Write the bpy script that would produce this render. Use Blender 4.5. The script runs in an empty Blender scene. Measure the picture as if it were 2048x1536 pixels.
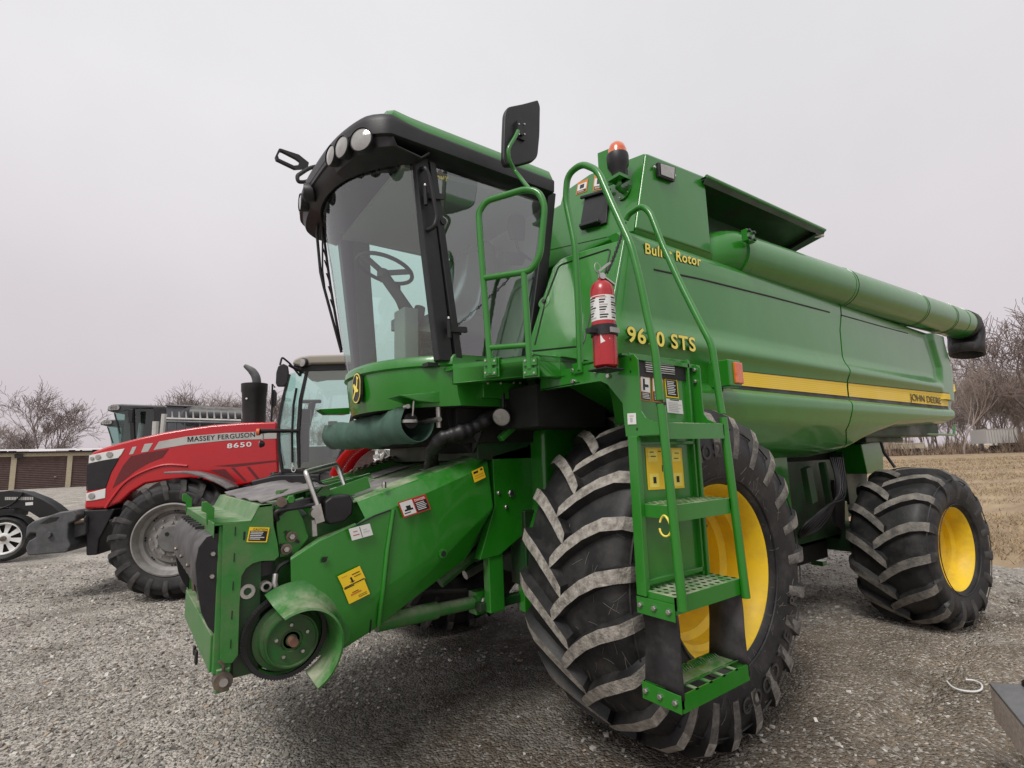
import bpy, math, random
import numpy as np
from mathutils import Vector, Matrix
random.seed(7); rng = np.random.default_rng(11)
sc = bpy.context.scene
col = sc.collection
PI = math.pi

# ------------------------------------------------------------------ camera
FPX, VX, VY, SL = 1050.0, 2450.0, 870.0, -0.030
_a = np.array([VX-1024, VY-768.0]); _k = VY+SL*(1024-VX)-768
_u = (-FPX*FPX-_a[1]*_k)/(_a[0]+_a[1]*SL); _b = np.array([_u, _k+SL*_u])
cX = np.array([_a[0], -_a[1], FPX]); cX /= np.linalg.norm(cX)
cY = np.array([_b[0], -_b[1], FPX]); cY /= np.linalg.norm(cY)
cZ = np.cross(cX, cY); cZ = -cZ if cZ[1] < 0 else cZ
CM = np.array([cX, cY, cZ])
CAM = np.array([-2.4758, -1.5492, 1.4686])

def ray(px, py): return CM @ np.array([(px-1024)/FPX, (768-py)/FPX, 1.0])
def U(px, py, a, v):
    """point of the place on the plane a = v seen at a spot measured in the photograph"""
    r = ray(px, py); i = 'xyz'.index(a)
    return CAM+r*(v-CAM[i])/r[i]
def UP(px, py, o, n):
    r = ray(px, py); return CAM+r*(np.dot(np.array(o)-CAM, n)/np.dot(r, n))

cd = bpy.data.cameras.new('camera'); cam = bpy.data.objects.new('camera', cd); col.objects.link(cam)
cd.sensor_width = 36; cd.lens = 36*FPX/2048; cd.clip_start = .05; cd.clip_end = 3000
R_, U_, F_ = CM[:, 0], CM[:, 1], CM[:, 2]
cam.matrix_world = Matrix([[R_[0], U_[0], -F_[0], CAM[0]], [R_[1], U_[1], -F_[1], CAM[1]], [R_[2], U_[2], -F_[2], CAM[2]], [0, 0, 0, 1]])
sc.camera = cam

# ------------------------------------------------------------------ sky and sun (overcast)
SUN_EL, SUN_AZ = math.radians(52), math.radians(205)
w = bpy.data.worlds.new('World'); sc.world = w; w.use_nodes = True
nt = w.node_tree; N = nt.nodes; L = nt.links; N.clear()
out = N.new('ShaderNodeOutputWorld'); bg = N.new('ShaderNodeBackground'); bg.inputs['Strength'].default_value = .1
sky = N.new('ShaderNodeTexSky'); sky.sky_type = 'NISHITA'; sky.sun_disc = False
sky.sun_elevation = SUN_EL; sky.sun_rotation = PI/2-SUN_AZ; sky.air_density = 1.0; sky.dust_density = 4
tc = N.new('ShaderNodeTexCoord'); sep = N.new('ShaderNodeSeparateXYZ'); L.new(tc.outputs['Generated'], sep.inputs[0])
rp = N.new('ShaderNodeValToRGB'); L.new(sep.outputs['Z'], rp.inputs[0])
e = rp.color_ramp.elements
e[0].position = 0.0; e[0].color = (.60, .535, .565, 1); e[1].position = 1.0; e[1].color = (.82, .81, .83, 1)
for p, c in ((.10, (.635, .575, .605)), (.3, (.71, .67, .69)), (.55, (.80, .785, .805))):
    x = e.new(p); x.color = (*c, 1)
nz = N.new('ShaderNodeTexNoise'); nz.inputs['Scale'].default_value = 1.6; nz.inputs['Detail'].default_value = 5; nz.inputs['Roughness'].default_value = .55; L.new(tc.outputs['Generated'], nz.inputs['Vector'])
mr = N.new('ShaderNodeMapRange'); mr.inputs['From Min'].default_value = .3; mr.inputs['From Max'].default_value = .7; mr.inputs['To Min'].default_value = 8.9; mr.inputs['To Max'].default_value = 10.0; L.new(nz.outputs['Fac'], mr.inputs['Value'])
vm = N.new('ShaderNodeVectorMath'); vm.operation = 'SCALE'; L.new(rp.outputs[0], vm.inputs[0]); L.new(mr.outputs[0], vm.inputs['Scale'])
mx = N.new('ShaderNodeMix'); mx.data_type = 'RGBA'; mx.inputs['Factor'].default_value = .96
L.new(sky.outputs[0], mx.inputs[6]); L.new(vm.outputs[0], mx.inputs[7]); L.new(mx.outputs[2], bg.inputs['Color']); L.new(bg.outputs[0], out.inputs[0])
sl = bpy.data.lights.new('sun', 'SUN'); sl.energy = 2.0; sl.angle = math.radians(20); sl.color = (1, .97, .93)
so = bpy.data.objects.new('sun', sl); col.objects.link(so)
sd = Vector((math.cos(SUN_EL)*math.cos(SUN_AZ), math.cos(SUN_EL)*math.sin(SUN_AZ), math.sin(SUN_EL)))
so.rotation_euler = (-sd).to_track_quat('-Z', 'Y').to_euler(); so.location = (-5, -5, 12)
sc.view_settings.view_transform = 'Standard'; sc.view_settings.look = 'None'; sc.view_settings.exposure = 0.12; sc.view_settings.gamma = 1
sc.cycles.max_bounces = 10; sc.cycles.transparent_max_bounces = 24; sc.cycles.use_denoising = True

# ------------------------------------------------------------------ materials
def mat(name, c, rough=.5, metal=0, c2=None, ns=6, amt=.5, bump=0, bs=60, coat=0, spec=.5, dust=0, dustc=(.32, .29, .24), emis=0, stretch=None, rot=0):
    m = bpy.data.materials.new(name); m.use_nodes = True; n = m.node_tree.nodes; l = m.node_tree.links
    b = n['Principled BSDF']; b.inputs['Base Color'].default_value = (*c, 1); b.inputs['Roughness'].default_value = rough
    b.inputs['Metallic'].default_value = metal; b.inputs['Specular IOR Level'].default_value = spec
    if coat: b.inputs['Coat Weight'].default_value = coat; b.inputs['Coat Roughness'].default_value = .07
    t = n.new('ShaderNodeTexCoord'); src = t.outputs['Object']
    if stretch:
        mp = n.new('ShaderNodeMapping'); mp.inputs['Scale'].default_value = stretch; mp.vector_type = 'TEXTURE' if False else 'POINT'; mp.inputs['Rotation'].default_value = (0, 0, rot); l.new(src, mp.inputs[0]); src = mp.outputs[0]
    last = None
    if c2:
        a = n.new('ShaderNodeTexNoise'); a.inputs['Scale'].default_value = ns; a.inputs['Detail'].default_value = 8; a.inputs['Roughness'].default_value = .65
        l.new(src, a.inputs[0]); r = n.new('ShaderNodeMapRange'); r.inputs['From Min'].default_value = amt-.13; r.inputs['From Max'].default_value = amt+.13; l.new(a.outputs[0], r.inputs[0])
        x = n.new('ShaderNodeMix'); x.data_type = 'RGBA'; l.new(r.outputs[0], x.inputs[0]); x.inputs[6].default_value = (*c, 1); x.inputs[7].default_value = (*c2, 1); last = x.outputs[2]
    if dust:   # dust lying on faces that look up, broken up by noise
        g = n.new('ShaderNodeNewGeometry'); s = n.new('ShaderNodeSeparateXYZ'); l.new(g.outputs['Normal'], s.inputs[0])
        a = n.new('ShaderNodeTexNoise'); a.inputs['Scale'].default_value = 7; a.inputs['Detail'].default_value = 9; a.inputs['Roughness'].default_value = .7; l.new(src, a.inputs[0])
        r = n.new('ShaderNodeMapRange'); r.inputs['From Min'].default_value = .05; r.inputs['From Max'].default_value = .8; r.inputs['To Min'].default_value = .10; l.new(s.outputs[2], r.inputs[0])
        r2 = n.new('ShaderNodeMapRange'); r2.inputs['From Min'].default_value = .38; r2.inputs['From Max'].default_value = .68; l.new(a.outputs[0], r2.inputs[0])
        k = n.new('ShaderNodeMath'); k.operation = 'MULTIPLY'; l.new(r.outputs[0], k.inputs[0]); l.new(r2.outputs[0], k.inputs[1])
        k2 = n.new('ShaderNodeMath'); k2.operation = 'MULTIPLY'; k2.inputs[1].default_value = dust; l.new(k.outputs[0], k2.inputs[0])
        x = n.new('ShaderNodeMix'); x.data_type = 'RGBA'; l.new(k2.outputs[0], x.inputs[0])
        if last: l.new(last, x.inputs[6])
        else: x.inputs[6].default_value = (*c, 1)
        x.inputs[7].default_value = (*dustc, 1); last = x.outputs[2]
        q = n.new('ShaderNodeMapRange'); q.inputs['To Min'].default_value = rough; q.inputs['To Max'].default_value = .85; l.new(k2.outputs[0], q.inputs[0]); l.new(q.outputs[0], b.inputs['Roughness'])
    elif rough < .6:
        a = n.new('ShaderNodeTexNoise'); a.inputs['Scale'].default_value = 3.5; a.inputs['Detail'].default_value = 7; l.new(src, a.inputs[0])
        q = n.new('ShaderNodeMapRange'); q.inputs['From Min'].default_value = .35; q.inputs['From Max'].default_value = .7; q.inputs['To Min'].default_value = rough*.8; q.inputs['To Max'].default_value = min(1, rough*1.35); l.new(a.outputs[0], q.inputs[0]); l.new(q.outputs[0], b.inputs['Roughness'])
    if last: l.new(last, b.inputs['Base Color'])
    if bump:
        a = n.new('ShaderNodeTexNoise'); a.inputs['Scale'].default_value = bs; a.inputs['Detail'].default_value = 5; l.new(src, a.inputs[0])
        bb = n.new('ShaderNodeBump'); bb.inputs['Strength'].default_value = bump; bb.inputs['Distance'].default_value = .01; l.new(a.outputs[0], bb.inputs['Height']); l.new(bb.outputs[0], b.inputs['Normal'])
    if emis: b.inputs['Emission Color'].default_value = (*c, 1); b.inputs['Emission Strength'].default_value = emis
    return m

G = mat('green_paint', (.012, .175, .006), .28, c2=(.022, .195, .017), ns=2.0, amt=.55, stretch=(2.2, 2.2, .9), coat=.5, dust=.4, dustc=(.14, .24, .12), bump=.012, bs=6)
GD = mat('dusty_green_paint', (.018, .175, .020), .40, c2=(.085, .16, .055), ns=9, amt=.58, coat=.1, dust=1.0, dustc=(.36, .38, .27), bump=.05, bs=60)
GDK = mat('dark_green_paint', (.006, .055, .010), .5, c2=(.02, .03, .014), ns=6, bump=.1)  # darker green, used on undersides, frame and recessed parts
YE = mat('yellow_paint', (.85, .57, .012), .5, c2=(.66, .43, .03), ns=6, amt=.57, dust=.45, dustc=(.5, .38, .12))
YD = mat('yellow_vinyl', (.86, .58, .02), .45); YL = mat('pale_yellow_vinyl', (.90, .74, .12), .45)
BK = mat('black_plastic', (.008, .0075, .009), .45, c2=(.013, .0125, .014), ns=14, bump=.05, bs=120, dust=.35, dustc=(.08, .075, .07))
BKV = mat('black_vinyl', (.01, .01, .01), .5)
RB = mat('tyre_rubber', (.009, .009, .0095), .58, c2=(.045, .042, .039), ns=7, amt=.6, bump=.12, bs=45, stretch=(1, 1, 1))
LUG = mat('worn_lug_rubber', (.15, .135, .118), .85, c2=(.40, .37, .325), ns=22, amt=.48, bump=.6, bs=90)
LUG2 = mat('muddy_lug_rubber', (.085, .08, .073), .8, c2=(.24, .22, .19), ns=11, amt=.52, bump=.6, bs=80)
LUG3 = mat('dark_lug_rubber', (.030, .029, .029), .7, c2=(.07, .065, .06), ns=9, amt=.55, bump=.3, bs=60)
MAT_ = mat('rubber_flap', (.016, .015, .016), .6, c2=(.075, .07, .07), ns=5, amt=.58, bump=.2, bs=30)
GREYR = mat('weathered_grey_rubber', (.13, .12, .12), .75, c2=(.26, .245, .24), ns=6, bump=.3, bs=40)
ST = mat('galvanised_steel', (.48, .47, .45), .38, 1, c2=(.62, .6, .57), ns=14)
STD = mat('greasy_steel', (.10, .085, .075), .45, .6, c2=(.22, .17, .13), ns=18)
RUST = mat('rusty_floor_steel', (.23, .10, .055), .8, c2=(.13, .07, .05), ns=9, bump=.3)
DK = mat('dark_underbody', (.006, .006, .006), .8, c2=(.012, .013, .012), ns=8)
LAMP = mat('lamp_lens', (.36, .35, .33), .15, c2=(.27, .265, .25), ns=30, coat=1.0)
AMB = mat('amber_lens', (.72, .19, .03), .3, coat=1, c2=(.62, .07, .01), ns=20)
WH = mat('white_vinyl', (.72, .72, .70), .5); OR_ = mat('orange_vinyl', (.62, .20, .03), .5); RDV = mat('red_vinyl', (.45, .03, .02), .5)
RED = mat('red_paint', (.52, .004, .010), .25, c2=(.47, .004, .010), ns=3, coat=.7, dust=.25, dustc=(.4, .12, .10))
REDX = mat('extinguisher_red', (.42, .010, .016), .3, c2=(.36, .01, .015), ns=8, coat=.4)
SIL = mat('silver_vinyl', (.50, .49, .46), .4, c2=(.42, .41, .39), ns=5)
GREY = mat('grey_cast_iron', (.055, .058, .060), .62, c2=(.09, .092, .095), ns=12, bump=.25, bs=80, dust=.7, dustc=(.25, .24, .23))
CHR = mat('grey_rim_paint', (.30, .29, .275), .5, c2=(.20, .185, .17), ns=8, amt=.5, bump=.05)
HUBG = mat('hub_grey', (.11, .11, .108), .5, c2=(.17, .165, .155), ns=10)
CANV = mat('green_canvas', (.035, .085, .060), .8, c2=(.06, .125, .092), ns=6, bump=.25, bs=18)
INT = mat('cab_trim', (.085, .082, .080), .7, c2=(.11, .105, .10), ns=5)
INL = mat('cab_light_trim', (.34, .32, .30), .7); SEAT = mat('seat_fabric', (.12, .11, .10), .85, bump=.2)
TAN = mat('cab_roof_tan', (.33, .30, .25), .5, dust=.3)
def glassm(name, tint, alpha, rough=.02):
    m = bpy.data.materials.new(name); m.use_nodes = True; n = m.node_tree.nodes; l = m.node_tree.links; n.clear()
    o = n.new('ShaderNodeOutputMaterial'); t = n.new('ShaderNodeBsdfTransparent'); t.inputs[0].default_value = (*tint, 1)
    g = n.new('ShaderNodeBsdfGlossy'); g.inputs['Roughness'].default_value = rough; g.inputs[0].default_value = (.95, .97, .97, 1)
    f = n.new('ShaderNodeFresnel'); gb = n.new('ShaderNodeNewGeometry'); mi_ = n.new('ShaderNodeMath'); mi_.operation = 'MULTIPLY_ADD'; mi_.inputs[1].default_value = -.8333; mi_.inputs[2].default_value = 1.5; l.new(gb.outputs['Backfacing'], mi_.inputs[0]); l.new(mi_.outputs[0], f.inputs[0]); a = n.new('ShaderNodeMath'); a.operation = 'MULTIPLY_ADD'; a.inputs[1].default_value = .6; a.inputs[2].default_value = alpha
    tcn = n.new('ShaderNodeTexCoord'); no = n.new('ShaderNodeTexNoise'); no.inputs['Scale'].default_value = 4; no.inputs['Detail'].default_value = 6; l.new(tcn.outputs['Object'], no.inputs[0])
    bmp = n.new('ShaderNodeBump'); bmp.inputs['Strength'].default_value = .03; bmp.inputs['Distance'].default_value = .02; l.new(no.outputs[0], bmp.inputs['Height']); l.new(bmp.outputs[0], g.inputs['Normal'])
    l.new(f.outputs[0], a.inputs[0]); x = n.new('ShaderNodeMixShader'); l.new(a.outputs[0], x.inputs[0]); l.new(t.outputs[0], x.inputs[1]); l.new(g.outputs[0], x.inputs[2]); l.new(x.outputs[0], o.inputs[0])
    return m
GL = glassm('cab_glass', (.77, .955, .90), .13)
GLS = glassm('door_glass', (.80, .94, .90), .17)
GLD = glassm('dark_cab_glass', (.55, .72, .68), .06)
FILM = glassm('plastic_film', (.80, .84, .82), .30, .35)
MIRR = mat('mirror_glass', (.7, .72, .72), .05, 1)

# ------------------------------------------------------------------ mesh helpers
def cnv(p): return (float(p[0]), float(p[1]), float(p[2]))
def frame_of(d):
    d = np.array(d, float); d /= np.linalg.norm(d)+1e-12
    h = np.array([0, 0, 1.]) if abs(d[2]) < .92 else np.array([1., 0, 0])
    s = np.cross(d, h); s /= np.linalg.norm(s); return s, np.cross(s, d)
class MB:
    def __init__(s): s.v = []; s.f = []; s.m = []; s.ms = []
    def mi(s, m):
        if m not in s.ms: s.ms.append(m)
        return s.ms.index(m)
    def add(s, vs, fs, m):
        o = len(s.v); s.v += [cnv(p) for p in vs]; k = s.mi(m)
        for f in fs: s.f.append([o+i for i in f]); s.m.append(k)
        return s
    def poly(s, pts, m): return s.add(pts, [list(range(len(pts)))], m)
    def prism(s, pts, vec, m):
        n = len(pts); vec = np.array(vec, float); q = [np.array(p, float) for p in pts]; b = [p+vec for p in q]
        nn = np.zeros(3)
        for i in range(n): nn += np.cross(q[i], q[(i+1) % n])
        fs = [list(range(n))[::-1], [n+i for i in range(n)]]+[[i, (i+1) % n, n+(i+1) % n, n+i] for i in range(n)]
        if np.dot(nn, vec) < 0: fs = [f[::-1] for f in fs]
        return s.add(q+b, fs, m)
    def box(s, c, d, m, rz=0, M=None):
        c = np.array(c, float); vs = []
        R = M if M is not None else np.array([[math.cos(rz), -math.sin(rz), 0], [math.sin(rz), math.cos(rz), 0], [0, 0, 1]])
        for x in (-.5, .5):
            for y in (-.5, .5):
                for z in (-.5, .5): vs.append(c+R@np.array([x*d[0], y*d[1], z*d[2]]))
        return s.add(vs, [[0, 1, 3, 2], [4, 6, 7, 5], [0, 4, 5, 1], [2, 3, 7, 6], [0, 2, 6, 4], [1, 5, 7, 3]], m)
    def span(s, a, b, m):
        a = np.array(a, float); b = np.array(b, float); return s.box((a+b)/2, abs(b-a), m)
    def bar(s, p, q, w, h, m, up=(0, 0, 1)):
        p = np.array(p, float); q = np.array(q, float); d = q-p; Ln = np.linalg.norm(d); d = d/Ln
        u = np.array(up, float); sd_ = np.cross(d, u)
        if np.linalg.norm(sd_) < 1e-4: sd_ = np.cross(d, (1, 0, 0))
        sd_ /= np.linalg.norm(sd_); uu = np.cross(sd_, d)
        return s.box((p+q)/2, (Ln, w, h), m, M=np.array([d, sd_, uu]).T)
    def tube(s, path, r, m, seg=10, closed=False, cap=True, soft=0):
        P = [np.array(p, float) for p in path]
        if soft: P = smooth(P, soft, closed)
        n = len(P); rr = r if hasattr(r, '__len__') else [r]*n
        if len(rr) != n: rr = list(np.interp(np.linspace(0, 1, n), np.linspace(0, 1, len(rr)), rr))
        vs = []; fs = []; sd_ = None
        for i in range(n):
            if closed: d = P[(i+1) % n]-P[i-1]
            else: d = P[min(i+1, n-1)]-P[max(i-1, 0)]
            d = d/(np.linalg.norm(d)+1e-12)
            if sd_ is None: sd_, uu = frame_of(d)
            else:
                sd_ = sd_-np.dot(sd_, d)*d; sd_ /= np.linalg.norm(sd_)+1e-12; uu = np.cross(sd_, d)
            for j in range(seg):
                a = 2*PI*j/seg; vs.append(P[i]+rr[i]*(math.cos(a)*sd_+math.sin(a)*uu))
        for i in range(n if closed else n-1):
            k = (i+1) % n
            for j in range(seg): fs.append([i*seg+j, i*seg+(j+1) % seg, k*seg+(j+1) % seg, k*seg+j])
        if cap and not closed: fs += [list(range(seg))[::-1], [(n-1)*seg+j for j in range(seg)]]
        return s.add(vs, [f[::-1] for f in fs], m)
    def lathe(s, prof, c, ax, m, seg=48, a0=0, a1=2*PI, ref=None):
        """prof: (distance along axis, radius)"""
        ax = np.array(ax, float); ax /= np.linalg.norm(ax); e1, e2 = frame_of(ax)
        if ref is not None:
            e1 = np.array(ref, float); e1 -= np.dot(e1, ax)*ax; e1 /= np.linalg.norm(e1); e2 = np.cross(ax, e1)
        full = abs(a1-a0-2*PI) < 1e-6; ns = seg if full else seg+1; vs = []; fs = []; n = len(prof)
        for j in range(ns):
            a = a0+(a1-a0)*j/seg; d = math.cos(a)*e1+math.sin(a)*e2
            for (t, r) in prof: vs.append(np.array(c)+ax*t+d*r)
        for j in range(seg):
            k = (j+1) % ns
            for i in range(n-1): fs.append([j*n+i, k*n+i, k*n+i+1, j*n+i+1])
        return s.add(vs, fs, m)
    def disc(s, c, ax, r, m, seg=32, t=.004):
        return s.lathe([(t, 0.0001), (t, r), (0, r), (0, 0.0001)], c, ax, m, seg)
    def bolt(s, c, ax, r=.012, m=None, t=.012): return s.lathe([(t, .0001), (t, r*.8), (t*.6, r), (0, r)], c, ax, m or ST, 6)
    def text(s, key, o, u, v, h, m, off=.0, n=None, w=None, center=True):
        vs, fs, bw, bh = TX[key]; u = np.array(u, float); v = np.array(v, float)
        u = u/np.linalg.norm(u); v = v/np.linalg.norm(v); nn = np.cross(u, v) if n is None else np.array(n, float)
        ky = h/bh; kx = ky if w is None else w/bw; o = np.array(o, float)+nn*off
        sh = np.array([bw*kx/2 if center else 0, bh*ky/2 if center else 0])
        return s.add([o+u*(a*kx-sh[0])+v*(b_*ky-sh[1]) for a, b_ in vs], fs, m)
    def build(s, name, parent=None, smooth=None, bevel=0, solid=0, sub=0, seg=2, off=-1, fix=True):
        me = bpy.data.meshes.new(name); me.from_pydata(s.v, [], s.f)
        for m in s.ms: me.materials.append(m)
        me.polygons.foreach_set('material_index', s.m); me.update()
        if fix and len(s.f) < 6000:
            import bmesh
            b = bmesh.new(); b.from_mesh(me); bmesh.ops.remove_doubles(b, verts=b.verts, dist=1e-5)
            if fix != 'keep': bmesh.ops.recalc_face_normals(b, faces=b.faces)
            b.to_mesh(me); b.free()
        if smooth is not None:
            me.polygons.foreach_set('use_smooth', [True]*len(me.polygons)); me.set_sharp_from_angle(angle=math.radians(smooth))
        o = bpy.data.objects.new(name, me); col.objects.link(o)
        if solid: md = o.modifiers.new('solid', 'SOLIDIFY'); md.thickness = solid; md.offset = off
        if bevel:
            md = o.modifiers.new('bevel', 'BEVEL'); md.width = bevel; md.segments = seg; md.limit_method = 'ANGLE'; md.angle_limit = math.radians(28); md.harden_normals = False
            if smooth is None:
                me.polygons.foreach_set('use_smooth', [True]*len(me.polygons)); me.set_sharp_from_angle(angle=math.radians(180))
                wn = o.modifiers.new('wn', 'WEIGHTED_NORMAL'); wn.keep_sharp = True
        if sub: md = o.modifiers.new('sub', 'SUBSURF'); md.levels = sub; md.render_levels = sub
        if parent is not None:
            o.parent = parent
            if parent in ROOTS: o.matrix_parent_inverse = ROOTS[parent].inverted()
        return o
ROOTS = {}
def smooth(P, n, closed=False):
    P = [np.array(p, float) for p in P]; out_ = []; m = len(P)
    if closed: idx = [(P[i-1], P[i], P[(i+1) % m], P[(i+2) % m]) for i in range(m)]
    else: idx = [(P[max(i-1, 0)], P[i], P[i+1], P[min(i+2, m-1)]) for i in range(m-1)]
    for a, b, c, d in idx:
        for k in range(n):
            t = k/n; out_.append(.5*((2*b)+(-a+c)*t+(2*a-5*b+4*c-d)*t*t+(-a+3*b-3*c+d)*t**3))
    if not closed: out_.append(P[-1])
    return out_
def corner(P, r=.06, n=5):
    """round the corners of a bent pipe"""
    P = [np.array(p, float) for p in P]; o = [P[0]]
    for i in range(1, len(P)-1):
        a = P[i-1]-P[i]; b = P[i+1]-P[i]; ra = min(r, np.linalg.norm(a)*.45, np.linalg.norm(b)*.45)
        s_ = P[i]+a/np.linalg.norm(a)*ra; e_ = P[i]+b/np.linalg.norm(b)*ra
        for k in range(n+1): t = k/n; o.append((1-t)**2*s_+2*t*(1-t)*P[i]+t*t*e_)
    return o+[P[-1]]
def tag(o, label=None, cat=None, group=None, kind=None):
    if label: o['label'] = label
    if cat: o['category'] = cat
    if group: o['group'] = group
    if kind: o['kind'] = kind
    return o
def root(name, loc, label, cat, group=None, rz=0):
    o = bpy.data.objects.new(name, None); o.empty_display_size = .2; col.objects.link(o); o.location = cnv(loc); o.rotation_euler = (0, 0, rz)
    ROOTS[o] = Matrix.Translation(cnv(loc)) @ Matrix.Rotation(rz, 4, 'Z'); return tag(o, label, cat, group)
def sub(name, mb, parent, label=None, **k):
    o = mb.build(name, parent, **k)
    if label: o['label'] = label
    return o
def copy_tree(o, parent=None):
    c = o.copy(); col.objects.link(c)
    if parent is not None: c.parent = parent
    for ch in list(o.children): copy_tree(ch, c)
    return c

# ------------------------------------------------------------------ lettering (turned into meshes once, first)
TX = {}
def mktext(key, body, bold=0.0, shear=0.0, space=1.0):
    cu = bpy.data.curves.new('lettering', 'FONT'); cu.body = body; cu.size = 1; cu.offset = bold; cu.shear = shear; cu.space_character = space; cu.resolution_u = 4
    o = bpy.data.objects.new('lettering', cu); col.objects.link(o); bpy.context.view_layer.update()
    dg = bpy.context.evaluated_depsgraph_get(); me = bpy.data.meshes.new_from_object(o.evaluated_get(dg))
    vs = np.array([v.co[:2] for v in me.vertices]); mn = vs.min(0); sz = vs.max(0)-mn
    TX[key] = ([tuple(v-mn) for v in vs], [list(p.vertices) for p in me.polygons], sz[0], sz[1])
    bpy.data.objects.remove(o); bpy.data.meshes.remove(me); bpy.data.curves.remove(cu)
for k, b_, bo, sh, sp in (('9670', '9670 STS', .022, 0, 1.12), ('9670o', '9670 STS', .045, 0, 1.12), ('bullet', 'Bullet Rotor', .020, .1, 1.1), ('bulleto', 'Bullet Rotor', .045, .1, 1.1),
    ('jd', 'JOHN DEERE', .006, 0, 1.0), ('jdo', 'JOHN DEERE', .03, 0, 1.0), ('mf', 'ASSEY FERGUSON', .018, 0, 1.1), ('8650', '8650', .02, 0, 1.15),
    ('caution', 'CAUTION', .02, 0, 1.1), ('danger', 'DANGER', .02, 0, 1.1), ('ready', 'READY', .01, .2, 1.1),
    ('fire', 'FIRE', .03, 0, 1)): mktext(k, b_, bo, sh, sp)
for ch in 'GODYEAR': mktext(ch, ch, .02)
_v, _f, _w, _h = TX['mf']; _k = _h/.7
_M = [(0, 0), (.14, 0), (.14, .7), (0, .7), (.62, 0), (.76, 0), (.76, .7), (.62, .7), (.20, .7), (.44, 0), (.32, 0), (.14, .52), (.56, .7), (.62, .52)]
TX['mf'] = ([(a*_k, b*_k) for a, b in _M]+[(a+.84*_k, b) for a, b in _v], [[0, 1, 2, 3], [4, 5, 6, 7], [3, 11, 10, 9, 8], [8, 9, 12][:0] or [12, 7, 13, 9, 10]]+[[i+14 for i in q] for q in _f], _w+.84*_k, _h)

def sign(name, parent, pts, base, items, texts=(), label=None, plane=None, off=.003, n=None):
    """a sticker: pts = top-left, top-right, bottom-left corners; items = (u0,v0,u1,v1,material) with v down"""
    tl, tr, bl = [np.array(p, float) for p in pts]; u = tr-tl; v = bl-tl
    nn = np.cross(v, u); nn /= np.linalg.norm(nn)
    if np.dot(nn, CAM-tl) < 0: nn = -nn
    mb = MB(); q = lambda a, b, o: tl+u*a+v*b+nn*o
    mb.prism([q(0, 0, 0), q(1, 0, 0), q(1, 1, 0), q(0, 1, 0)], nn*off, base)
    for k, (a, b, c, d, m) in enumerate(items):
        o = off+.0006+k*.00015; mb.poly([q(a, b, o), q(c, b, o), q(c, d, o), q(a, d, o)], m)
    for key, a, b, h, wd, m in texts: mb.text(key, q(a, b, off+.004), u, -v, h*np.linalg.norm(v), m, w=wd*np.linalg.norm(u), n=nn)
    return sub(name, mb, parent, label, fix='keep')
def lines(u0, v0, u1, v1, n, m, seed=1):
    r = random.Random(seed); o = []
    for i in range(n):
        a = v0+(v1-v0)*i/n; o.append((u0, a, u0+(u1-u0)*r.uniform(.7, 1), a+(v1-v0)/n*.42, m))
    return o

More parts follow.
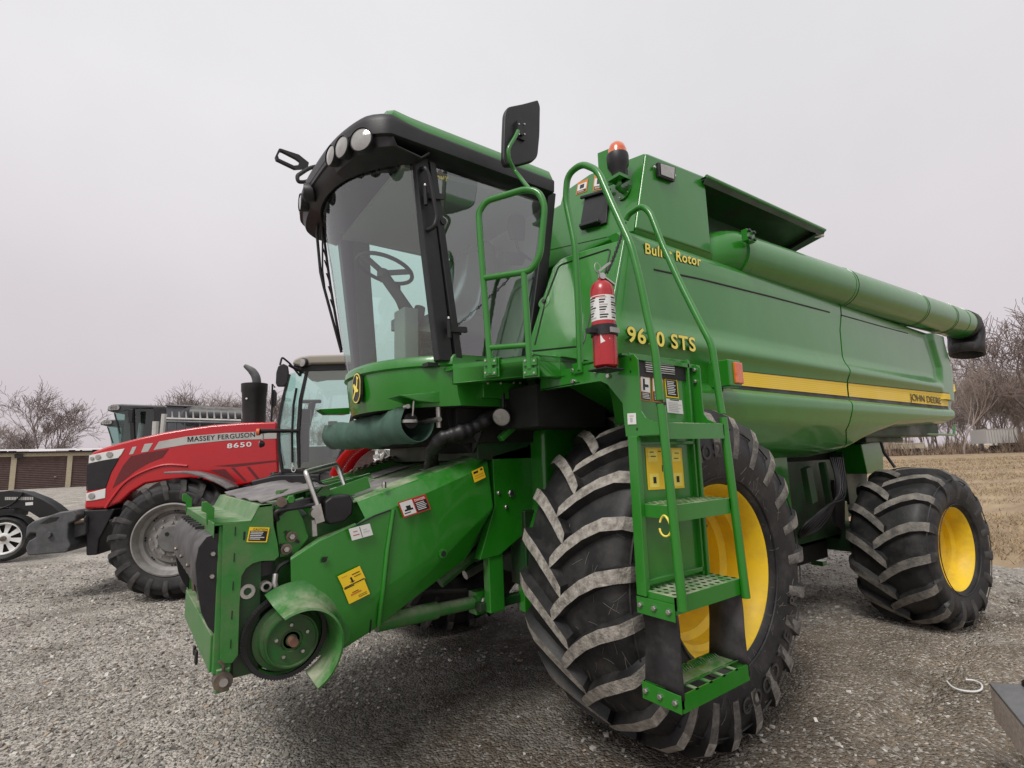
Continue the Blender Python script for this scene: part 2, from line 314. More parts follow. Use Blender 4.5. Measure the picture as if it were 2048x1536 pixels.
# ------------------------------------------------------------------ wheels
def lug_tyre(mb, c, R, prof, lugs, lugh, lugw, side, rise, mats, axis=np.array([0, 1., 0]), fwd=np.array([1., 0, 0]), flat=None, phase=0.0, W=None, seg=112, seed=3, far=True):
    """prof: list (y, r) carcass from the near bead over the crown to the far bead; lugs run in a V"""
    up = np.array([0, 0, 1.]); c = np.array(c, float); r_ = random.Random(seed)
    P = np.array(smooth([np.array([a, b, 0]) for a, b in prof], 3))[:, :2]
    def pt(phi, y, rad): return c+axis*y+(fwd*math.cos(phi)+up*math.sin(phi))*rad
    vs = []; n = len(P)
    for j in range(seg):
        a = 2*PI*j/seg
        for (y, r) in P: vs.append(pt(a, y, r))
    fs = [[j*n+i, ((j+1) % seg)*n+i, ((j+1) % seg)*n+i+1, j*n+i+1] for j in range(seg) for i in range(n-1)]
    mb.add(vs, fs, mats[0])
    # arc-length position along the profile on each side of the crown
    yc = W/2
    seglen = np.r_[0, np.cumsum(np.linalg.norm(np.diff(P, axis=0), axis=1))]
    ic = int(np.argmin(abs(P[:, 0]-yc)+(P[:, 1] < R*.8)*9)); sc_ = seglen[ic]
    nrm = np.gradient(P, axis=0); nrm = np.c_[-nrm[:, 1], nrm[:, 0]]; nrm /= np.linalg.norm(nrm, axis=1)[:, None]
    if nrm[ic, 1] < 0: nrm = -nrm
    half = W/2
    for sgn in ((-1, 1) if far else (-1,)):
        for k in range(lugs):
            ph0 = 2*PI*(k+(.5 if sgn > 0 else 0)+phase)/lugs
            T = [0, .08, .25, .45, .65, .82, .93, 1.0, 1.12, 1.3]
            rows = []
            jit = r_.uniform(.93, 1.05)
            for t in T:
                s_ = sc_+sgn*(-.04+t*(half+.10))*1.0
                y = np.interp(s_, seglen, P[:, 0]); r = np.interp(s_, seglen, P[:, 1]); nv = np.array([np.interp(s_, seglen, nrm[:, 0]), np.interp(s_, seglen, nrm[:, 1])])
                hh = lugh*float(np.interp(t, [0, .65, .82, .93, 1.0, 1.12, 1.3], [1, 1, .86, .62, .42, .16, .03])); ww = lugw*(1.0 if t < .9 else 1.15)*(1 if t > .05 else .8)*jit
                dphi = rise*(1-(1-min(t, 1.0))**1.7)/R+(.02*(t-1) if t > 1 else 0)
                # side-dependent circumferential rise; base wider than the top
                ph = ph0+side*dphi
                row = []
                for (dw, dh) in ((-.72, -.004), (-.5, hh), (.5, hh), (.72, -.004)):
                    # width is laid across the path: mostly circumferential
                    row.append(pt(ph+dw*ww/R, y+nv[0]*dh, r+nv[1]*dh))
                rows.append(row)
            v = [p for row in rows for p in row]; m_ = len(T); f = []; top = []; shd = []
            for i in range(m_-1):
                a = i*4; b = a+4
                f.append([a, a+1, b+1, b]); f.append([a+2, a+3, b+3, b+2])
                (top if T[i+1] <= .95 else shd).append([a+1, a+2, b+2, b+1])
            f.append([0, 3, 2, 1])
            o = len(mb.v); mb.add(v, [], mats[0])
            for q, mm in ((f, mats[0]), (top, mats[1]), (shd, mats[2])):
                kk = mb.mi(mm)
                for ff in q: mb.f.append([o+i for i in ff]); mb.m.append(kk)
    return mb

# ------------------------------------------------------------------ GROUND
def gravel_mat():
    m = bpy.data.materials.new('gravel_ground'); m.use_nodes = True; n = m.node_tree.nodes; l = m.node_tree.links; b = n['Principled BSDF']
    t = n.new('ShaderNodeTexCoord'); o = t.outputs['Object']
    def noise(s, d=6, r=.6):
        a = n.new('ShaderNodeTexNoise'); a.inputs['Scale'].default_value = s; a.inputs['Detail'].default_value = d; a.inputs['Roughness'].default_value = r; l.new(o, a.inputs[0]); return a.outputs[0]
    def ramp(src, pts):
        r = n.new('ShaderNodeValToRGB'); l.new(src, r.inputs[0]); e = r.color_ramp.elements
        e[0].position, e[0].color = pts[0][0], (*pts[0][1], 1); e[1].position, e[1].color = pts[-1][0], (*pts[-1][1], 1)
        for p, c in pts[1:-1]: x = e.new(p); x.color = (*c, 1)
        return r.outputs[0]
    def mixc(f, a, bb):
        x = n.new('ShaderNodeMix'); x.data_type = 'RGBA'; l.new(f, x.inputs[0]) if hasattr(f, 'links') else None
        if not hasattr(f, 'links'): x.inputs[0].default_value = f
        l.new(a, x.inputs[6]); l.new(bb, x.inputs[7]); return x.outputs[2]
    v = n.new('ShaderNodeTexVoronoi'); v.inputs['Scale'].default_value = 72; l.new(o, v.inputs[0])
    v2 = n.new('ShaderNodeTexVoronoi'); v2.inputs['Scale'].default_value = 34; l.new(o, v2.inputs[0])
    sp = n.new('ShaderNodeSeparateXYZ'); l.new(v.outputs['Color'], sp.inputs[0]); sp2 = n.new('ShaderNodeSeparateXYZ'); l.new(v2.outputs['Color'], sp2.inputs[0])
    stone = ramp(sp.outputs[0], [(0, (.20, .188, .167)), (.35, (.38, .355, .32)), (.7, (.55, .52, .475)), (1, (.72, .69, .64))])
    stone2 = ramp(sp2.outputs[0], [(0, (.24, .225, .20)), (.5, (.44, .415, .375)), (1, (.64, .61, .56))])
    st = mixc(noise(9), stone, stone2)
    dirt = ramp(noise(30, 9, .75), [(.28, (.15, .124, .096)), (.72, (.34, .285, .225))])
    # where soil shows between the stones: a band round the machine, broken by noise
    sx = n.new('ShaderNodeSeparateXYZ'); l.new(o, sx.inputs[0])
    pos = n.new('ShaderNodeVectorMath'); pos.operation = 'DISTANCE'; l.new(o, pos.inputs[0]); pos.inputs[1].default_value = (1.3, -.9, 0)
    mp = n.new('ShaderNodeMapRange'); mp.inputs['From Min'].default_value = .6; mp.inputs['From Max'].default_value = 5.5; mp.inputs['To Min'].default_value = .36; mp.inputs['To Max'].default_value = -.14; l.new(pos.outputs['Value'], mp.inputs[0])
    big = noise(.8, 5, .6); sm = noise(5.5, 6, .7)
    a1 = n.new('ShaderNodeMath'); a1.operation = 'ADD'; l.new(big, a1.inputs[0]); l.new(mp.outputs[0], a1.inputs[1])
    a2 = n.new('ShaderNodeMath'); a2.operation = 'MULTIPLY_ADD'; l.new(sm, a2.inputs[0]); a2.inputs[1].default_value = .7; l.new(a1.outputs[0], a2.inputs[2])
    dm = n.new('ShaderNodeMapRange'); dm.inputs['From Min'].default_value = .88; dm.inputs['From Max'].default_value = 1.06; l.new(a2.outputs[0], dm.inputs[0])
    cov = n.new('ShaderNodeMapRange'); cov.inputs['From Min'].default_value = .74; cov.inputs['From Max'].default_value = .86; cov.inputs['To Min'].default_value = 1; cov.inputs['To Max'].default_value = .0; l.new(sp.outputs[1], cov.inputs[0])
    dd = n.new('ShaderNodeMath'); dd.operation = 'MULTIPLY'; l.new(dm.outputs[0], dd.inputs[0]); l.new(cov.outputs[0], dd.inputs[1])
    c1 = mixc(dd.outputs[0], st, dirt)
    fine = ramp(noise(1.3, 8, .72), [(.36, (.60, .575, .54)), (.60, (1.12, 1.1, 1.07))])
    mu = n.new('ShaderNodeMix'); mu.data_type = 'RGBA'; mu.blend_type = 'MULTIPLY'; mu.inputs[0].default_value = 1; l.new(c1, mu.inputs[6]); l.new(fine, mu.inputs[7])
    dp = n.new('ShaderNodeVectorMath'); dp.operation = 'DISTANCE'; l.new(o, dp.inputs[0]); dp.inputs[1].default_value = (-.1, 1.35, 0)  # damp soil plus shade under the machine, painted into the ground colour
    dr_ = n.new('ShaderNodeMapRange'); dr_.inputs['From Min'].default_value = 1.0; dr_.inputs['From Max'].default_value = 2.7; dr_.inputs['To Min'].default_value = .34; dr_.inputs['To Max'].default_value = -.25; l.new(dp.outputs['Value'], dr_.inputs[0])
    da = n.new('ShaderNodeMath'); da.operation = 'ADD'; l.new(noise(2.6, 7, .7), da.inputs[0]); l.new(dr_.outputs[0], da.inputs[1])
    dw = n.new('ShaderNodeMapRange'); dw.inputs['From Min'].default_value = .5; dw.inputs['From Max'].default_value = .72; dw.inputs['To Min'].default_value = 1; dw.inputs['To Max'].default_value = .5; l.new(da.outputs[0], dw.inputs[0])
    wet_shade = n.new('ShaderNodeVectorMath'); wet_shade.operation = 'SCALE'; l.new(mu.outputs[2], wet_shade.inputs[0]); l.new(dw.outputs[0], wet_shade.inputs['Scale'])
    l.new(wet_shade.outputs[0], b.inputs['Base Color']); b.inputs['Roughness'].default_value = .9; b.inputs['Specular IOR Level'].default_value = .3
    h = n.new('ShaderNodeMath'); h.operation = 'ADD'; l.new(v.outputs['Distance'], h.inputs[0]); l.new(v2.outputs['Distance'], h.inputs[1])
    bp = n.new('ShaderNodeBump'); bp.invert = True; bp.inputs['Strength'].default_value = .9; bp.inputs['Distance'].default_value = .02; l.new(h.outputs[0], bp.inputs['Height']); l.new(bp.outputs[0], b.inputs['Normal'])
    return m
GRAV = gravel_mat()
def hills(x, y):
    h = .012*np.sin(x*2.1+.6*y)*np.cos(y*1.7-.4*x)+.009*np.sin(x*5.3+1.7)*np.sin(y*4.7+x)
    h += .014*np.sin(x*.9+2)*np.sin(y*.8)
    # wheel ruts trailing past the machine on its near side
    for yy in (-.35, -.75, -1.3, -1.75): h -= .042*np.exp(-((y-yy-.22*np.sin(x*.5+yy))/.11)**2)*np.clip(x-.2, 0, 1)*(1+.7*np.sin(x*17+abs(y+.55)*10))
    return h
def terrain(x, y):
    r = np.hypot(x+1, y+0.5); return hills(x, y)*np.clip(1.6-r/9, 0, 1)-.016
s_ = np.sinh(np.linspace(-1, 1, 361)*7.2)/math.sinh(7.2)*900
X, Y = np.meshgrid(s_*1.0+.2, s_+.2, indexing='ij'); Z = terrain(X, Y)
nx = len(s_); vv = np.c_[X.ravel(), Y.ravel(), Z.ravel()]
ii = np.arange(nx*nx).reshape(nx, nx); ff = np.stack([ii[:-1, :-1], ii[1:, :-1], ii[1:, 1:], ii[:-1, 1:]], -1).reshape(-1, 4)
def npmesh(name, v, f, mats, mi=None, smooth_=False):
    me = bpy.data.meshes.new(name); nv, nf, k = len(v), len(f), f.shape[1]
    me.vertices.add(nv); me.vertices.foreach_set('co', np.asarray(v, np.float32).ravel())
    me.loops.add(nf*k); me.loops.foreach_set('vertex_index', np.asarray(f, np.int32).ravel())
    me.polygons.add(nf); me.polygons.foreach_set('loop_start', np.arange(nf, dtype=np.int32)*k)
    try: me.polygons.foreach_set('loop_total', np.full(nf, k, np.int32))
    except Exception: pass
    for m in mats: me.materials.append(m)
    if mi is not None: me.polygons.foreach_set('material_index', np.asarray(mi, np.int32))
    me.polygons.foreach_set('use_smooth', np.full(nf, smooth_)); me.update(calc_edges=True); me.validate()
    o = bpy.data.objects.new(name, me); col.objects.link(o); return o
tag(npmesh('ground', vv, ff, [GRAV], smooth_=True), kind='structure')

# dead grass field beyond the yard on the right
def edge_noise(t): return .35*math.sin(t*1.3)+.22*math.sin(t*3.7+1)+.12*math.sin(t*9.1)
fa = np.array([5.9, -.35]); fb = np.array([14, 9.5]); near = []
for i in range(60):
    t = i/59; p = np.array([4.6, -4.0])*(1-t)+np.array([16, 12.0])*t
    p = np.array([np.interp(t, [0, .35, 1], [2.5, 6.2, 19]), np.interp(t, [0, .35, 1], [-3.6, .2, 15])]); e_ = edge_noise(t*22)*.6
    near.append((p[0]+e_, p[1]-e_*.4))
RZ = math.radians(36)
GRS = mat('dead_grass_soil', (.38, .285, .17), .95, c2=(.23, .16, .10), ns=2.2, amt=.5, bump=.8, bs=14, stretch=(.16, 1.0, 1), rot=RZ)
g_ = MB(); far_ = [(p[0]*1+500*(.5+.5*(1-i/59)), p[1]+220*(i/59)-120*(1-i/59)) for i, p in enumerate(near)]
for i in range(59):
    for k in range(6):
        t0, t1 = (k/6)**3, ((k+1)/6)**3
        q = lambda a, t: (lambda x, y: (x, y, float(terrain(x, y))+(.022 if t > 0 else -.004)))(near[a][0]*(1-t)+far_[a][0]*t, near[a][1]*(1-t)+far_[a][1]*t)
        g_.add([q(i, t0), q(i+1, t0), q(i+1, t1), q(i, t1)], [[0, 1, 2, 3]], GRS)
tag(g_.build('grass_field'), kind='structure')

# ================================================================== COMBINE HARVESTER
YC = 1.6
cb = root('combine_harvester', (1.5, YC, 0), 'green combine harvester with a glass cab and big lugged tyres, header taken off', 'combine harvester')
yrow = np.array([(1.30, .50), (1.38, .46), (1.42, .40), (1.5, .335), (1.65, .258), (1.76, .232), (1.815, .232), (1.835, .242), (1.85, .272), (1.97, .270), (2.03, .254), (2.075, .234), (2.09, .233), (2.11, .238), (2.17, .272), (2.22, .286), (2.6, .290), (2.68, .300), (2.71, .318), (2.725, .345)])
_zg = np.arange(1.15, 2.90, .002); _yg = np.interp(_zg, yrow[:, 0], yrow[:, 1]); _kn = np.exp(-.5*(np.arange(-24, 25)*.002/.011)**2); _kn /= _kn.sum(); _yg = np.convolve(np.pad(_yg, 24, 'edge'), _kn, 'valid')
def yprof(z): return float(np.interp(z, _zg, _yg))
def S(px, py, off=0.0):
    y = .28
    for _ in range(8): p = U(px, py, 'y', y); y = yprof(p[2])
    return np.array([p[0], y-off, p[2]])
zt = 2.725
fr = [S(*p) for p in ((1256, 474), (1243, 540), (1230, 620), (1218, 700), (1246, 765), (1262, 860))]
re_ = [S(*p) for p in ((1868, 662), (1884, 690), (1900, 742), (1908, 800), (1911, 843))]
sm_ = [S(*p) for p in ((1672, 596), (1680, 660), (1690, 725), (1694, 790), (1692, 860), (1686, 905))]
bt = [S(*p) for p in ((1560, 916), (1640, 913), (1690, 903), (1722, 886), (1760, 868), (1800, 854), (1860, 849), (1911, 845))]
def ez(e): 
    e = sorted(e, key=lambda p: p[2]); return lambda z: float(np.interp(z, [p[2] for p in e], [p[0] for p in e]))
xF, xR, xS = ez(fr), ez(re_), ez(sm_)
bx = np.array([(-2, 1.42)]+[(p[0], p[2]) for p in bt])
def zb(x): return float(np.interp(x, bx[:, 0], bx[:, 1]))
zlev = sorted(set(list(yrow[:, 0])+list(np.linspace(1.3, 2.7, 36))))
def yb(x, z):
    y = yprof(z)
    if 1.95 < z < 2.70:      # raised rim round the recessed rear field
        k = min(1, max(0, (x-xR(z)+.55)/.10)); k = k*k*(3-2*k); y = y*(1-k)+.243*k
    k = min(1, max(0, (x-xR(z)+.10)/.10)); y += .05*k*k     # rounded rear edge
    k = min(1, max(0, (xF(z)+.08-x)/.08)); y += .045*k*k
    k = max(0, 1-(z-zb(x))/.07); y += .10*k*k
    return y
def body_panel(xa, xb, n):
    mb = MB(); rows = []
    for i in range(n+1):
        u = i/n; r = []
        for j in range(131):
            t = j/130
            xm = xa(2.0)*(1-u)+xb(2.0)*u
            x0 = xm; z0 = zb(x0)
            for _ in range(3): z = z0+(zt-z0)*t; x0 = xa(z)*(1-u)+xb(z)*u; z0 = zb(x0)
            z = z0+(zt-z0)*t; x = xa(z)*(1-u)+xb(z)*u
            r.append((x, yb(x, z), z))
        rows.append(r)
    vs = [p for r in rows for p in r]; m = 131
    # fold inward along all edges so the sheet has depth
    mb.add(vs, [[i*m+j, (i+1)*m+j, (i+1)*m+j+1, i*m+j+1] for i in range(n) for j in range(m-1)], G)
    inn = lambda p: (p[0], p[1]+.07, p[2])
    for seq in ([r[0] for r in rows], [r[-1] for r in rows], rows[0], rows[-1]):
        k = len(seq); mb.add(list(seq)+[inn(p) for p in seq], [[i, i+1, k+i+1, k+i] for i in range(k-1)], G)
    return mb
pf = body_panel(xF, lambda z: xS(z)-.012, 90).build('side_panel', cb, smooth=50)
pr = body_panel(lambda z: xS(z)+.012, xR, 90).build('side_panel', cb, smooth=50)
# yellow stripe with fine lines and black edge, following the sheet
def strip(par, x0, x1, zfa, zfb, m, off, name, nseg=40, parts=None):
    mb = MB()
    for (fa_, fb_, mm, o) in parts or [(0, 1, m, off)]:
        for i in range(nseg):
            xa_, xb_ = x0+(x1-x0)*i/nseg, x0+(x1-x0)*(i+1)/nseg; nf_ = max(1, int(math.ceil((fb_-fa_)*34)))
            for k in range(nf_):
                g0, g1 = fa_+(fb_-fa_)*k/nf_, fa_+(fb_-fa_)*(k+1)/nf_; q = []
                for x, f in ((xa_, g0), (xb_, g0), (xb_, g1), (xa_, g1)):
                    z = zfa(x)*(1-f)+zfb(x)*f; q.append((x, yb(x, z)-o, z))
                mb.poly(q, mm)
    return sub(name, mb, par, fix='keep')
sA, sB, sC, sD = S(1447, 740), S(1893, 788), S(1447, 768), S(1895, 813)
ztop = lambda x: float(np.interp(x, [sA[0], sB[0]], [sA[2], sB[2]])); zbot = lambda x: float(np.interp(x, [sC[0], sD[0]], [sC[2], sD[2]]))
prts = [(-.07, 1.26, BKV, .0035), (0, 1, YD, .0075)]+[((k+.62)/7, (k+.86)/7, YL, .0095) for k in range(7)]
xs1 = xS((ztop(2.2)+zbot(2.2))/2)
strip(pf, sA[0]-.01, xs1-.015, ztop, zbot, None, 0, 'stripe', 40, prts)
strip(pr, xs1+.015, sD[0], ztop, zbot, None, 0, 'stripe', 40, prts)
def groove(par, pts, r=.006):
    P = [S(*p) for p in pts]; P = [np.array([p[0], yb(p[0], p[2])-.001, p[2]]) for p in P]; Q = []
    for a, b in zip(P[:-1], P[1:]):
        for k in range(12): x = a+(b-a)*k/12; Q.append(np.array([x[0], yb(x[0], x[2])-.0005, x[2]]))
    sub('panel_groove', MB().tube(Q, r, BKV, 6), par)
groove(pf, ((1308, 539), (1400, 558), (1540, 593), (1668, 627))); groove(pr, ((1682, 630), (1760, 652), (1820, 668)), .005)
def ontop(key, par, pL, pR, h, mats_, name, offs=(.004, .0055)):
    a, b = S(*pL), S(*pR); u = b-a; w_ = np.linalg.norm(u); c = (a+b)/2; mb = MB(); u[1] = 0
    u /= np.linalg.norm(u); n = np.array([0, -1., 0]); v = np.array([-u[2], 0, u[0]])
    keys = (key+'o', key)
    for kk, mm, o in zip(keys, mats_, offs):
        hh = h*(TX[kk][3]/TX[key][3]); ww = w_*(TX[kk][2]/TX[key][2]); mb.text(kk, c, u, v, hh, mm, off=o, n=n, w=ww)
    sub(name, mb, par, fix='keep')
ontop('9670', pf, (1253, 668), (1389, 690), .088, (BKV, YL), 'model_number', (.004, .0065))
ontop('bullet', pf, (1288, 497), (1399, 524), .066, (BKV, YL), 'badge', (.006, .0085))
ontop('jd', pr, (1817, 796), (1879, 804), .092, (YL, BKV), 'wordmark', (.012, .0145))

# ---- front service face behind the cab
c0, c1 = fr[0], S(1212, 722); nrm = None
pA = np.array([c0[0]+.0, c0[1]+.02, c0[2]]); pB = np.array([c1[0], c1[1]+.02, c1[2]]); pC = U(1104, 520, 'x', c0[0]-.12)
nn = np.cross(pB-pA, pC-pA); nn /= np.linalg.norm(nn); nn = -nn if nn[0] > 0 else nn
F = lambda px, py, off=0.: UP(px, py, pA, nn)+nn*off
fm = MB(); fo = [pA, F(1180, 496), F(1122, 516), F(1104, 535), F(1080, 610), F(1052, 700), F(1050, 760), F(1190, 760), pB]
fm.prism(fo, -nn*.5, G)
fp = fm.build('service_door', cb, bevel=.012)
gm = MB().tube(corner([F(1070, 690, .002), F(1092, 600, .002), F(1118, 531, .002), F(1222, 497, .002), F(1211, 545, .002), F(1178, 640, .002), F(1166, 692, .002), F(1066, 702, .002)], .03), .0045, BKV, 6); sub('door_seal', gm, fp)
lm = MB().disc(F(1089, 604), nn, .042, G, t=.003); lm.disc(F(1089, 604, .003), nn, .014, BK, t=.012); sub('door_latch', lm, fp, bevel=.001)

# ---- grain tank
zt2 = 3.40
tf = U(1298, 303, 'y', .37); tb_ = U(1274, 458, 'y', .37); xk = .66
def TS(px, py, y=.37): return U(px, py, 'y', y)
tm = MB(); A0 = TS(1293, 304); A1 = TS(1272, 458); A2 = TS(1425, 508); A3 = TS(1411, 352)
tm.prism([A0, A1, A2, A3], (0, 2.46, 0), G)
n_t = np.cross(A1-A0, (0, 1., 0)); n_t /= np.linalg.norm(n_t); n_t = -n_t if n_t[0] > 0 else n_t
tank = tm.build('grain_tank', cb, bevel=.02)
# sloped front corner piece of the tank in front of the side box
TF = lambda px, py, off=0.: UP(px, py, A0, n_t)+n_t*off
cm = MB(); cm.poly([TF(1290, 308, .004), TF(1240, 327, .004), TF(1180, 350, .004), TF(1128, 386, .004), TF(1100, 500, .004), TF(1268, 462, .004)], G)
sub('front_plate', cm, tank)
cm = MB(); b0, b1, b2 = A1+np.array([.0, 0, 0]), TF(1100, 502), A2
low = lambda p, dx, dy: np.array([p[0]+dx, p[1]+dy, 2.66])
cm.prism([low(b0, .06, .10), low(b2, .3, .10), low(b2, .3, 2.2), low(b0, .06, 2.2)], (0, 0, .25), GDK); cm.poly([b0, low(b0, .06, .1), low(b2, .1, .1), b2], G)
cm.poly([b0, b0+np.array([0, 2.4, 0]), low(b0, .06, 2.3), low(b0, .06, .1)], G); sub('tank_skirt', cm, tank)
def hatch():
    m = MB(); m.prism([TF(1173, 398, .002), TF(1222, 384, .002), TF(1216, 448, .002), TF(1206, 452, .002), TF(1163, 460, .002)], n_t*.018, BK)
    m.prism([TF(1168, 455, .02), TF(1206, 444, .02), TF(1206, 450, .02), TF(1168, 461, .02)], n_t*.03, BK); m.bar(TF(1168, 400, .03), TF(1226, 384, .03), .02, .02, BK); return m
sub('access_hatch', hatch(), tank, bevel=.004)
def tanksign(tl, tr, bl, l_):
    return sign('warning_label', tank, (TF(*tl, .005), TF(*tr, .005), TF(*bl, .005)), OR_, [(.08, .22, .92, .72, WH), (.08, .76, .92, .94, BKV), (.3, .3, .7, .62, BKV)]+lines(.15, .8, .85, .92, 2, WH, 3), off=.002)
tanksign((1157, 366), (1178, 358), (1153, 391), 0); tanksign((1190, 352), (1213, 347), (1187, 383), 0)
wl = MB(); q = [TS(1311, 327, .366), TS(1346, 337, .366), TS(1344, 366, .366), TS(1313, 355, .366)]
wl.prism(q, (0, -.022, 0), BK); qi = [np.array(q_)*.0+((p-sum(q)/4)*.80+sum(q)/4+np.array([0, -.023, 0])) for p, q_ in zip(q, q)]; wl.prism(qi, (0, -.006, 0), LAMP)
for p in ((1308, 335), (1348, 352)): wl.bolt(TS(*p, .36), (0, -1, 0), .012)
sub('work_light', wl, tank, bevel=.003)
# hinged tank extension folded along the side, its underside seen from below
ex = MB(); e0 = U(1413, 356, 'y', .33); e1 = U(1650, 463, 'y', .33); e2 = U(1581, 500, 'y', .62); e3 = np.array([e0[0], .62, e2[2]-.02])
e1[2] = max(e1[2], e0[2]); 
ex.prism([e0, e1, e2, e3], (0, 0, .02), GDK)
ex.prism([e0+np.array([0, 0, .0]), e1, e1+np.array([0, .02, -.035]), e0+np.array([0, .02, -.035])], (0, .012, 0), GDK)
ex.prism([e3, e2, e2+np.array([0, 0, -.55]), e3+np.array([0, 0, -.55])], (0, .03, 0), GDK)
ex.prism([e0, e1, np.array([e1[0]-.02, 1.6, e1[2]+.12]), np.array([e0[0], 1.6, e1[2]+.12])], (0, 0, .012), G)
ex.tube([e0+np.array([0, 0, .012]), e1+np.array([0, 0, .012])], .014, G, 8)
sub('tank_extension', ex, tank)
br = MB(); br.prism([e1+np.array([-.02, .02, -.02]), e1+np.array([-.14, .02, -.02]), e2+np.array([-.10, 0, -.01]), e2+np.array([0, 0, -.01])], (0, 0, -.03), BK)
br.tube([e1+np.array([-.10, .05, -.05]), e1+np.array([-.04, .0, -.05])], .012, ST, 6); sub('hinge_bracket', br, tank)

# ---- unloading auger folded along the side
a0 = U(1454, 512, 'y', .42); a1 = U(1925, 650, 'y', .22); ad = (a1-a0); aL = np.linalg.norm(ad); ad /= aL; AR = .178
am = MB(); prof = [(-.0, AR)]
for f in (.28, .29, .62, .63, .80, .81, .93): prof += [(aL*f, AR)]
am.lathe([(0, .01), (0, AR), (aL, AR), (aL, .01)], a0, ad, G, 40)
au = am.build('unloading_auger', cb, smooth=40)
for f in (.33, .66, .835, .925): jm = MB(); jm.lathe([(-.010, AR), (-.008, AR+.004), (.008, AR+.004), (.010, AR)], a0+ad*aL*f, ad, G, 40); sub('tube_joint', jm, au, smooth=40)
for f in (.335, .665, .84): jm = MB(); jm.lathe([(-.004, AR), (0, AR+.0035), (.004, AR)], a0+ad*(aL*f+.012), ad, BKV, 40); sub('joint_gap', jm, au)
el = MB(); el.tube([a0+ad*.12, a0-ad*.02+np.array([0, .05, 0]), a0-ad*.2+np.array([0, .22, -.05]), a0-ad*.25+np.array([0, .5, -.15])], [AR*1.03, AR*1.05, AR*1.08, AR*1.1], G, 32, soft=5)
el.box(a0+np.array([-.06, -.20, .06]), (.10, .04, .08), G)
for dx in (-.09, -.03):
    for dz in (.035, .085): el.bolt(a0+np.array([dx, -.225, dz]), (0, -1, 0), .014, BK)
sub('auger_elbow', el, au, smooth=40)
sh = MB(); P0 = a1-ad*.02; s0, u0 = np.array([0, 1., 0]), np.cross(ad, (0, 1., 0)); u0 = u0 if u0[2] > 0 else -u0
rows = []
for t, (dx, dz, sx, sz) in enumerate([(0.0, 0, 1.05, 1.05), (.12, -.01, 1.06, 1.06), (.26, -.07, 1.04, 1.06), (.33, -.2, 1.0, 1.0)]):
    pass
ring = 20
def ringpts(c, ax1, ax2, a, b): return [c+ax1*a*math.cos(2*PI*j/ring)+ax2*b*math.sin(2*PI*j/ring) for j in range(ring)]
xu = np.array([1., 0, 0]); zu = np.array([0, 0, 1.])
R1 = ringpts(P0-ad*.10, s0, u0, AR*1.04, AR*1.04); R2 = ringpts(P0+ad*.05, s0, u0*.95+ad*.15, AR*1.06, AR*1.06)
R3 = ringpts(P0+ad*.10+zu*-.10, s0, u0*.75+ad*.8, AR*1.05, AR*1.12); R4 = ringpts(P0+ad*.04-zu*.27, s0, u0*-.12+ad*1.0, AR*.98, AR*1.25); R5 = ringpts(P0+ad*.03-zu*.38, s0, u0*-.12+ad*1.0, AR*.95, AR*1.32)
vs = R1+R2+R3+R4+R5; sh.add(vs, [[k*ring+j, k*ring+(j+1) % ring, (k+1)*ring+(j+1) % ring, (k+1)*ring+j] for k in range(4) for j in range(ring)], MAT_)
sub('rubber_spout', sh, au, smooth=50, solid=.012)

# ---- body core, frame and dark machinery under the sheets
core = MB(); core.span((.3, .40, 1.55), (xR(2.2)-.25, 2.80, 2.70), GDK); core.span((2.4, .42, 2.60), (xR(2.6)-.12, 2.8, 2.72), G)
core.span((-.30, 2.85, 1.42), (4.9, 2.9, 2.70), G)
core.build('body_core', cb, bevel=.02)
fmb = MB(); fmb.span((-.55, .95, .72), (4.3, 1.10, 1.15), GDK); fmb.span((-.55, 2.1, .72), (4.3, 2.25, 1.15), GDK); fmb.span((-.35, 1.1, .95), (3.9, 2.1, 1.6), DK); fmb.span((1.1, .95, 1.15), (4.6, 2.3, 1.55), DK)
fmb.build('main_frame', cb, bevel=.01)
ax = MB(); ax.span((-.20, .62, .66), (.22, 2.6, 1.02), GDK); ax.lathe([(0, .05), (0, .26), (.18, .26), (.22, .17), (.4, .17)], (0, .60, .84), (0, 1, 0), GDK, 28)
ax.lathe([(0, .05), (0, .26), (.18, .26), (.22, .17), (.4, .17)], (0, 2.6, .84), (0, -1, 0), GDK, 28); ax.build('front_axle', cb, smooth=35)
# big green side housing ahead of the tyre
hs = MB()
H = lambda px, py, y=.86: U(px, py, 'y', y)
hs.prism([H(1085, 862), H(1092, 1010), H(1072, 1080), H(1128, 1085), H(1300, 1000), H(1300, 800), H(1120, 800)], (0, .35, 0), G)
hs.build('drive_housing', cb, bevel=.03)
hs = MB(); hs.prism([U(*p, 'y', .98) for p in ((985, 912), (1052, 893), (1086, 868), (1092, 1010), (1072, 1085), (1046, 1070), (1000, 1110), (960, 1120), (990, 1010))], (0, .06, 0), G)
for p in ((997, 986), (1022, 987), (1012, 1014), (1060, 1045)): hs.bolt(U(*p, 'y', .98), (0, -1, 0), .014 if p[0] != 1022 else .024)
sp_ = hs.build('side_plate', cb, bevel=.006)
hs = MB(); 
for px_, w_ in ((985, .10), (1046, .05)): 
    p = U(px_, 1090, 'y', 1.02); q = U(px_+5, 1222, 'y', 1.02); hs.bar(p, q, .06, w_, G)
hs.bar(U(955, 1215, 'y', 1.06), U(1050, 1190, 'y', 1.06), .06, .05, GDK); hs.build('support_leg', cb, bevel=.006)
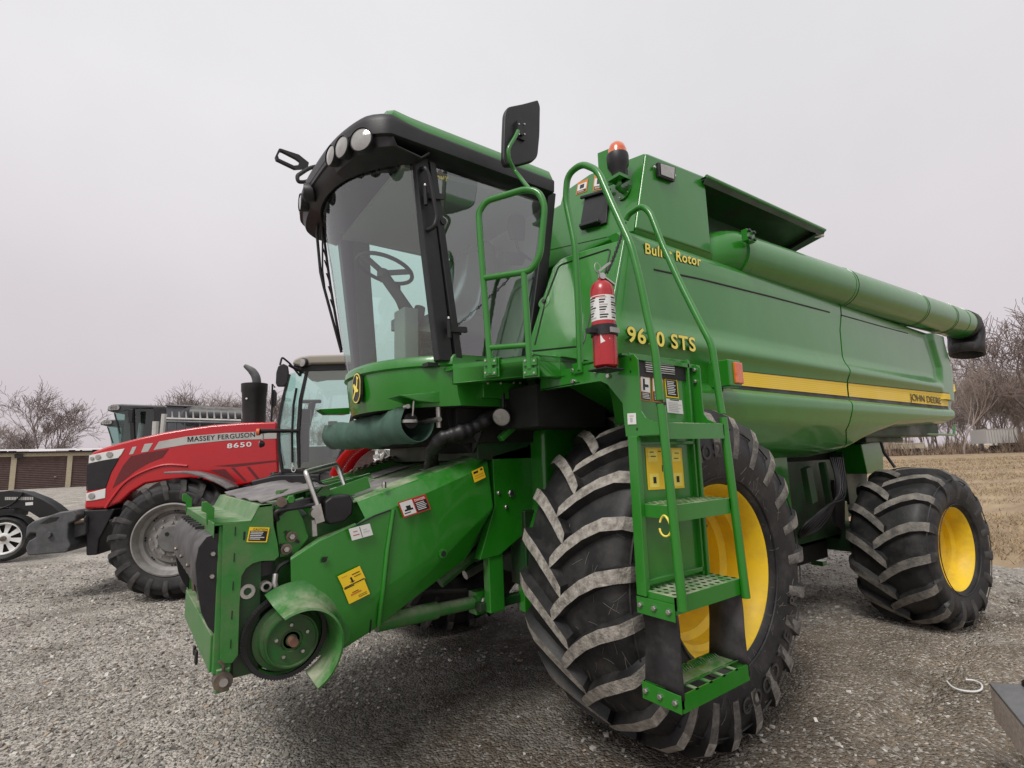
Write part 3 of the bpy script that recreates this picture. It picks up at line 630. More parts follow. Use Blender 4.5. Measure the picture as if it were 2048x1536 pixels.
# lift cylinder under the feeder house
lc = MB(); p0, p1 = U(752, 1246, 'y', 1.12), U(960, 1202, 'y', 1.12); d_ = (p1-p0); lc.tube([p0, p0+d_*.55], .045, GD, 16); lc.tube([p0+d_*.5, p1], .035, GD, 16); lc.box(p1, (.10, .08, .12), G)
lc.bolt(p1+np.array([0, -.05, 0]), (0, -1, 0), .035); lc.tube([p1+np.array([-.1, -.02, .08]), p0+d_*.3+np.array([0, 0, .12]), p0+np.array([.05, 0, .1])], .012, BK, 6); lc.build('lift_cylinder', cb, smooth=40)
lc = MB(); y_ = 1.5
for (a, b, r_, m_) in (((930, 1150), (1040, 1085), .03, ST), ((900, 1130), (1010, 1060), .012, BK), ((905, 1145), (1035, 1040), .014, BK), ((880, 1165), (960, 1100), .035, GD)): lc.tube([U(*a, 'y', 1.3), U(*b, 'y', 1.3)], r_, m_, 8)
lc.build('hydraulic_line', cb, smooth=40)
# underside machinery between the wheels
um = MB(); V = lambda px, py, y: U(px, py, 'y', y)
um.span((1.05, .62, .86), (1.95, .68, 1.42), G); um.build('side_shield', cb, bevel=.01)
um = MB(); um.span((2.0, .70, .66), (3.0, .76, 1.35), GDK); um.prism([V(1668, 960, .55), V(1690, 985, .55), V(1690, 1060, .55), V(1672, 1045, .55)], (0, .03, 0), BK)
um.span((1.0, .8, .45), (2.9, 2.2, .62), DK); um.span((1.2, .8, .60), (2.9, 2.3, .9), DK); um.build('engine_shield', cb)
um = MB(); um.bar(V(1612, 935, .5), V(1625, 1005, .5), .05, .10, GDK); um.bar(V(1644, 925, .55), V(1660, 1010, .55), .05, .04, GDK); um.build('bracket', cb, bevel=.004)
hm = MB()
for k in range(7): 
    hm.tube([V(1660+k*4, 915, .5), V(1672+k*3, 960+k*5, .45), V(1668-k*2, 1010, .5), V(1640-k*6, 1055, .6), V(1600, 1075, .7)], .009, BK, 6, soft=4)
hm.build('hydraulic_hose', cb, smooth=60)
um = MB(); um.prism([V(1722, 888, .62), V(1765, 880, .62), V(1768, 945, .62), V(1735, 948, .62)], (0, .25, 0), G); um.prism([V(1685, 905, .8), V(1735, 890, .8), V(1735, 990, .8), V(1700, 1010, .8)], (0, .25, 0), GDK); um.build('frame_upright', cb, bevel=.01)
um = MB(); um.tube([V(1762, 885, .5), V(1768, 905, .48), V(1790, 935, .40)], .014, BK, 8); um.build('strut', cb)
um = MB(); um.span((3.0, .45, .50), (3.35, 2.8, .74), GDK); um.bar((3.1, .8, .95), (3.1, .8, .6), .2, .2, G); um.build('rear_axle', cb, bevel=.015)
um = MB(); bx0 = [V(1765, 868, .36), V(1860, 852, .36)]
um.span((bx0[0][0]+.0, .5, 1.50), (bx0[1][0]-.4, 2.7, 1.66), GDK); um.build('rear_floor', cb, bevel=.01)
um = MB(); um.tube(corner([V(1835, 850, .45), V(1837, 868, .45), V(1800, 873, .45)], .03), .013, G, 8); um.tube(corner([V(1843, 868, .42), V(1907, 870, .36), V(1909, 850, .36)], .04), .013, G, 8); um.bar(V(1841, 850, .42), V(1841, 868, .42), .03, .05, GDK); um.build('grab_rail', cb, smooth=40)
um = MB(); um.box(U(1638, 1125, 'y', 1.2)+0, (.10, .12, .05), G); um.build('jack_point', cb, bevel=.004)
um = MB(); um.prism([S(1904, 770, .004), S(1908, 768, .004), S(1910, 782, .004), S(1907, 784, .004)], (0, .003, 0), YD); um.build('reflector', cb)

# ---- wheels
tw = .66
def rim(mb, c, R, y0, depth, axis, m, lip=.02, hubr=.1):
    mb.lathe([(y0-.005, R+lip), (y0-.018, R+lip*.5), (y0-.010, R), (y0+.02, R-.012), (y0+.05, R-.03), (y0+.10, R-.035), (y0+.12, R-.06), (y0+depth*.55, R-.065), (y0+depth*.62, R-.10), (y0+depth, R-.115),
              (y0+depth*1.02, R*.62), (y0+depth*1.10, R*.55), (y0+depth*1.12, hubr+.04), (y0+depth*.92, hubr+.02), (y0+depth*.9, .0001)], c, axis, m, 72)
def make_wheel(c, R, rimR, W, lugs, lugh, lugw, rise, seg=112, letters=True, side=1, name='wheel', bend=.0, lug=(LUG, LUG2), axis=None, fwd=None, lab=None, phase=0., far=True):
    r = cb
    axis = np.array([0, 1., 0]) if axis is None else axis; fwd = np.array([1., 0, 0]) if fwd is None else fwd
    Rc = R-lugh
    prof = [(.10, rimR-.02), (.02, rimR+.01), (-.010, rimR+.05), (-.030, rimR+(Rc-rimR)*.45), (-.025, rimR+(Rc-rimR)*.62), (.0, Rc-.075), (.045, Rc-.025), (W*.25, Rc-.006), (W*.5, Rc), (W*.75, Rc-.006), (W-.045, Rc-.025), (W, Rc-.075), (W+.025, rimR+(Rc-rimR)*.62), (W+.03, rimR+(Rc-rimR)*.45), (W+.01, rimR+.05), (W-.02, rimR+.01), (W-.10, rimR-.02)]
    mb = MB(); rim(mb, c, rimR, .035, W*.52, axis, YE)
    for k in range(8):
        a = 2*PI*k/8; d = fwd*math.cos(a)+np.array([0, 0, 1])*math.sin(a); mb.bolt(np.array(c)+d*rimR*.42+axis*(W*.52*1.12+.03), -axis, .02, YE, .03)
    for a in (.6, 2.5, 4.4): d = fwd*math.cos(a)+np.array([0, 0, 1])*math.sin(a); mb.bolt(np.array(c)+d*(rimR-.10)+axis*(.035+W*.52*.7), -axis, .012, BK, .004)
    wh = mb.build('wheel', cb, smooth=35)
    if lab: wh['label'] = lab
    ty = MB(); lug_tyre(ty, c, R, prof, lugs, lugh, lugw, -1, rise, (RB, lug[0], lug[1]), axis, fwd, W=W, seg=seg, phase=phase, far=far)
    if letters:
        word = 'GOODYEAR'; rr = rimR+(Rc-rimR)*.50; hh = (Rc-rimR)*.20; yo = -.034
        for base in (-PI*.30, PI*.70):
            for i, chh in enumerate(word):
                a = base+(i-3.5)*.165; d = fwd*math.cos(a)+np.array([0, 0, 1])*math.sin(a); tdir = -fwd*math.sin(a)+np.array([0, 0, 1])*math.cos(a)
                # letters read from outside (looking along +axis): forward is mirrored
                ty.text(chh, np.array(c)+d*rr+axis*yo, tdir, -d, hh, LUG3, n=-axis, off=.002)
    # sidewall rings
    for f in (.12, .80): ty.lathe([(-.0, rimR+(Rc-rimR)*f-.004), (-.006, rimR+(Rc-rimR)*f), (0, rimR+(Rc-rimR)*f+.004)], np.array(c)+axis*(-.012 if f < .5 else -.012), axis, RB, 90)
    tyo = sub('tyre', ty, wh, smooth=38, fix=None)
    if letters:
        ch = MB(); g = random.Random(31); Pp = np.array(smooth([np.array([a, b, 0]) for a, b in prof], 3))[:, :2]; sl_ = np.r_[0, np.cumsum(np.linalg.norm(np.diff(Pp, axis=0), axis=1))]
        for k in range(330):
            s0_ = g.uniform(.02, sl_[-1]*.5); a_0 = g.uniform(0, 2*PI); ln = g.uniform(.015, .08); da = g.uniform(-1, 1); cu_ = g.gauss(0, .22); row = []
            for q in range(6):
                t = q/5; s1_ = min(max(s0_+ln*t*math.cos(da*2+cu_*t), .01), sl_[-1]*.55); aa = a_0+ln*t*math.sin(da*2+cu_*t)/.7
                y = np.interp(s1_, sl_, Pp[:, 0]); rd = np.interp(s1_, sl_, Pp[:, 1]); nrm_y = -.003 if y < .05 else 0
                row.append(np.array(c)+axis*(y+nrm_y)+(fwd*math.cos(aa)+np.array([0, 0, 1])*math.sin(aa))*(rd+.0025))
            ch.tube(row, .0009, CHAFF, 3, cap=False)
        sub('chaff', ch, wh, fix=None)
    return wh
CHAFF = mat('dry_chaff', (.16, .15, .135), .9)
make_wheel((.045, .055, .845), .872, .437, tw, 23, .050, .064, .25, lab='big front wheel nearest the ladder')
make_wheel((0, 2*YC, .845), .872, .437, tw, 23, .050, .052, .25, seg=64, letters=False, lug=(LUG2, LUG3), axis=np.array([0, -1., 0]))
st_ = math.radians(-7); fx = np.array([math.cos(st_), math.sin(st_), 0]); ax_ = np.array([-math.sin(st_), math.cos(st_), 0])
hub2 = U(1918, 1098, 'z', .605)
make_wheel(tuple(hub2), .665, .325, .56, 15, .045, .075, .22, letters=False, lug=(LUG2, LUG3), axis=ax_, fwd=fx, lab='smaller rear wheel with muddy lugs', phase=.3)
make_wheel((hub2[0]+.1, 2*YC-.05, .605), .665, .325, .56, 15, .045, .075, .22, seg=64, letters=False, lug=(LUG2, LUG3), axis=-ax_, fwd=fx)

# ---- landing in front of the cab door
xL = -.73
LX = lambda px, py, x=xL: U(px, py, 'x', x)
pA_, pB_ = U(905, 728, 'z', 1.955), U(1067, 709, 'z', 1.955); pC_ = U(1120, 714, 'z', 1.955); pD_ = np.array([.02, .42, 1.955])
pm = MB(); deck = [pA_, pB_, pC_, pD_, np.array([.0, 1.1, 1.955]), np.array([pA_[0], 1.1, 1.955])]
pm.prism([p-np.array([0, 0, .03]) for p in deck], (0, 0, .022), G)
for a, b in ((pA_, pB_), (pB_, pC_), (pC_, pD_)):
    d = (b-a)/np.linalg.norm(b-a); n = np.array([d[1], -d[0], 0]); n = n if np.dot(n, CAM-a) > 0 else -n
    q = [a, b, b-np.array([0, 0, .105]), a-np.array([0, 0, .105])]; pm.prism(q, -n*.006, G)
    pm.prism([a-np.array([0, 0, .105]), b-np.array([0, 0, .105]), b-np.array([0, 0, .105])-n*.05, a-np.array([0, 0, .105])-n*.05], (0, 0, .006), G)
plat = pm.build('cab_platform', cb, bevel=.004)
# gate hoop standing on the landing edge
dpl = (pB_-pA_); dpl /= np.linalg.norm(dpl); npl = np.array([dpl[1], -dpl[0], 0]); npl = npl if np.dot(npl, CAM-pA_) > 0 else -npl
W_ = lambda px, py, o=0.: UP(px, py, pA_+npl*.022, npl)+npl*o
gm = MB(); hoop = corner([W_(982, 748), W_(975, 660), W_(962, 500), W_(957, 425), W_(972, 402), W_(1052, 378), W_(1078, 384), W_(1090, 412), W_(1080, 512), W_(1062, 542), W_(970, 556)], .07)
gm.tube(hoop, .0165, G, 12); gm.tube([W_(1048, 546), W_(1060, 738)], .0165, G, 12); gm.tube([W_(975, 696), W_(1057, 690)], .0145, G, 12)
for px_ in (982, 1061):
    for py_ in (724, 744): gm.box(W_(px_, py_), (.07, .02, .035), G, rz=math.atan2(dpl[1], dpl[0]))
    gm.box(W_(px_, 734, -.008), (.085, .006, .10), G, rz=math.atan2(dpl[1], dpl[0]))
    for dx in (-9, 9):
        for dy in (-12, 12): gm.bolt(W_(px_+dx, 734+dy, .002), npl, .007)
sub('guard_rail', gm, plat, smooth=40)
# swing landing at the ladder head
pm = MB()
LP = [LX(*p) for p in ((1082, 746), (1158, 734), (1249, 713), (1267, 709), (1275, 718), (1279, 790), (1282, 822), (1291, 836), (1306, 843), (1320, 845), (1322, 869), (1252, 873), (1247, 830), (1245, 806), (1215, 769), (1201, 762), (1080, 781))]
pm.prism(LP, (.008, 0, 0), G)
pm.span((xL+.0, LP[1][1], LP[0][2]-.09), (xL+.05, LP[0][1], LP[0][2]-.084), G)
for p in ((1147, 741), (1147, 763), (1193, 743), (1218, 752)): pm.bolt(LX(*p, xL-.001), (-1, 0, 0), .012)
for p in ((1261, 718), (1261, 743), (1274, 858)): pm.prism([LX(p[0]-1.5, p[1]-2.5, xL-.001), LX(p[0]+1.5, p[1]-2.5, xL-.001), LX(p[0]+1.5, p[1]+2.5, xL-.001), LX(p[0]-1.5, p[1]+2.5, xL-.001)], (-.001, 0, 0), BKV)
yl, yr = LX(1267, 709)[1], -.205
xRt = -.285
pm.span((xL, -.02, 1.895), (xRt+.02, .30, 1.905), G)
pm.prism([U(1268, 710, 'y', -.075), U(1400, 731, 'y', -.075), U(1400, 739, 'y', -.075), U(1270, 718, 'y', -.075)], (0, .02, 0), G)
# right cheek plate, mirror of the left one
def rch(px, py): p = LX(px, py); return np.array([xRt, p[1], p[2]])
pm.prism([rch(1249, 716), rch(1267, 713), rch(1275, 720), rch(1279, 790), rch(1282, 822), rch(1291, 836), rch(1306, 843), rch(1320, 845), rch(1322, 869), rch(1252, 873)], (.008, 0, 0), G)
for p in ((1390, 740), (1391, 763)): pm.bolt(U(*p, 'x', xRt-.002), (-1, 0, 0), .010)
lad = pm.build('ladder', cb, bevel=.003, label=None) if False else pm.build('ladder', cb, bevel=.003)
bp = MB(); ybk = -.055
bp.span((xL+.008, ybk, .90), (xRt, ybk+.006, 1.90), G); bp.span((xRt-.05, ybk-.02, .90), (xRt-.036, ybk+.004, 1.9), G); bp.span((xL+.02, ybk-.02, 1.50), (xRt-.04, ybk, 1.515), G); bp.span((xL+.02, ybk-.02, 1.225), (xRt-.04, ybk, 1.24), G)
bp.span((xL+.02, ybk-.02, .93), (xRt-.04, ybk, .95), G)
sub('back_panel', bp, lad, bevel=.002)
lv = MB()
for k in range(5): lv.span((xL+.10, ybk-.012, 1.862-k*.010), (xRt-.14, ybk-.002, 1.866-k*.010), WH if k < 3 else ST)
lv.span((xL+.02, ybk-.006, 1.80), (xRt-.05, ybk-.001, 1.885), BKV); sub('step_light', lv, lad)
def bsign(tl, tr, bl, base, items, texts=(), lab=None): sign('warning_label', lad, tuple(U(*p, 'y', ybk-.001) for p in (tl, tr, bl)), base, items, texts, lab, off=.002)
bsign((1279, 745), (1299, 749), (1281, 800), OR_, [(.06, .14, .94, .68, WH), (.06, .70, .94, .97, BKV), (.25, .2, .45, .62, BKV), (.4, .4, .8, .5, BKV)]+lines(.15, .73, .9, .95, 4, WH, 5), lab='orange warning label with a falling figure')
bsign((1303, 750), (1325, 754), (1305, 803), OR_, [(.06, .14, .94, .60, WH), (.06, .63, .94, .97, BKV), (.3, .2, .7, .5, BKV)]+lines(.15, .66, .9, .95, 5, WH, 6))
bsign((1328, 753), (1353, 757), (1332, 794), YD, [(.06, .14, .94, .94, BKV)]+lines(.14, .2, .88, .9, 8, WH, 7), [('caution', .5, .09, .09, .7, BKV)])
bsign((1332, 797), (1363, 801), (1335, 825), WH, [(.2, .02, .8, .09, BKV)]+lines(.08, .22, .92, .95, 6, SIL, 8))
bsign((1290, 895), (1362, 896), (1296, 980), YD, [(.05, .04, .3, .34, YL), (.7, .04, .95, .34, YL), (.05, .62, .3, .95, YL), (.7, .62, .95, .95, YL), (.42, .30, .56, .40, BKV), (.40, .42, .58, .58, GREY), (.33, .08, .40, .10, BKV), (.6, .08, .67, .10, BKV), (.1, .1, .2, .12, BKV), (.12, .2, .25, .22, BKV), (.78, .12, .9, .14, BKV), (.75, .25, .88, .27, BKV), (.14, .7, .22, .85, BKV), (.78, .7, .86, .85, BKV)], lab='big yellow operating diagram')
# ladder stringers and treads
z3, z2, z1 = 1.255, .912, .56
lm = MB()
pt_ = U(1254, 873, 'x', xL); pb_ = U(1292, 1192, 'x', xL); pt_[1] = pb_[1] = -.06
lm.bar(pt_, pb_, .05, .028, G, up=(1, 0, 0)); sub('stringer', lm, lad, bevel=.004); lm = MB()
pt2, pb2 = pt_.copy(), pb_.copy(); pt2[0] = pb2[0] = xRt; lm.bar(pt2+np.array([-.02, 0, 0]), pb2+np.array([-.02, 0, 0]), .05, .02, G, up=(1, 0, 0)); sub('stringer', lm, lad, bevel=.004)
def tread(z, x0, x1, y0, y1, holes, nm, wear=.3):
    m = MB(); m.span((x0, y0, z-.065), (x1, y0+.006, z), G); m.span((x0, y1-.006, z-.065), (x1, y1, z), G); m.span((x0, y0, z-.05), (x0+.006, y1, z), G); m.span((x1-.006, y0, z-.05), (x1, y1, z), G)
    if holes == 'round':
        n = 11; dx = (x1-x0)/n; ny = 5; dy = (y1-y0)/ny
        for i in range(n):
            for j in range(ny):
                c = np.array([x0+dx*(i+.5), y0+dy*(j+.5), z]); hw = np.array([dx/2, dy/2]); vs = []; K = 12
                sq = [(1, 0), (1, 1), (0, 1), (-1, 1), (-1, 0), (-1, -1), (0, -1), (1, -1)]; o8 = [(c[0]+a*hw[0], c[1]+b*hw[1], z) for a, b in sq]; i8 = [(c[0]+math.cos(k*PI/4)*dx*.27, c[1]+math.sin(k*PI/4)*dx*.27, z+.004) for k in range(8)]
                m.add(o8+i8, [[k, (k+1) % 8, 8+(k+1) % 8, 8+k] for k in range(8)], GD)
    else:
        for k in range(5):
            xx = x0+(x1-x0)*(k+.5)/5
            if k < 4: m.span((x0+(x1-x0)*(k+1)/5-.010, y0, z-.004), (x0+(x1-x0)*(k+1)/5+.010, y1, z), GD)
            for side_ in (0, 1):
                yy0, yy1 = (y0+.01, y0+.058) if side_ == 0 else (y1-.058, y1-.01)
                for q in range(6):
                    xq = x0+(x1-x0)*(k+(q+.5)/6)/5; m.prism([(xq-.006, yy0 if side_ else yy1, z), (xq+.006, yy0 if side_ else yy1, z), (xq, (yy0+yy1)/2, z+.012)], (0, 0, -.004), GD)
        m.span((x0, y0+.062, z-.003), (x1, y1-.062, z+.001), GD)
    sub(nm, m, lad, fix='keep')
tread(1.585, xL+.01, xRt, -.205, -.03, 'round', 'tread'); tread(z3, xL+.012, xRt+.0, -.205, -.03, 'round', 'tread'); tread(z2, xL, xRt+.01, -.215, -.03, 'round', 'tread')
tread(z1, xL+.005, xRt+.02, -.215, -.03, 'teeth', 'tread')
for z_, x_ in ((z2-.055, xL-.006), (z1-.03, xL-.004)):
    bb = MB(); bb.span((x_-.004, -.215, z_-.035), (x_, -.03, z_+.03), G)
    for y_ in (-.19, -.12, -.05): bb.bolt((x_-.004, y_, z_), (-1, 0, 0), .012)
    sub('flap_clamp', bb, lad, bevel=.001)
def flap(x, zt_, zb_):
    m = MB(); R = []
    for k in range(9):
        t = k/8; xo = x+.012*math.sin(t*3.1)+.006*math.sin(t*7); R.append([(xo, -.213+.004*math.sin(t*5), zt_+(zb_-zt_)*t), (xo+.004, -.032-.012*math.sin(t*3.1), zt_+(zb_-zt_)*t)])
    m.add([p for r in R for p in r], [[2*k, 2*k+1, 2*k+3, 2*k+2] for k in range(8)], MAT_); return m
sub('rubber_flap', flap(xL-.001, z2-.05, z1-.02), lad, solid=.01, smooth=60)
fl2 = MB(); q0 = [U(*p, 'y', -.05) for p in ((1423, 1205), (1483, 1195), (1491, 1360), (1430, 1345))]; fl2 = flap(xRt-.0, z2-.05, z1-.0)
sub('rubber_flap', fl2, lad, solid=.01, smooth=60)
# the two tall handrails
hr = MB()
hA = corner([LX(1161, 740), LX(1156, 600), LX(1150, 490), LX(1131, 400), LX(1135, 350), LX(1163, 327), LX(1195, 340), LX(1225, 410), LX(1262, 490), LX(1280, 560), LX(1296, 640), LX(1310, 700), LX(1320, 800)], .05)
hr.tube(hA, .0165, G, 12); hb = [LX(1322, 808), LX(1342, 1020), LX(1366, 1222)]
hr.tube([hb[0], hb[2]], .0185, G, 12); hr.box(hb[0], (.012, .042, .012), BKV)
hr.box(LX(1158, 736), (.02, .06, .05), G)
sub('handrail', hr, lad, smooth=40)
RX = lambda px, py: U(px, py, 'x', xRt+.02)
hr = MB(); hB = corner([RX(1252, 440), RX(1258, 428), RX(1283, 411), RX(1300, 425), RX(1325, 490), RX(1362, 570), RX(1405, 655), RX(1424, 690), RX(1436, 780), RX(1444, 828)], .05)
hr.tube(hB, .0165, G, 12); hr.tube([RX(1446, 835), RX(1492, 1196)], .0185, G, 12); sub('handrail', hr, lad, smooth=40)
sign('warning_label', lad, (LX(1255, 827, xL-.002), LX(1272, 826, xL-.002), LX(1256, 849, xL-.002)), WH, [(.25, .2, .75, .3, SIL), (.3, .4, .6, .8, SIL)], off=.0015, label='small white sticker on the left cheek')
# safety chains
def chain(a, b, sag, m=BK, n=16, r=.004, L_=.018):
    mb = MB(); a = np.array(a); b = np.array(b)
    for k in range(n):
        t = (k+.5)/n; c = a+(b-a)*t-np.array([0, 0, sag*4*t*(1-t)]); t2 = t+.02; d = a+(b-a)*t2-np.array([0, 0, sag*4*t2*(1-t2)])-c; d /= np.linalg.norm(d); s, u = frame_of(d)
        if k % 2: s, u = u, s
        mb.tube([c+d*L_*.8*math.cos(q)+s*L_*.4*math.sin(q) for q in np.linspace(0, 2*PI, 9)[:-1]], r, m, 4, closed=True)
    return mb
sub('safety_chain', chain(RX(1250, 445), LX(1214, 545), .02, n=22), lad)
# yellow cable tie on the ladder
yt = MB(); c = LX(1330, 1052, xL-.006); yt.tube([c+np.array([.0+.004*math.sin(a*2), .026*math.cos(a), .040*math.sin(a)]) for a in np.linspace(.3, 6.0, 18)], .0045, YL, 6)
o = yt.build('cable_tie', smooth=60); tag(o, 'yellow plastic strap looped under the middle ladder tread', 'strap')

# ---- marker lamp at the front of the stripe
ml = MB(); ml.span((S(1415, 735)[0], .13, 1.84), (S(1440, 735)[0], yb(.4, 1.95)+.05, 2.0), G); ml.build('lamp_bracket', cb, bevel=.008)
ml = MB(); p = S(1441, 740); ml.span((p[0]-.09, .115, 1.855), (p[0]-.01, .16, 1.985), AMB); ml.build('marker_lamp', cb, bevel=.008)

# ---- beacon on the tank front
bc = MB(); B = lambda px, py, x=-.30: U(px, py, 'x', x)
pb0 = TF(1250, 386, .01); bc.disc(pb0, n_t, .055, G, t=.006)
for k in range(4): a = k*PI/2+.5; s, u = frame_of(n_t); bc.bolt(pb0+(s*math.cos(a)+u*math.sin(a))*.042, n_t, .007)
pt1 = TF(1256, 374, .085); bc.tube([pb0, pb0+n_t*.06+np.array([0, 0, .0]), pt1-np.array([0, 0, .03]), pt1], .016, G, 10, soft=5); 
bc.box(pt1+np.array([0, 0, .005]), (.10, .10, .02), G); sb = bc.build('beacon_arm', cb, smooth=40)
bl = MB(); zz = pt1[2]; K = 1.0
bl.lathe([(.01, .0001), (.01, .040), (.05, .044), (.09, .066), (.15, .069), (.165, .066)], pt1, (0, 0, 1), BK, 28); bl.box(pt1+np.array([.02, -.02, .03]), (.03, .05, .07), BK)
bkn = bl.build('beacon', cb, smooth=45)
bl = MB(); bl.lathe([(.155, .060), (.195, .058), (.228, .046), (.246, .027), (.254, .0001)], pt1, (0, 0, 1), AMB, 28); sub('amber_lens', bl, bkn, smooth=60)
bl = MB(); bl.box(pt1+np.array([-.035, .075, .10]), (.012, .09, .24), G, rz=.3); sub('shield_plate', bl, bkn, bevel=.002)

# ================================================================== CAB
YK, HW = 1.48, .63
def cabx(y, z):      # front glass curve in plan; leans forward towards the top
    t = (z-1.985)/(3.06-1.985); xc = -1.065-.205*t; xf = -1.375-.175*t
    return xf+(xc-xf)*abs((y-YK)/HW)**2.3
# skirt under the glass
sk = MB(); rows = []
zs = [(2.02, .0), (2.00, -.018), (1.965, -.022), (1.955, -.004), (1.93, -.004), (1.80, .012), (1.745, .03)]
ny = 48
for z, o in zs:
    r = []
    for i in range(ny+1):
        y = YK-HW-.01+(2*HW+.02)*i/ny; xx = cabx(min(max(y, YK-HW), YK+HW), 1.985)+o; r.append((xx, y, z+.0))
    rows.append([(-.55, YK-HW-.01-(o*.4), z)]+r+[(-.55, YK+HW+.01+(o*.4), z)])
n_ = len(rows[0]); sk.add([p for r in rows for p in r], [[k*n_+i, k*n_+i+1, (k+1)*n_+i+1, (k+1)*n_+i] for k in range(len(rows)-1) for i in range(n_-1)], G)
sk.poly(rows[-1][::-1], DK); sk.poly(rows[0], BK)
skirt = sk.build('cab_skirt', cb, smooth=35)
em = MB(); ey = U(722, 780, 'x', -1.368)[1]; ez_ = U(722, 780, 'y', YK)[2]; ex_ = cabx(ey, 1.985)+.004-.012
def pill(w_, h_, x, m, t=.006):
    P = [];
    for k in range(24):
        a = 2*PI*k/24; P.append((x, ey+w_*.5*math.cos(a)*(1 if abs(math.cos(a)) < 2 else 1), ez_+math.copysign(h_*.5-w_*.5, math.sin(a))+w_*.5*math.sin(a)))
    return em.prism(P, (-t, 0, 0), m)
pill(.135, .185, ex_, BK, .014); pill(.125, .175, ex_-.0145, YL, .001); pill(.110, .160, ex_-.0160, BKV, .001)
deer = [(-.045, .02), (-.03, .028), (-.005, .010), (.008, .022), (.012, .048), (.004, .062), (.010, .066), (.020, .056), (.034, .058), (.036, .050), (.024, .044), (.022, .022), (.018, .000), (.030, -.012), (.040, -.008), (.036, -.020), (.020, -.022), (.006, -.018), (-.008, -.022), (-.030, -.048), (-.050, -.060), (-.036, -.034), (-.022, -.010)]
em.prism([(ex_-.0175, ey-a*1.0, ez_+b*1.1-.002) for a, b in deer], (-.001, 0, 0), YL)
sub('emblem', em, skirt, fix='keep')
# small folding step and bracket under the skirt
fs_ = MB(); q = [U(*p, 'z', 1.735) for p in ((795, 790), (885, 780), (938, 778), (940, 800), (870, 805), (835, 800))]
fs_.prism([U(797, 790, 'y', .93), U(880, 782, 'y', .93), U(942, 775, 'y', .90), U(942, 803, 'y', .90), U(870, 806, 'y', .93), U(835, 803, 'y', .93)], (0, .16, 0), G); fs_.build('front_step', cb, bevel=.008)
fs_ = MB(); fs_.prism([U(640, 818, 'y', 2.2), U(700, 815, 'y', 2.2), U(700, 828, 'y', 2.2), U(655, 828, 'y', 2.2)], (0, .12, 0), G); fs_.build('front_step', cb, bevel=.004)
# box, plates, lamp under the platform
bx_ = MB(); bx_.span(tuple(U(966, 762, 'y', .80)), tuple(U(1066, 800, 'y', .80)+np.array([0, .3, 0])), G)
for px_ in (975, 1001, 1027, 1040): bx_.bolt(U(px_, 766, 'y', .80), (0, -1, 0), .010)
bx_.build('battery_box', cb, bevel=.006)
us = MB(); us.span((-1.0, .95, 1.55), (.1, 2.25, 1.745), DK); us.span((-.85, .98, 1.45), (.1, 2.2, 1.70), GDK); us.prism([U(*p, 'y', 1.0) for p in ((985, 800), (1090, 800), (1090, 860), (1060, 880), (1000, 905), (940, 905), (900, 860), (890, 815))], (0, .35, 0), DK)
us.bar(U(1085, 800, 'y', .86), U(1000, 878, 'y', .86), .04, .035, G); us.bar(U(1072, 760, 'y', .7), U(1072, 810, 'y', .7), .07, .07, GDK); us.lathe([(0, .0), (0, .06), (.04, .06), (.04, 0)], U(1094, 812, 'y', .75), (0, 0, 1), G, 20)
us.build('cab_support', cb, bevel=.006)
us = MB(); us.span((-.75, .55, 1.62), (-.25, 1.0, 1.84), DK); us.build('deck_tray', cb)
wlm = MB(); c = U(1003, 834, 'y', .78); na = np.array([-.75, -.55, -.35]); na /= np.linalg.norm(na)
wlm.lathe([(-.06, .0001), (-.05, .03), (-.01, .052), (.004, .052), (.004, .046)], c, na, BK, 28); wlm.tube([c-na*.04, c-na*.04+np.array([0, 0, .12])], .01, BK, 8); wo = wlm.build('work_light', cb, smooth=45)
wlm = MB(); wlm.lathe([(.012, .0001), (.010, .03), (.004, .047)], c, na, LAMP, 28); sub('lens', wlm, wo, smooth=60)
# green canvas sling
cn = MB(); y0c, y1c = .98, 2.42
cc = U(836, 846, 'y', y0c); rows = []
for i in range(21):
    y = y0c+(y1c-y0c)*i/20; rw = []; rr = .098+.006*math.sin(i*.9)+.004*math.sin(i*2.3)
    for j in range(17):
        a = math.radians(140+(230)*j/16); k = 1+.03*math.sin(i*1.3+j*.8); sag = .012*math.sin(PI*i/20)
        rw.append((cc[0]+.03*(i/20)+rr*k*math.cos(a), y+(.10*max(0, math.cos(a-PI*1.15)) if i == 0 else 0)*0, cc[2]-sag+rr*k*math.sin(a)*1.0+(.02 if j == 0 else 0)))
    rows.append(rw)
cn.add([p for r in rows for p in r], [[i*17+j, (i+1)*17+j, (i+1)*17+j+1, i*17+j+1] for i in range(20) for j in range(16)], CANV)
cno = cn.build('canvas_sling', cb, smooth=60, solid=.004)
cr = MB(); cr.tube([rows[0][0], rows[0][0]+np.array([0, -.04, 0])], .012, ST, 10); cr.tube([np.array(rows[0][16])+np.array([0, .3, 0]), np.array(rows[0][16])+np.array([0, -.06, 0])], .014, ST, 10)
cr.tube([U(829, 790, 'y', .95), U(825, 832, 'y', .96)], .005, ST, 6); cr.tube([U(876, 805, 'y', .96), U(878, 855, 'y', .97)], .014, ST, 8); cr.lathe([(0, .0001), (0, .04), (.012, .04), (.012, .0001)], U(820, 842, 'y', 1.0), (0, -1, 0), BK, 24)
cr.lathe([(0, .0001), (0, .045), (.016, .045), (.016, .0001)], U(818, 840, 'y', 1.0), (0, 0, -1), LAMP, 24)
cr.build('sling_hanger', cb, smooth=40)
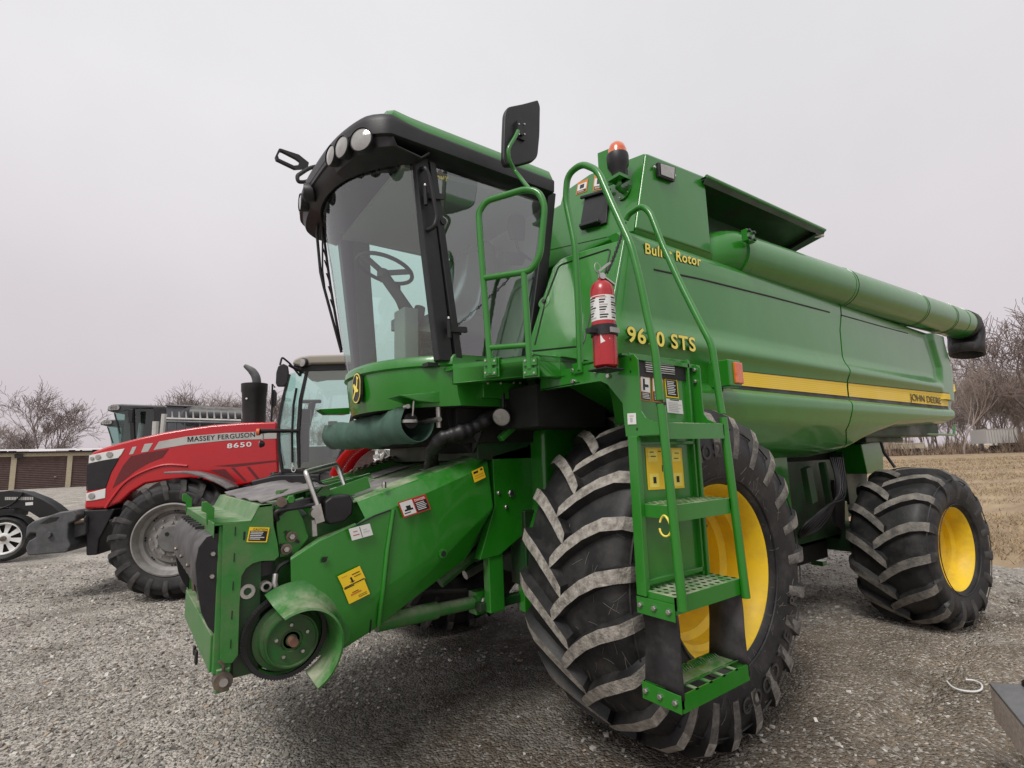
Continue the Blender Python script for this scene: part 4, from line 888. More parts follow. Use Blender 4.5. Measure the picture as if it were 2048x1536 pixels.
# black sleeved hose bundle
hz = MB()
pth = [U(862, 950, 'y', 1.22), U(864, 920, 'y', 1.14), U(866, 898, 'y', 1.04), U(884, 876, 'y', .96), U(910, 868, 'y', .92), U(938, 860, 'y', .90), U(962, 846, 'y', .89), U(990, 828, 'y', .88)]
P = smooth(pth, 8); hz.tube(P, [.038+.003*math.sin(i*1.3)+.004*math.sin(i*.4) for i in range(len(P))], BK, 14)
for k in range(5): hz.tube([U(985-k*3, 826+k*4, 'y', .9), U(962, 850+k*3, 'y', .93), U(948+k*2, 870+k*3, 'y', .95), U(945, 905, 'y', 1.0)], .008, BK, 6, soft=5)
hz.build('hose_bundle', cb, smooth=60)

# glazing, posts, roof
gm = MB(); nz_, ny_ = 6, 40; V_ = []
for k in range(nz_+1):
    z = 1.99+(3.12-1.99)*k/nz_
    for i in range(ny_+1): y = YK-HW+.01+(2*HW-.02)*i/ny_; V_.append((cabx(y, z), y, z))
gm.add(V_, [[k*(ny_+1)+i, k*(ny_+1)+i+1, (k+1)*(ny_+1)+i+1, (k+1)*(ny_+1)+i] for k in range(nz_) for i in range(ny_)], GL)
cabr = gm.build('windscreen', cb, smooth=60, fix='keep')
yS = YK-HW; yT = YK+HW
CS = lambda px, py, y=yS: U(px, py, 'y', y)
def post(a, b, w_, d_, m=BK): return MB().bar(a, b, d_, w_, m, up=(0, 1, 0))
# near side frame: front post, door frame, rear post
fr_ = MB()
fp0, fp1 = CS(893, 722), CS(842, 315)
def pillar(y, mb, front=True):
    s = 1 if y < YK else -1
    q = [(fp0[0]-.045, y, 1.98), (fp0[0]+.045, y, 1.98), (fp1[0]+.045, y, 3.10), (fp1[0]-.045, y, 3.10)]
    if front: mb.prism(q, (0, s*.06, 0), BK)
    q = [(fp0[0]+.052, y-s*.012, 2.0), (fp0[0]+.095, y-s*.012, 2.0), (fp1[0]+.085, y-s*.012, 3.08), (fp1[0]+.045, y-s*.012, 3.08)]
    if front: mb.prism(q, (0, s*.04, 0), BK)
    # rear post
    ra, rb = CS(1068, 705), CS(1106, 372); q = [(ra[0]-.075, y-s*.006, 1.98), (ra[0]+.03, y-s*.006, 1.98), (rb[0]+.02, y-s*.006, 3.16), (rb[0]-.045, y-s*.006, 3.16)]; mb.prism(q, (0, s*.06, 0), BK)
    q = [(fp0[0]+.05, y-s*.008, 1.955), (ra[0]-.02, y-s*.008, 1.955), (ra[0]-.02, y-s*.008, 2.035), (fp0[0]+.05, y-s*.008, 2.02)]; mb.prism(q, (0, s*.05, 0), BK)
    return ra, rb
ra, rb = pillar(yS, fr_); fr_.build('door_frame', cb, bevel=.006)
fr_ = MB(); pillar(yT, fr_); fr_.build('door_frame', cb, bevel=.006)
for y, nm in ((yS+.012, 'cab_door'), (yT-.012, 'cab_door')):
    m = MB(); k_ = 0; m.poly([(fp0[0]+.06+k_, y, 2.0), (ra[0]-.05, y, 2.0), (rb[0]-.02, y, 3.14), (fp1[0]+.05+k_, y, 3.10)], GLS if y < YK else GL); dd = m.build(nm, cb, fix='keep')
    if y < YK: door = dd
dh = MB(); dh.tube(corner([CS(843, 338, yS), CS(850, 335, yS-.05), CS(858, 350, yS-.055), CS(874, 435, yS-.055), CS(868, 455, yS-.05), CS(855, 460, yS)], .03), .012, BK, 10)
sub('grab_handle', dh, door, smooth=40)
for px_, py_ in ((858, 392), (905, 658)):
    dh = MB(); dh.bar(CS(px_-10, py_, yS-.02), CS(px_+28, py_+2, yS-.02), .018, .03, BK); dh.tube([CS(px_-8, py_-18, yS-.03), CS(px_-6, py_+18, yS-.03)], .011, BK, 8); dh.bolt(CS(px_-8, py_-20, yS-.03), (0, 0, 1), .008)
    sub('hinge', dh, door, smooth=40)
dh = MB(); dh.disc(CS(884, 445, yS), (0, -1, 0), .018, BK, t=.02); dh.disc(CS(881, 445, yS+.004), (0, -1, 0), .036, GREYR, t=.008); sub('latch', dh, door)
dh = MB(); dh.poly([CS(871, 350, yS+.008), CS(880, 338, yS+.008), CS(891, 352, yS+.008)], GREYR); a_, b_ = CS(864, 348, yS+.008), CS(892, 357, yS+.008)
dh.text('ready', (a_+b_)/2, b_-a_, np.cross(b_-a_, (0, 1, 0)) if np.cross(b_-a_, (0, 1, 0))[2] > 0 else -np.cross(b_-a_, (0, 1, 0)), .028, YL, n=(0, -1, 0), w=.12); sub('door_sticker', dh, door, fix='keep')
# back wall and interior
iw = MB(); xb0, xb1 = ra[0]+.0, rb[0]+.0
iw.prism([(xb0+.01, yS+.05, 1.98), (xb1+.01, yS+.05, 3.12), (xb1+.01, yT-.05, 3.12), (xb0+.01, yT-.05, 1.98)], (.03, 0, 0), INL)
iw.span((-1.20, yS+.05, 1.955), (xb0, yT-.05, 1.975), BK)
iw.build('cab_back_wall', cb)
iw = MB(); iw.prism([(-1.34, yS+.06, 3.035), (xb1, yS+.06, 3.10), (xb1, yT-.06, 3.10), (-1.28, yT-.06, 3.05)], (0, 0, .03), INL); iw.build('headliner', cb)
iw = MB(); far_y = yT-.07; Q_ = lambda px, py: U(px, py, 'y', far_y)
iw.prism([Q_(705, 470), Q_(738, 467), Q_(742, 560), Q_(755, 735), Q_(722, 742), Q_(712, 600)], (0, .03, 0), INT)
iw.prism([Q_(700, 330), Q_(900, 330), Q_(1010, 400), Q_(1010, 520), Q_(862, 494), Q_(738, 467), Q_(690, 478)], (0, .03, 0), INT)
iw.prism([Q_(858, 490), Q_(878, 496), Q_(905, 720), Q_(868, 728)], (0, .03, 0), INT)
iw.prism([Q_(878, 496), Q_(900, 500), Q_(912, 520), Q_(910, 575), Q_(890, 602), Q_(905, 720), Q_(1020, 700), Q_(1010, 500)], (0, .03, 0), INT); iw.build('far_side_lining', cb)
ist = MB(); sx, sy = -.98, 1.48
ist.tube([(-1.02, sy, 1.97), (-1.0, sy, 2.22), (-.95, sy, 2.46)], [.055, .05, .035], INT, 14); ist.box((-1.05, sy, 2.20), (.10, .16, .44), INL); ist.build('steering_column', cb, bevel=.01)
wc = U(770, 538, 'y', 1.48); ist = MB(); wn = np.array([-.32, .0, .95]); wn = np.array([.30, 0, .95]); wn /= np.linalg.norm(wn); s1, s2 = frame_of(wn); wr = .175
ist.tube([wc+(s1*math.cos(a)+s2*math.sin(a))*wr for a in np.linspace(0, 2*PI, 41)[:-1]], .013, BK, 8, closed=True)
for a in (.3, 2.4, 4.5): ist.bar(wc+(s1*math.cos(a)+s2*math.sin(a))*wr, wc-wn*.03, .02, .03, INT)
ist.lathe([(-.05, .03), (0, .045), (.01, .03), (.012, .0001)], wc-wn*.02, wn, INT, 16); ist.tube([wc-wn*.04, (-1.0, sy, 2.38)], .035, INT, 10)
ist.build('steering_wheel', cb, smooth=40)
se = MB(); se.box((-.76, 1.50, 2.32), (.40, .50, .15), SEAT); se.box((-.54, 1.50, 2.62), (.12, .50, .60), SEAT); se.box((-.47, 1.50, 2.94), (.08, .26, .12), SEAT); seat = se.build('driver_seat', cb, bevel=.05, seg=3)
for k in range(7): pass
se = MB(); se.tube([(-.76, 1.50, 1.97), (-.76, 1.50, 2.24)], [.16, .165, .15, .168, .15, .17, .155, .172, .16], MAT_, 20, soft=8); sub('suspension_bellows', se, seat, smooth=30)
se = MB(); rr_ = random.Random(5)
pl = [(-.99, 2.30, .31), (-.93, 2.42, .32), (-.74, 2.46, .33), (-.66, 2.66, .32), (-.62, 2.88, .27), (-.56, 3.0, .16), (-.46, 2.96, .25)]; rows = []
for (x, z, hw) in pl:
    rows.append([(x+rr_.uniform(-.03, .03), 1.50+hw*math.cos(PI*j/12)*1.0+rr_.uniform(-.015, .015), z-.16*(1-math.sin(PI*j/12))+rr_.uniform(-.02, .02)) for j in range(13)])
se.add([p for r in rows for p in r], [[i*13+j, (i+1)*13+j, (i+1)*13+j+1, i*13+j+1] for i in range(len(rows)-1) for j in range(12)], FILM); sub('plastic_cover', se, seat, smooth=70, sub=2) if False else se.build('plastic_cover', seat, smooth=70, sub=2)
cs = MB(); cs.box((-.74, 1.82, 2.42), (.46, .16, .08), INL); cs.box((-.70, 1.84, 2.30), (.28, .15, .20), INT); cs.tube([(-.90, 1.82, 2.44), (-.95, 1.82, 2.56), (-.96, 1.81, 2.60), (-.965, 1.805, 2.70)], [.008, .01, .026, .022], BK, 10); cs.build('control_armrest', cb, bevel=.015)
cs = MB(); cs.box((-.95, 1.25, 1.99), (.12, .10, .05), BK); cs.tube(corner([(-1.02, 1.16, 1.98), (-1.02, 1.16, 2.12), (-.96, 1.3, 2.15)], .04), .01, BK, 8); cs.build('pedal', cb)
# roof
rf = MB(); rows = []
def roofx(y, t_): # front edge in plan
    return -1.635+(.115)*min(1, abs((y-YK)/.70))**3
ny_ = 40
sections = [(3.145, .0, 'f'), (3.20, -.012, 'f'), (3.26, -.004, 'f'), (3.31, .03, 'f'), (3.345, .10, 'g')]
xr = U(1107, 352, 'y', YK-.70)[0]
def zdrop(x): t = min(1, max(0, (x+1.50)/.22)); return t*t*(3-2*t)
def ring_(z, ins, rear=0, dz=0.):
    hw = .70-ins*.55; P = []
    for i in range(ny_+1): 
        y = YK-hw+2*hw*i/ny_; s = abs((y-YK)/hw); P.append((roofx(y, 0)+ins*.9+.06*(max(0, s-.82)/.18)**2, y, z-.02*s*s))
    for i in range(1, 12): t = i/12; P.append((P[ny_][0]*(1-t)+(xr-ins*.3)*t, YK+hw, z-.02+.0*t))
    for i in range(13): P.append((xr-ins*.3, YK+hw-2*hw*i/12, z-.02))
    for i in range(1, 12): t = 1-i/12; P.append((P[0][0]*(1-t)+(xr-ins*.3)*t, YK-hw, z-.02))
    return [(p[0], p[1], p[2]-dz*zdrop(p[0])) for p in P]
zz_ = [(3.13, .03), (3.14, .0), (3.21, -.006), (3.240, .002), (3.258, .018), (3.266, .045)]
RG = [ring_(z, i_, dz=max(0, (z-3.205)/.06)*.034) for z, i_ in zz_]; n_ = len(RG[0])
rf.add([p for r in RG for p in r], [[k*n_+i, k*n_+(i+1) % n_, (k+1)*n_+(i+1) % n_, (k+1)*n_+i] for k in range(len(RG)-1) for i in range(n_)], BK)
rf.poly(RG[0][::-1], BK)
roof = rf.build('cab_roof', cb, smooth=40)
rg = MB(); RG2 = [ring_(z, i_, dz=d_) for z, i_, d_ in ((3.252, .012, .034), (3.262, .014, .03), (3.296, .045, .012), (3.318, .12, .0), (3.325, .24, 0))]
RG2 = [[(max(p[0], -1.46), p[1], p[2]) for p in r] for r in RG2]
rg.add([p for r in RG2 for p in r], [[k*n_+i, k*n_+(i+1) % n_, (k+1)*n_+(i+1) % n_, (k+1)*n_+i] for k in range(len(RG2)-1) for i in range(n_)], G); rg.poly(RG2[-1], G)
sub('roof_cap', rg, roof, smooth=50)
# front visor with its row of lamps
vz = MB(); VR = []
for i in range(49):
    y = YK-.69+1.38*i/48; s = abs((y-YK)/.69); xo = roofx(y, 0)+.06*(max(0, s-.82)/.18)**2
    gx = cabx(min(max(y, yS), yT), 3.02)
    VR.append([(xo+.01, y, 3.22-.02*s*s), (xo-.005, y, 3.165), (xo+.015, y, 3.13), (xo+.04, y, 3.085-.02*s), (max(xo+.06, gx-.02), y, 3.06-.015*s), (gx+.03, y, 3.09)])
vz.add([p for r in VR for p in r], [[i*6+j, (i+1)*6+j, (i+1)*6+j+1, i*6+j+1] for i in range(48) for j in range(5)], BK); vis = vz.build('roof_visor', cb, smooth=40, solid=.01)
sc_m = MB()
for i in range(11):
    y = YK-.5+1.0*i/10; gx = cabx(y, 3.03)+.012; sc_m.prism([(gx, y-.045+.09*(1-math.cos(k*PI/8))/2, 3.07-.04*math.sin(k*PI/8)) for k in range(9)]+[(gx, y+.045, 3.09), (gx, y-.045, 3.09)], (.02, 0, 0), BK)
sub('trim_scallop', sc_m, vis)
for (px_, py_, y, w_, an) in ((722, 279, .98, .062, (-.80, -.60, -.02)), (683, 294, 1.22, .058, (-.96, -.28, -.05)), (661, 311, 1.40, .055, (-1, -.12, -.05)), (612, 386, 1.95, .055, (-.86, .4, -.05))):
    c = U(px_, py_, 'y', y); an = np.array(an); an /= np.linalg.norm(an); rd = ray(px_, py_); c = CAM+rd*max([t for t in np.linspace(1.2, 4.2, 600) if (CAM+rd*t)[0] < (lambda yy: roofx(yy, 0)+.06*(max(0, abs((yy-YK)/.70)-.82)/.18)**2)((CAM+rd*t)[1])-.012 and (CAM+rd*t)[1] < (YK if px_ > 640 else 2.12)] or [3.3]); m = MB(); m.lathe([(-.05, w_*.9), (.0, w_*1.06), (.006, w_)], c, an, BK, 32); o = m.build('roof_light', cb, smooth=40)
    m = MB(); m.lathe([(.012, .0001), (.009, w_*.5), (.0, w_*.98)], c, an, LAMP, 32); sub('lens', m, o, smooth=60)
for y in (1.64, 1.80):
    c = np.array([roofx(y, 0)-.012, y, 3.13]); m = MB(); m.lathe([(-.05, .05), (.0, .058), (.006, .055)], c, (-1, .1, -.05), BK, 24); o = m.build('roof_light', cb, smooth=40); m = MB(); m.lathe([(.01, .0001), (0, .054)], c, (-1, .1, -.05), LAMP, 24); sub('lens', m, o)
# wiper and far mirror arm
wp = MB(); yw = 1.92
gx = lambda y, z: cabx(y, z)-.03
wp.tube([U(645, 352, 'y', yw), U(638, 420, 'y', yw), U(634, 470, 'y', yw-.0), U(641, 545, 'y', yw), U(648, 575, 'y', yw), U(683, 705, 'y', 1.95)], .010, BK, 8); wp.tube([U(650, 352, 'y', yw), U(645, 450, 'y', yw), U(645, 540, 'y', yw), U(650, 580, 'y', yw)], .006, BK, 6)
pw0, pw1 = U(644, 440, 'y', 1.95), U(683, 700, 'y', 1.95)
wp.tube([pw0, (pw0+pw1)/2+np.array([-.01, 0, 0]), pw1], .009, BK, 6, soft=4)
for k in range(5): t = .25+.5*k/5; a = pw0*(1-t)+pw1*t; wp.tube([a+np.array([-.03, 0, .03]), a+np.array([0, 0, -.05])], .005, BK, 5)
wp.build('wiper', cb, smooth=40)
wp = MB(); P2 = [(664, 340), (640, 331), (618, 336), (594, 352), (596, 364), (612, 364), (635, 352), (660, 350)]
wp.tube(corner([U(*p, 'y', 2.05) for p in P2], .05), .014, BK, 8); wp.tube([U(667, 335, 'y', 2.0), U(668, 368, 'y', 2.0), U(690, 380, 'y', 1.9)], .012, BK, 8); marm = wp.build('mirror_arm', cb, smooth=40)
mp = MB(); Q = lambda px, py: U(px, py, 'y', 2.12)
out_l = [Q(551, 312), Q(558, 297), Q(562, 297), Q(598, 309), Q(618, 325), Q(616, 335), Q(590, 337), Q(553, 319)]
inn_l = [Q(556, 311), Q(561, 301), Q(565, 302), Q(592, 316), Q(600, 322), Q(597, 330), Q(588, 331), Q(558, 317)]
k = len(out_l); b3 = [p+np.array([0, .03, 0]) for p in out_l]; b4 = [p+np.array([0, .03, 0]) for p in inn_l]
mp.add(out_l+inn_l+b3+b4, [[i, (i+1) % k, k+(i+1) % k, k+i] for i in range(k)]+[[2*k+i, 2*k+(i+1) % k, 3*k+(i+1) % k, 3*k+i] for i in range(k)]+[[i, (i+1) % k, 2*k+(i+1) % k, 2*k+i] for i in range(k)]+[[k+i, k+(i+1) % k, 3*k+(i+1) % k, 3*k+i] for i in range(k)], BK)
sub('folded_mirror', mp, marm)
wp = MB(); wp.tube(corner([U(683, 362, 'y', 1.55), U(684, 380, 'y', 1.55), U(694, 381, 'y', 1.55), U(709, 372, 'y', 1.55), U(706, 358, 'y', 1.55), U(700, 350, 'y', 1.55)], .02), .008, BK, 8); wp.build('wiper_handle', cb, smooth=40)
# near mirror on its bent green arm
mm_ = MB(); ym = .52; MP = lambda px, py, o=0: U(px, py, 'y', ym+o)
q = corner([MP(1046, 207), MP(1016, 213), MP(1010, 225), MP(1008, 270), MP(1007, 318), MP(1012, 331), MP(1035, 330), MP(1068, 321), MP(1076, 312), MP(1080, 270), MP(1081, 212), MP(1076, 199)], .03, 4)
mm_.prism(q, (.004, .035, 0), BK); mo = mm_.build('side_mirror', cb, bevel=.008)
mm_ = MB(); ctr = sum(q)/len(q); mm_.poly([(p-ctr)*.93+ctr+np.array([.005, .0375, 0]) for p in q], MIRR); sub('mirror_glass', mm_, mo)
mm_ = MB(); mm_.box(MP(1037, 258, -.012), (.035, .03, .075), BK); mm_.box(MP(1041, 262, -.006), (.05, .012, .10), BK)
for dx in (-4, 7):
    for dy in (-10, 10): mm_.bolt(MP(1040+dx, 260+dy, -.02), (0, -1, 0), .006)
mm_.tube(corner([MP(1036, 262, -.03), MP(1030, 275, -.035), MP(1016, 298, -.03), MP(1018, 320, -.02), MP(1030, 342, 0), W_(1060, 380)], .04), .0105, G, 10)
sub('mirror_stay', mm_, mo, smooth=40)
im = MB(); im.prism(corner([CS(1017, 440, yT), CS(1018, 430, yT), CS(1030, 426, yT), CS(1048, 430, yT), CS(1051, 440, yT), CS(1050, 478, yT), CS(1025, 478, yT)], .02), (0, .03, 0), BK)
im = MB(); ymr = 1.02; I = lambda px, py: U(px, py, 'y', ymr)
im.prism([I(1019, 440), I(1022, 430), I(1034, 427), I(1047, 431), I(1051, 440), I(1050, 480), I(1024, 478), I(1017, 455)], (0, .02, 0), BK); im.tube([I(1033, 482), I(1037, 500), I(1050, 512), I(1062, 520)], .01, BK, 8, soft=4)
im.prism([I(1008, 502), I(1046, 506), I(1052, 516), I(1046, 530), I(1008, 528)], (0, .02, 0), BK); im.build('interior_mirror', cb, bevel=.004)

# ================================================================== FEEDER HOUSE
y0f, y1f = 1.0, 2.12
FH = lambda px, py, y=y0f: U(px, py, 'y', y)
sh_ = lambda p, dy: np.array([p[0], p[1]+dy, p[2]])
fh = MB()
q_ = [U(*p, 'y', 1.1) for p in ((520, 1325), (600, 1335), (690, 1280), (755, 1240), (925, 1125), (985, 1040))]
core = [(-1.93, 0, q_[0][2]), (-1.93, 0, 1.20), (-1.60, 0, 1.24), (-.45, 0, 1.52)]+[(p[0], 0, p[2]) for p in q_[::-1]]
fh.prism([(x, 1.10, z) for x, _, z in core], (0, 1.05, 0), GD)
feeder = fh.build('feeder_house', cb, bevel=.012)
# front flange plate with cut-outs
fp_ = [FH(*p) for p in ((446, 1045), (502, 1041), (519, 1010), (545, 1007), (547, 1050), (555, 1085), (558, 1112), (549, 1121), (522, 1122), (505, 1127), (492, 1137), (483, 1152), (479, 1208), (476, 1310), (464, 1326), (440, 1327))]
m = MB(); m.prism([sh_(p, y1f-y0f-.012) for p in fp_], (0, .012, 0), GD); sub('flange_plate', m, feeder, bevel=.002)
m = MB(); m.prism(fp_, (0, .012, 0), GD)
for py_ in (1062, 1115, 1172, 1230, 1288): m.prism([FH(470-(py_-1062)*.04, py_-9, .999), FH(472-(py_-1062)*.04, py_-9, .999), FH(471-(py_-1062)*.04, py_+9, .999), FH(469-(py_-1062)*.04, py_+9, .999)], (0, -.0015, 0), BKV)
m.prism([FH(487, 1063), FH(491, 1063), FH(490, 1080), FH(486, 1080)], (0, -.002, 0), BKV)
flange = sub('flange_plate', m, feeder, bevel=.002)
xf_ = FH(446, 1045)[0]; zft = FH(446, 1045)[2]; zfb = FH(441, 1350)[2]
m = MB()   # front channel and lower beam
m.span((xf_-.012, y0f+.014, zfb), (xf_+.055, y0f+.05, zft-.015), GD); m.span((xf_-.012, y1f-.05, zfb), (xf_+.055, y1f, zft-.01), GD)
zl0 = FH(436, 1274)[2]; 
m.prism([(xf_-.02, y0f+.05, zl0), (xf_+.02, y0f+.05, zl0), (xf_+.06, y0f+.05, zfb+.03), (xf_-.02, y0f+.05, zfb-.0)], (0, y1f-y0f-.1, 0), GD)
m.span((xf_+.0, y0f+.0, zfb-.07), (xf_+.05, y0f+.10, zfb+.02), GD); m.span((xf_-.03, 1.42, zl0-.22), (xf_-.018, 1.46, zl0-.16), BKV); m.span((xf_-.03, 1.5, zl0-.2), (xf_-.018, 1.53, zl0-.16), BKV)
m.span((xf_+.06, y0f+.014, zfb-.03), (xf_+.16, y0f+.07, zfb+.6), GDK)
sub('front_frame', m, feeder, bevel=.004)
m = MB(); c = FH(445, 1361, y0f); m.lathe([(.0, .0001), (.0, .036), (.05, .036)], c+np.array([0, -.02, 0]), (0, 1, 0), STD, 24); m.disc(c+np.array([0, -.02, 0]), (0, -1, 0), .016, ST, t=.01); m.tube([FH(438, 1322), FH(447, 1330), FH(446, 1350), FH(438, 1348)], .007, STD, 6); sub('latch_roller', m, feeder, smooth=40)
m = MB(); m.prism([(xf_+.0, y0f+.06, zl0-.005), (xf_+.8, y0f+.08, zl0-.10), (xf_+.8, y1f-.08, zl0-.10), (xf_, y1f-.06, zl0-.005)], (0, 0, -.006), RUST); sub('floor_plate', m, feeder)
m = MB(); m.span((xf_+.02, y0f+.055, zl0), (xf_+.05, y1f-.055, zft-.05), DK); 
m.tube([(xf_+.08, y0f+.1, zft-.25), (xf_+.08, y1f-.1, zft-.25)], .05, STD, 12)
for k in range(4): yy = y0f+.2+k*.27; m.tube([(xf_+.03, yy, zft-.12), (xf_+.02, yy, zft-.2), (xf_+.0, yy+.02, zft-.32), (xf_+.02, yy, zft-.5)], .012, STD, 6)
sub('throat', m, feeder)
# top cover: shelf, riser and rubber mat
prof = [np.array(p) for p in (FH(446, 1045), FH(502, 1041), FH(519, 1010), FH(545, 1007))]; m = MB()
prof[0][0] -= .03
bt_ = [p-np.array([0, 0, .012]) for p in prof]; P = prof+bt_[::-1]; m.prism(P, (0, y1f-y0f+.01, 0), GD)
m.span((prof[0][0]-.004, y0f, prof[0][2]-.06), (prof[0][0], y1f, prof[0][2]-.0), GD); sub('top_cover', m, feeder, bevel=.004)
m = MB()
for y in (y0f+.18, y1f-.03): 
    b = prof[0]+np.array([-.01, y-y0f, -.02]); m.prism([b, b+np.array([.03, 0, 0]), b+np.array([.03, 0, .07]), b+np.array([.0, 0, .10]), b+np.array([-.02, 0, .10]), b+np.array([-.02, 0, .06]), b+np.array([0, 0, .05])], (0, .02, 0), G)
sub('hook', m, feeder, bevel=.002)
m = MB(); a = prof[2]+np.array([-.01, .06, .012]); rows = []
for i in range(13):
    yy = y0f+.02+(y1f-y0f-.10)*i/12; rows.append([(prof[2][0]+.01+.30*t, yy, prof[2][2]+.010+.065*t-.02*max(0, t-.7)+.006*math.sin(i*1.7+t*3)+.004*math.sin(i*.7)) for t in np.linspace(0, 1, 6)])
m.add([p for r in rows for p in r], [[i*6+j, (i+1)*6+j, (i+1)*6+j+1, i*6+j+1] for i in range(12) for j in range(5)], GREYR); sub('rubber_mat', m, feeder, smooth=60, solid=.006)
# black moulded hood round the opening
m = MB(); zt_ = zft-.045; xo = xf_-.005
HOODM = mat('hood_rubber', (.035, .033, .034), .6, c2=(.085, .08, .08), ns=8, bump=.15, bs=40, dust=.8, dustc=(.24, .225, .225))
HS = .5; HH = zt_-zl0
hoodp = [(0, .0), (-.10*HS, -.01), (-.155*HS, -.05), (-.17*HS, -.11), (-.165*HS, -.20)]
rows = []
for i in range(25):
    yy = y0f+.02+(y1f-y0f-.04)*i/24; k = .003*math.sin(i*2.2); rows.append([(xo+a, yy, zt_+b+k*(j > 0)) for j, (a, b) in enumerate(hoodp)]+[(xo-.12*HS, yy, zt_-.21-.02*math.sin(i*.8))])
m.add([p for r in rows for p in r], [[i*6+j, (i+1)*6+j, (i+1)*6+j+1, i*6+j+1] for i in range(24) for j in range(5)], HOODM)
for (yy, dd) in ((y0f+.02, .03), (y1f-.05, .03)):
    side = [(xo, yy, zt_), (xo-.10*HS, yy, zt_-.01), (xo-.155*HS, yy, zt_-.05), (xo-.17*HS, yy, zt_-.11), (xo-.165*HS, yy, zt_-.35*HH), (xo-.15*HS, yy, zt_-.52*HH), (xo-.11*HS, yy, zt_-.76*HH), (xo-.06*HS, yy, zt_-.90*HH), (xo, yy, zt_-1.0*HH)]
    m.prism(side, (0, dd, 0), BK)
for k in range(7):
    yy = y0f+.30+k*.11; m.box((xo-.035, yy, zt_+.004), (.06, .022, .014), MAT_)
hood = sub('throat_hood', m, cb, smooth=40, solid=.006)
m = MB(); 
for (dx, dz) in ((-.025, -.08), (-.025, -.17)): m.bolt((xo+dx, y0f+.018, zt_+dz), (0, -1, 0), .011)
for k in range(3): m.bolt((xo-.172*HS, y0f+.25+.3*k, zt_-.15), (-1, 0, 0), .010, STD)
sub('hood_bolt', m, hood)
sign('warning_label', feeder, (FH(499, 1054, y0f-.001), FH(539, 1055, y0f-.001), FH(493, 1084, y0f-.001)), YD, [(.06, .24, .93, .92, BKV)]+lines(.10, .30, .85, .88, 5, WH, 9), [('caution', .55, .13, .15, .72, BKV)], label='yellow and black caution label on the flange')
# inner side, gearbox plates, hydraulic bits
m = MB(); m.prism([FH(*p, 1.05) for p in ((482, 1120), (548, 1110), (560, 1200), (600, 1330), (480, 1340))], (0, .03, 0), GDK)
m.prism([FH(*p, 1.03) for p in ((550, 1012), (592, 1008), (608, 1040), (618, 1075), (590, 1112), (560, 1115), (553, 1060))], (0, .02, 0), G)
m.prism([FH(*p, 1.02) for p in ((484, 1150), (508, 1150), (512, 1200), (490, 1215), (484, 1200))], (0, .02, 0), GD); sub('side_frame', m, feeder, bevel=.004)
m = MB()
for px_, py_, r_ in ((583, 1073, .024), (572, 1098, .024)):
    m = MB(); m.disc(FH(px_, py_, 1.018), (0, -1, 0), r_, STD, t=.008); m.bolt(FH(px_, py_, 1.008), (0, -1, 0), r_*.62, ST, .016); sub('adjuster_bolt', m, feeder, smooth=40)
m = MB()
m.bar(FH(570, 1063, 1.022), FH(598, 1085, 1.022), .012, .012, BKV); m.bar(FH(560, 1090, 1.022), FH(586, 1112, 1.022), .012, .012, BKV)
m.bolt(FH(581, 999, 1.0), (0, -1, 0), .02, G); m.disc(FH(563, 1004, .99), (0, -1, 0), .022, STD)
c = FH(495, 1183, 1.015); m.lathe([(0, .014), (-.004, .016), (-.004, .030), (0, .032)], c, (0, 1, 0), ST, 24); c = FH(531, 1172, 1.0); m.lathe([(0, .013), (-.02, .013), (-.02, .022), (.02, .022)], c, (0, 1, 0), ST, 24)
m.tube([FH(551, 1148, .99), FH(549, 1165, .98), FH(553, 1178, .98)], .012, ST, 8); m.tube([FH(551, 1150, .99), FH(560, 1132, .98), FH(585, 1122, 1.0), FH(620, 1130, 1.04)], .008, BK, 6, soft=4); m.bar(FH(531, 1122, 1.03), FH(532, 1150, 1.03), .02, .05, BKV)
sub('hose_end', m, feeder, smooth=40)
# variable drive pulley and belt
PUL = mat('oily_green_paint', (.010, .105, .014), .42, c2=(.035, .06, .022), ns=11, amt=.5, dust=.6, dustc=(.16, .18, .11))
m = MB(); cp = FH(579, 1276, .96); Y_ = (0, 1, 0)
m.lathe([(.12, .01), (.12, .140), (.085, .142), (.08, .122), (.05, .118), (.045, .107), (.0, .107), (.0, .101), (.010, .098), (.010, .045), (.016, .042), (.016, .0001)], cp+np.array([0, -.05, 0]), Y_, PUL, 56)
pul = sub('pulley', m, cb, smooth=32)
m = MB(); m.lathe([(.0, .155), (-.004, .172), (.03, .176), (.05, .170), (.05, .15)], cp+np.array([-.01, .02, .005]), Y_, BK, 56); m.lathe([(.04, .150), (.035, .160), (.06, .172), (.065, .174), (.075, .15)], cp+np.array([-.008, .02, .0]), Y_, G, 56)
for k in range(90):
    a = 2*PI*k/90; m.box(cp+np.array([-.01+.1745*math.cos(a), .030, .005+.1745*math.sin(a)]), (.004, .022, .004), BK, M=np.array([[math.cos(a), 0, -math.sin(a)], [0, 1, 0], [math.sin(a), 0, math.cos(a)]]))
sub('drive_belt', m, pul, smooth=40)
m = MB(); m.tube([cp+np.array([0, -.075, 0]), cp+np.array([0, .0, 0])], .019, RUST, 12); m.lathe([(-.034, .024), (-.034, .034), (-.02, .036)], cp, Y_, STD, 16)
for k in range(5): a = .4+k*2*PI/5; m.bolt(cp+np.array([.066*math.cos(a), -.04, .066*math.sin(a)]), (0, -1, 0), .009)
sub('pulley_hub', m, pul, smooth=40)
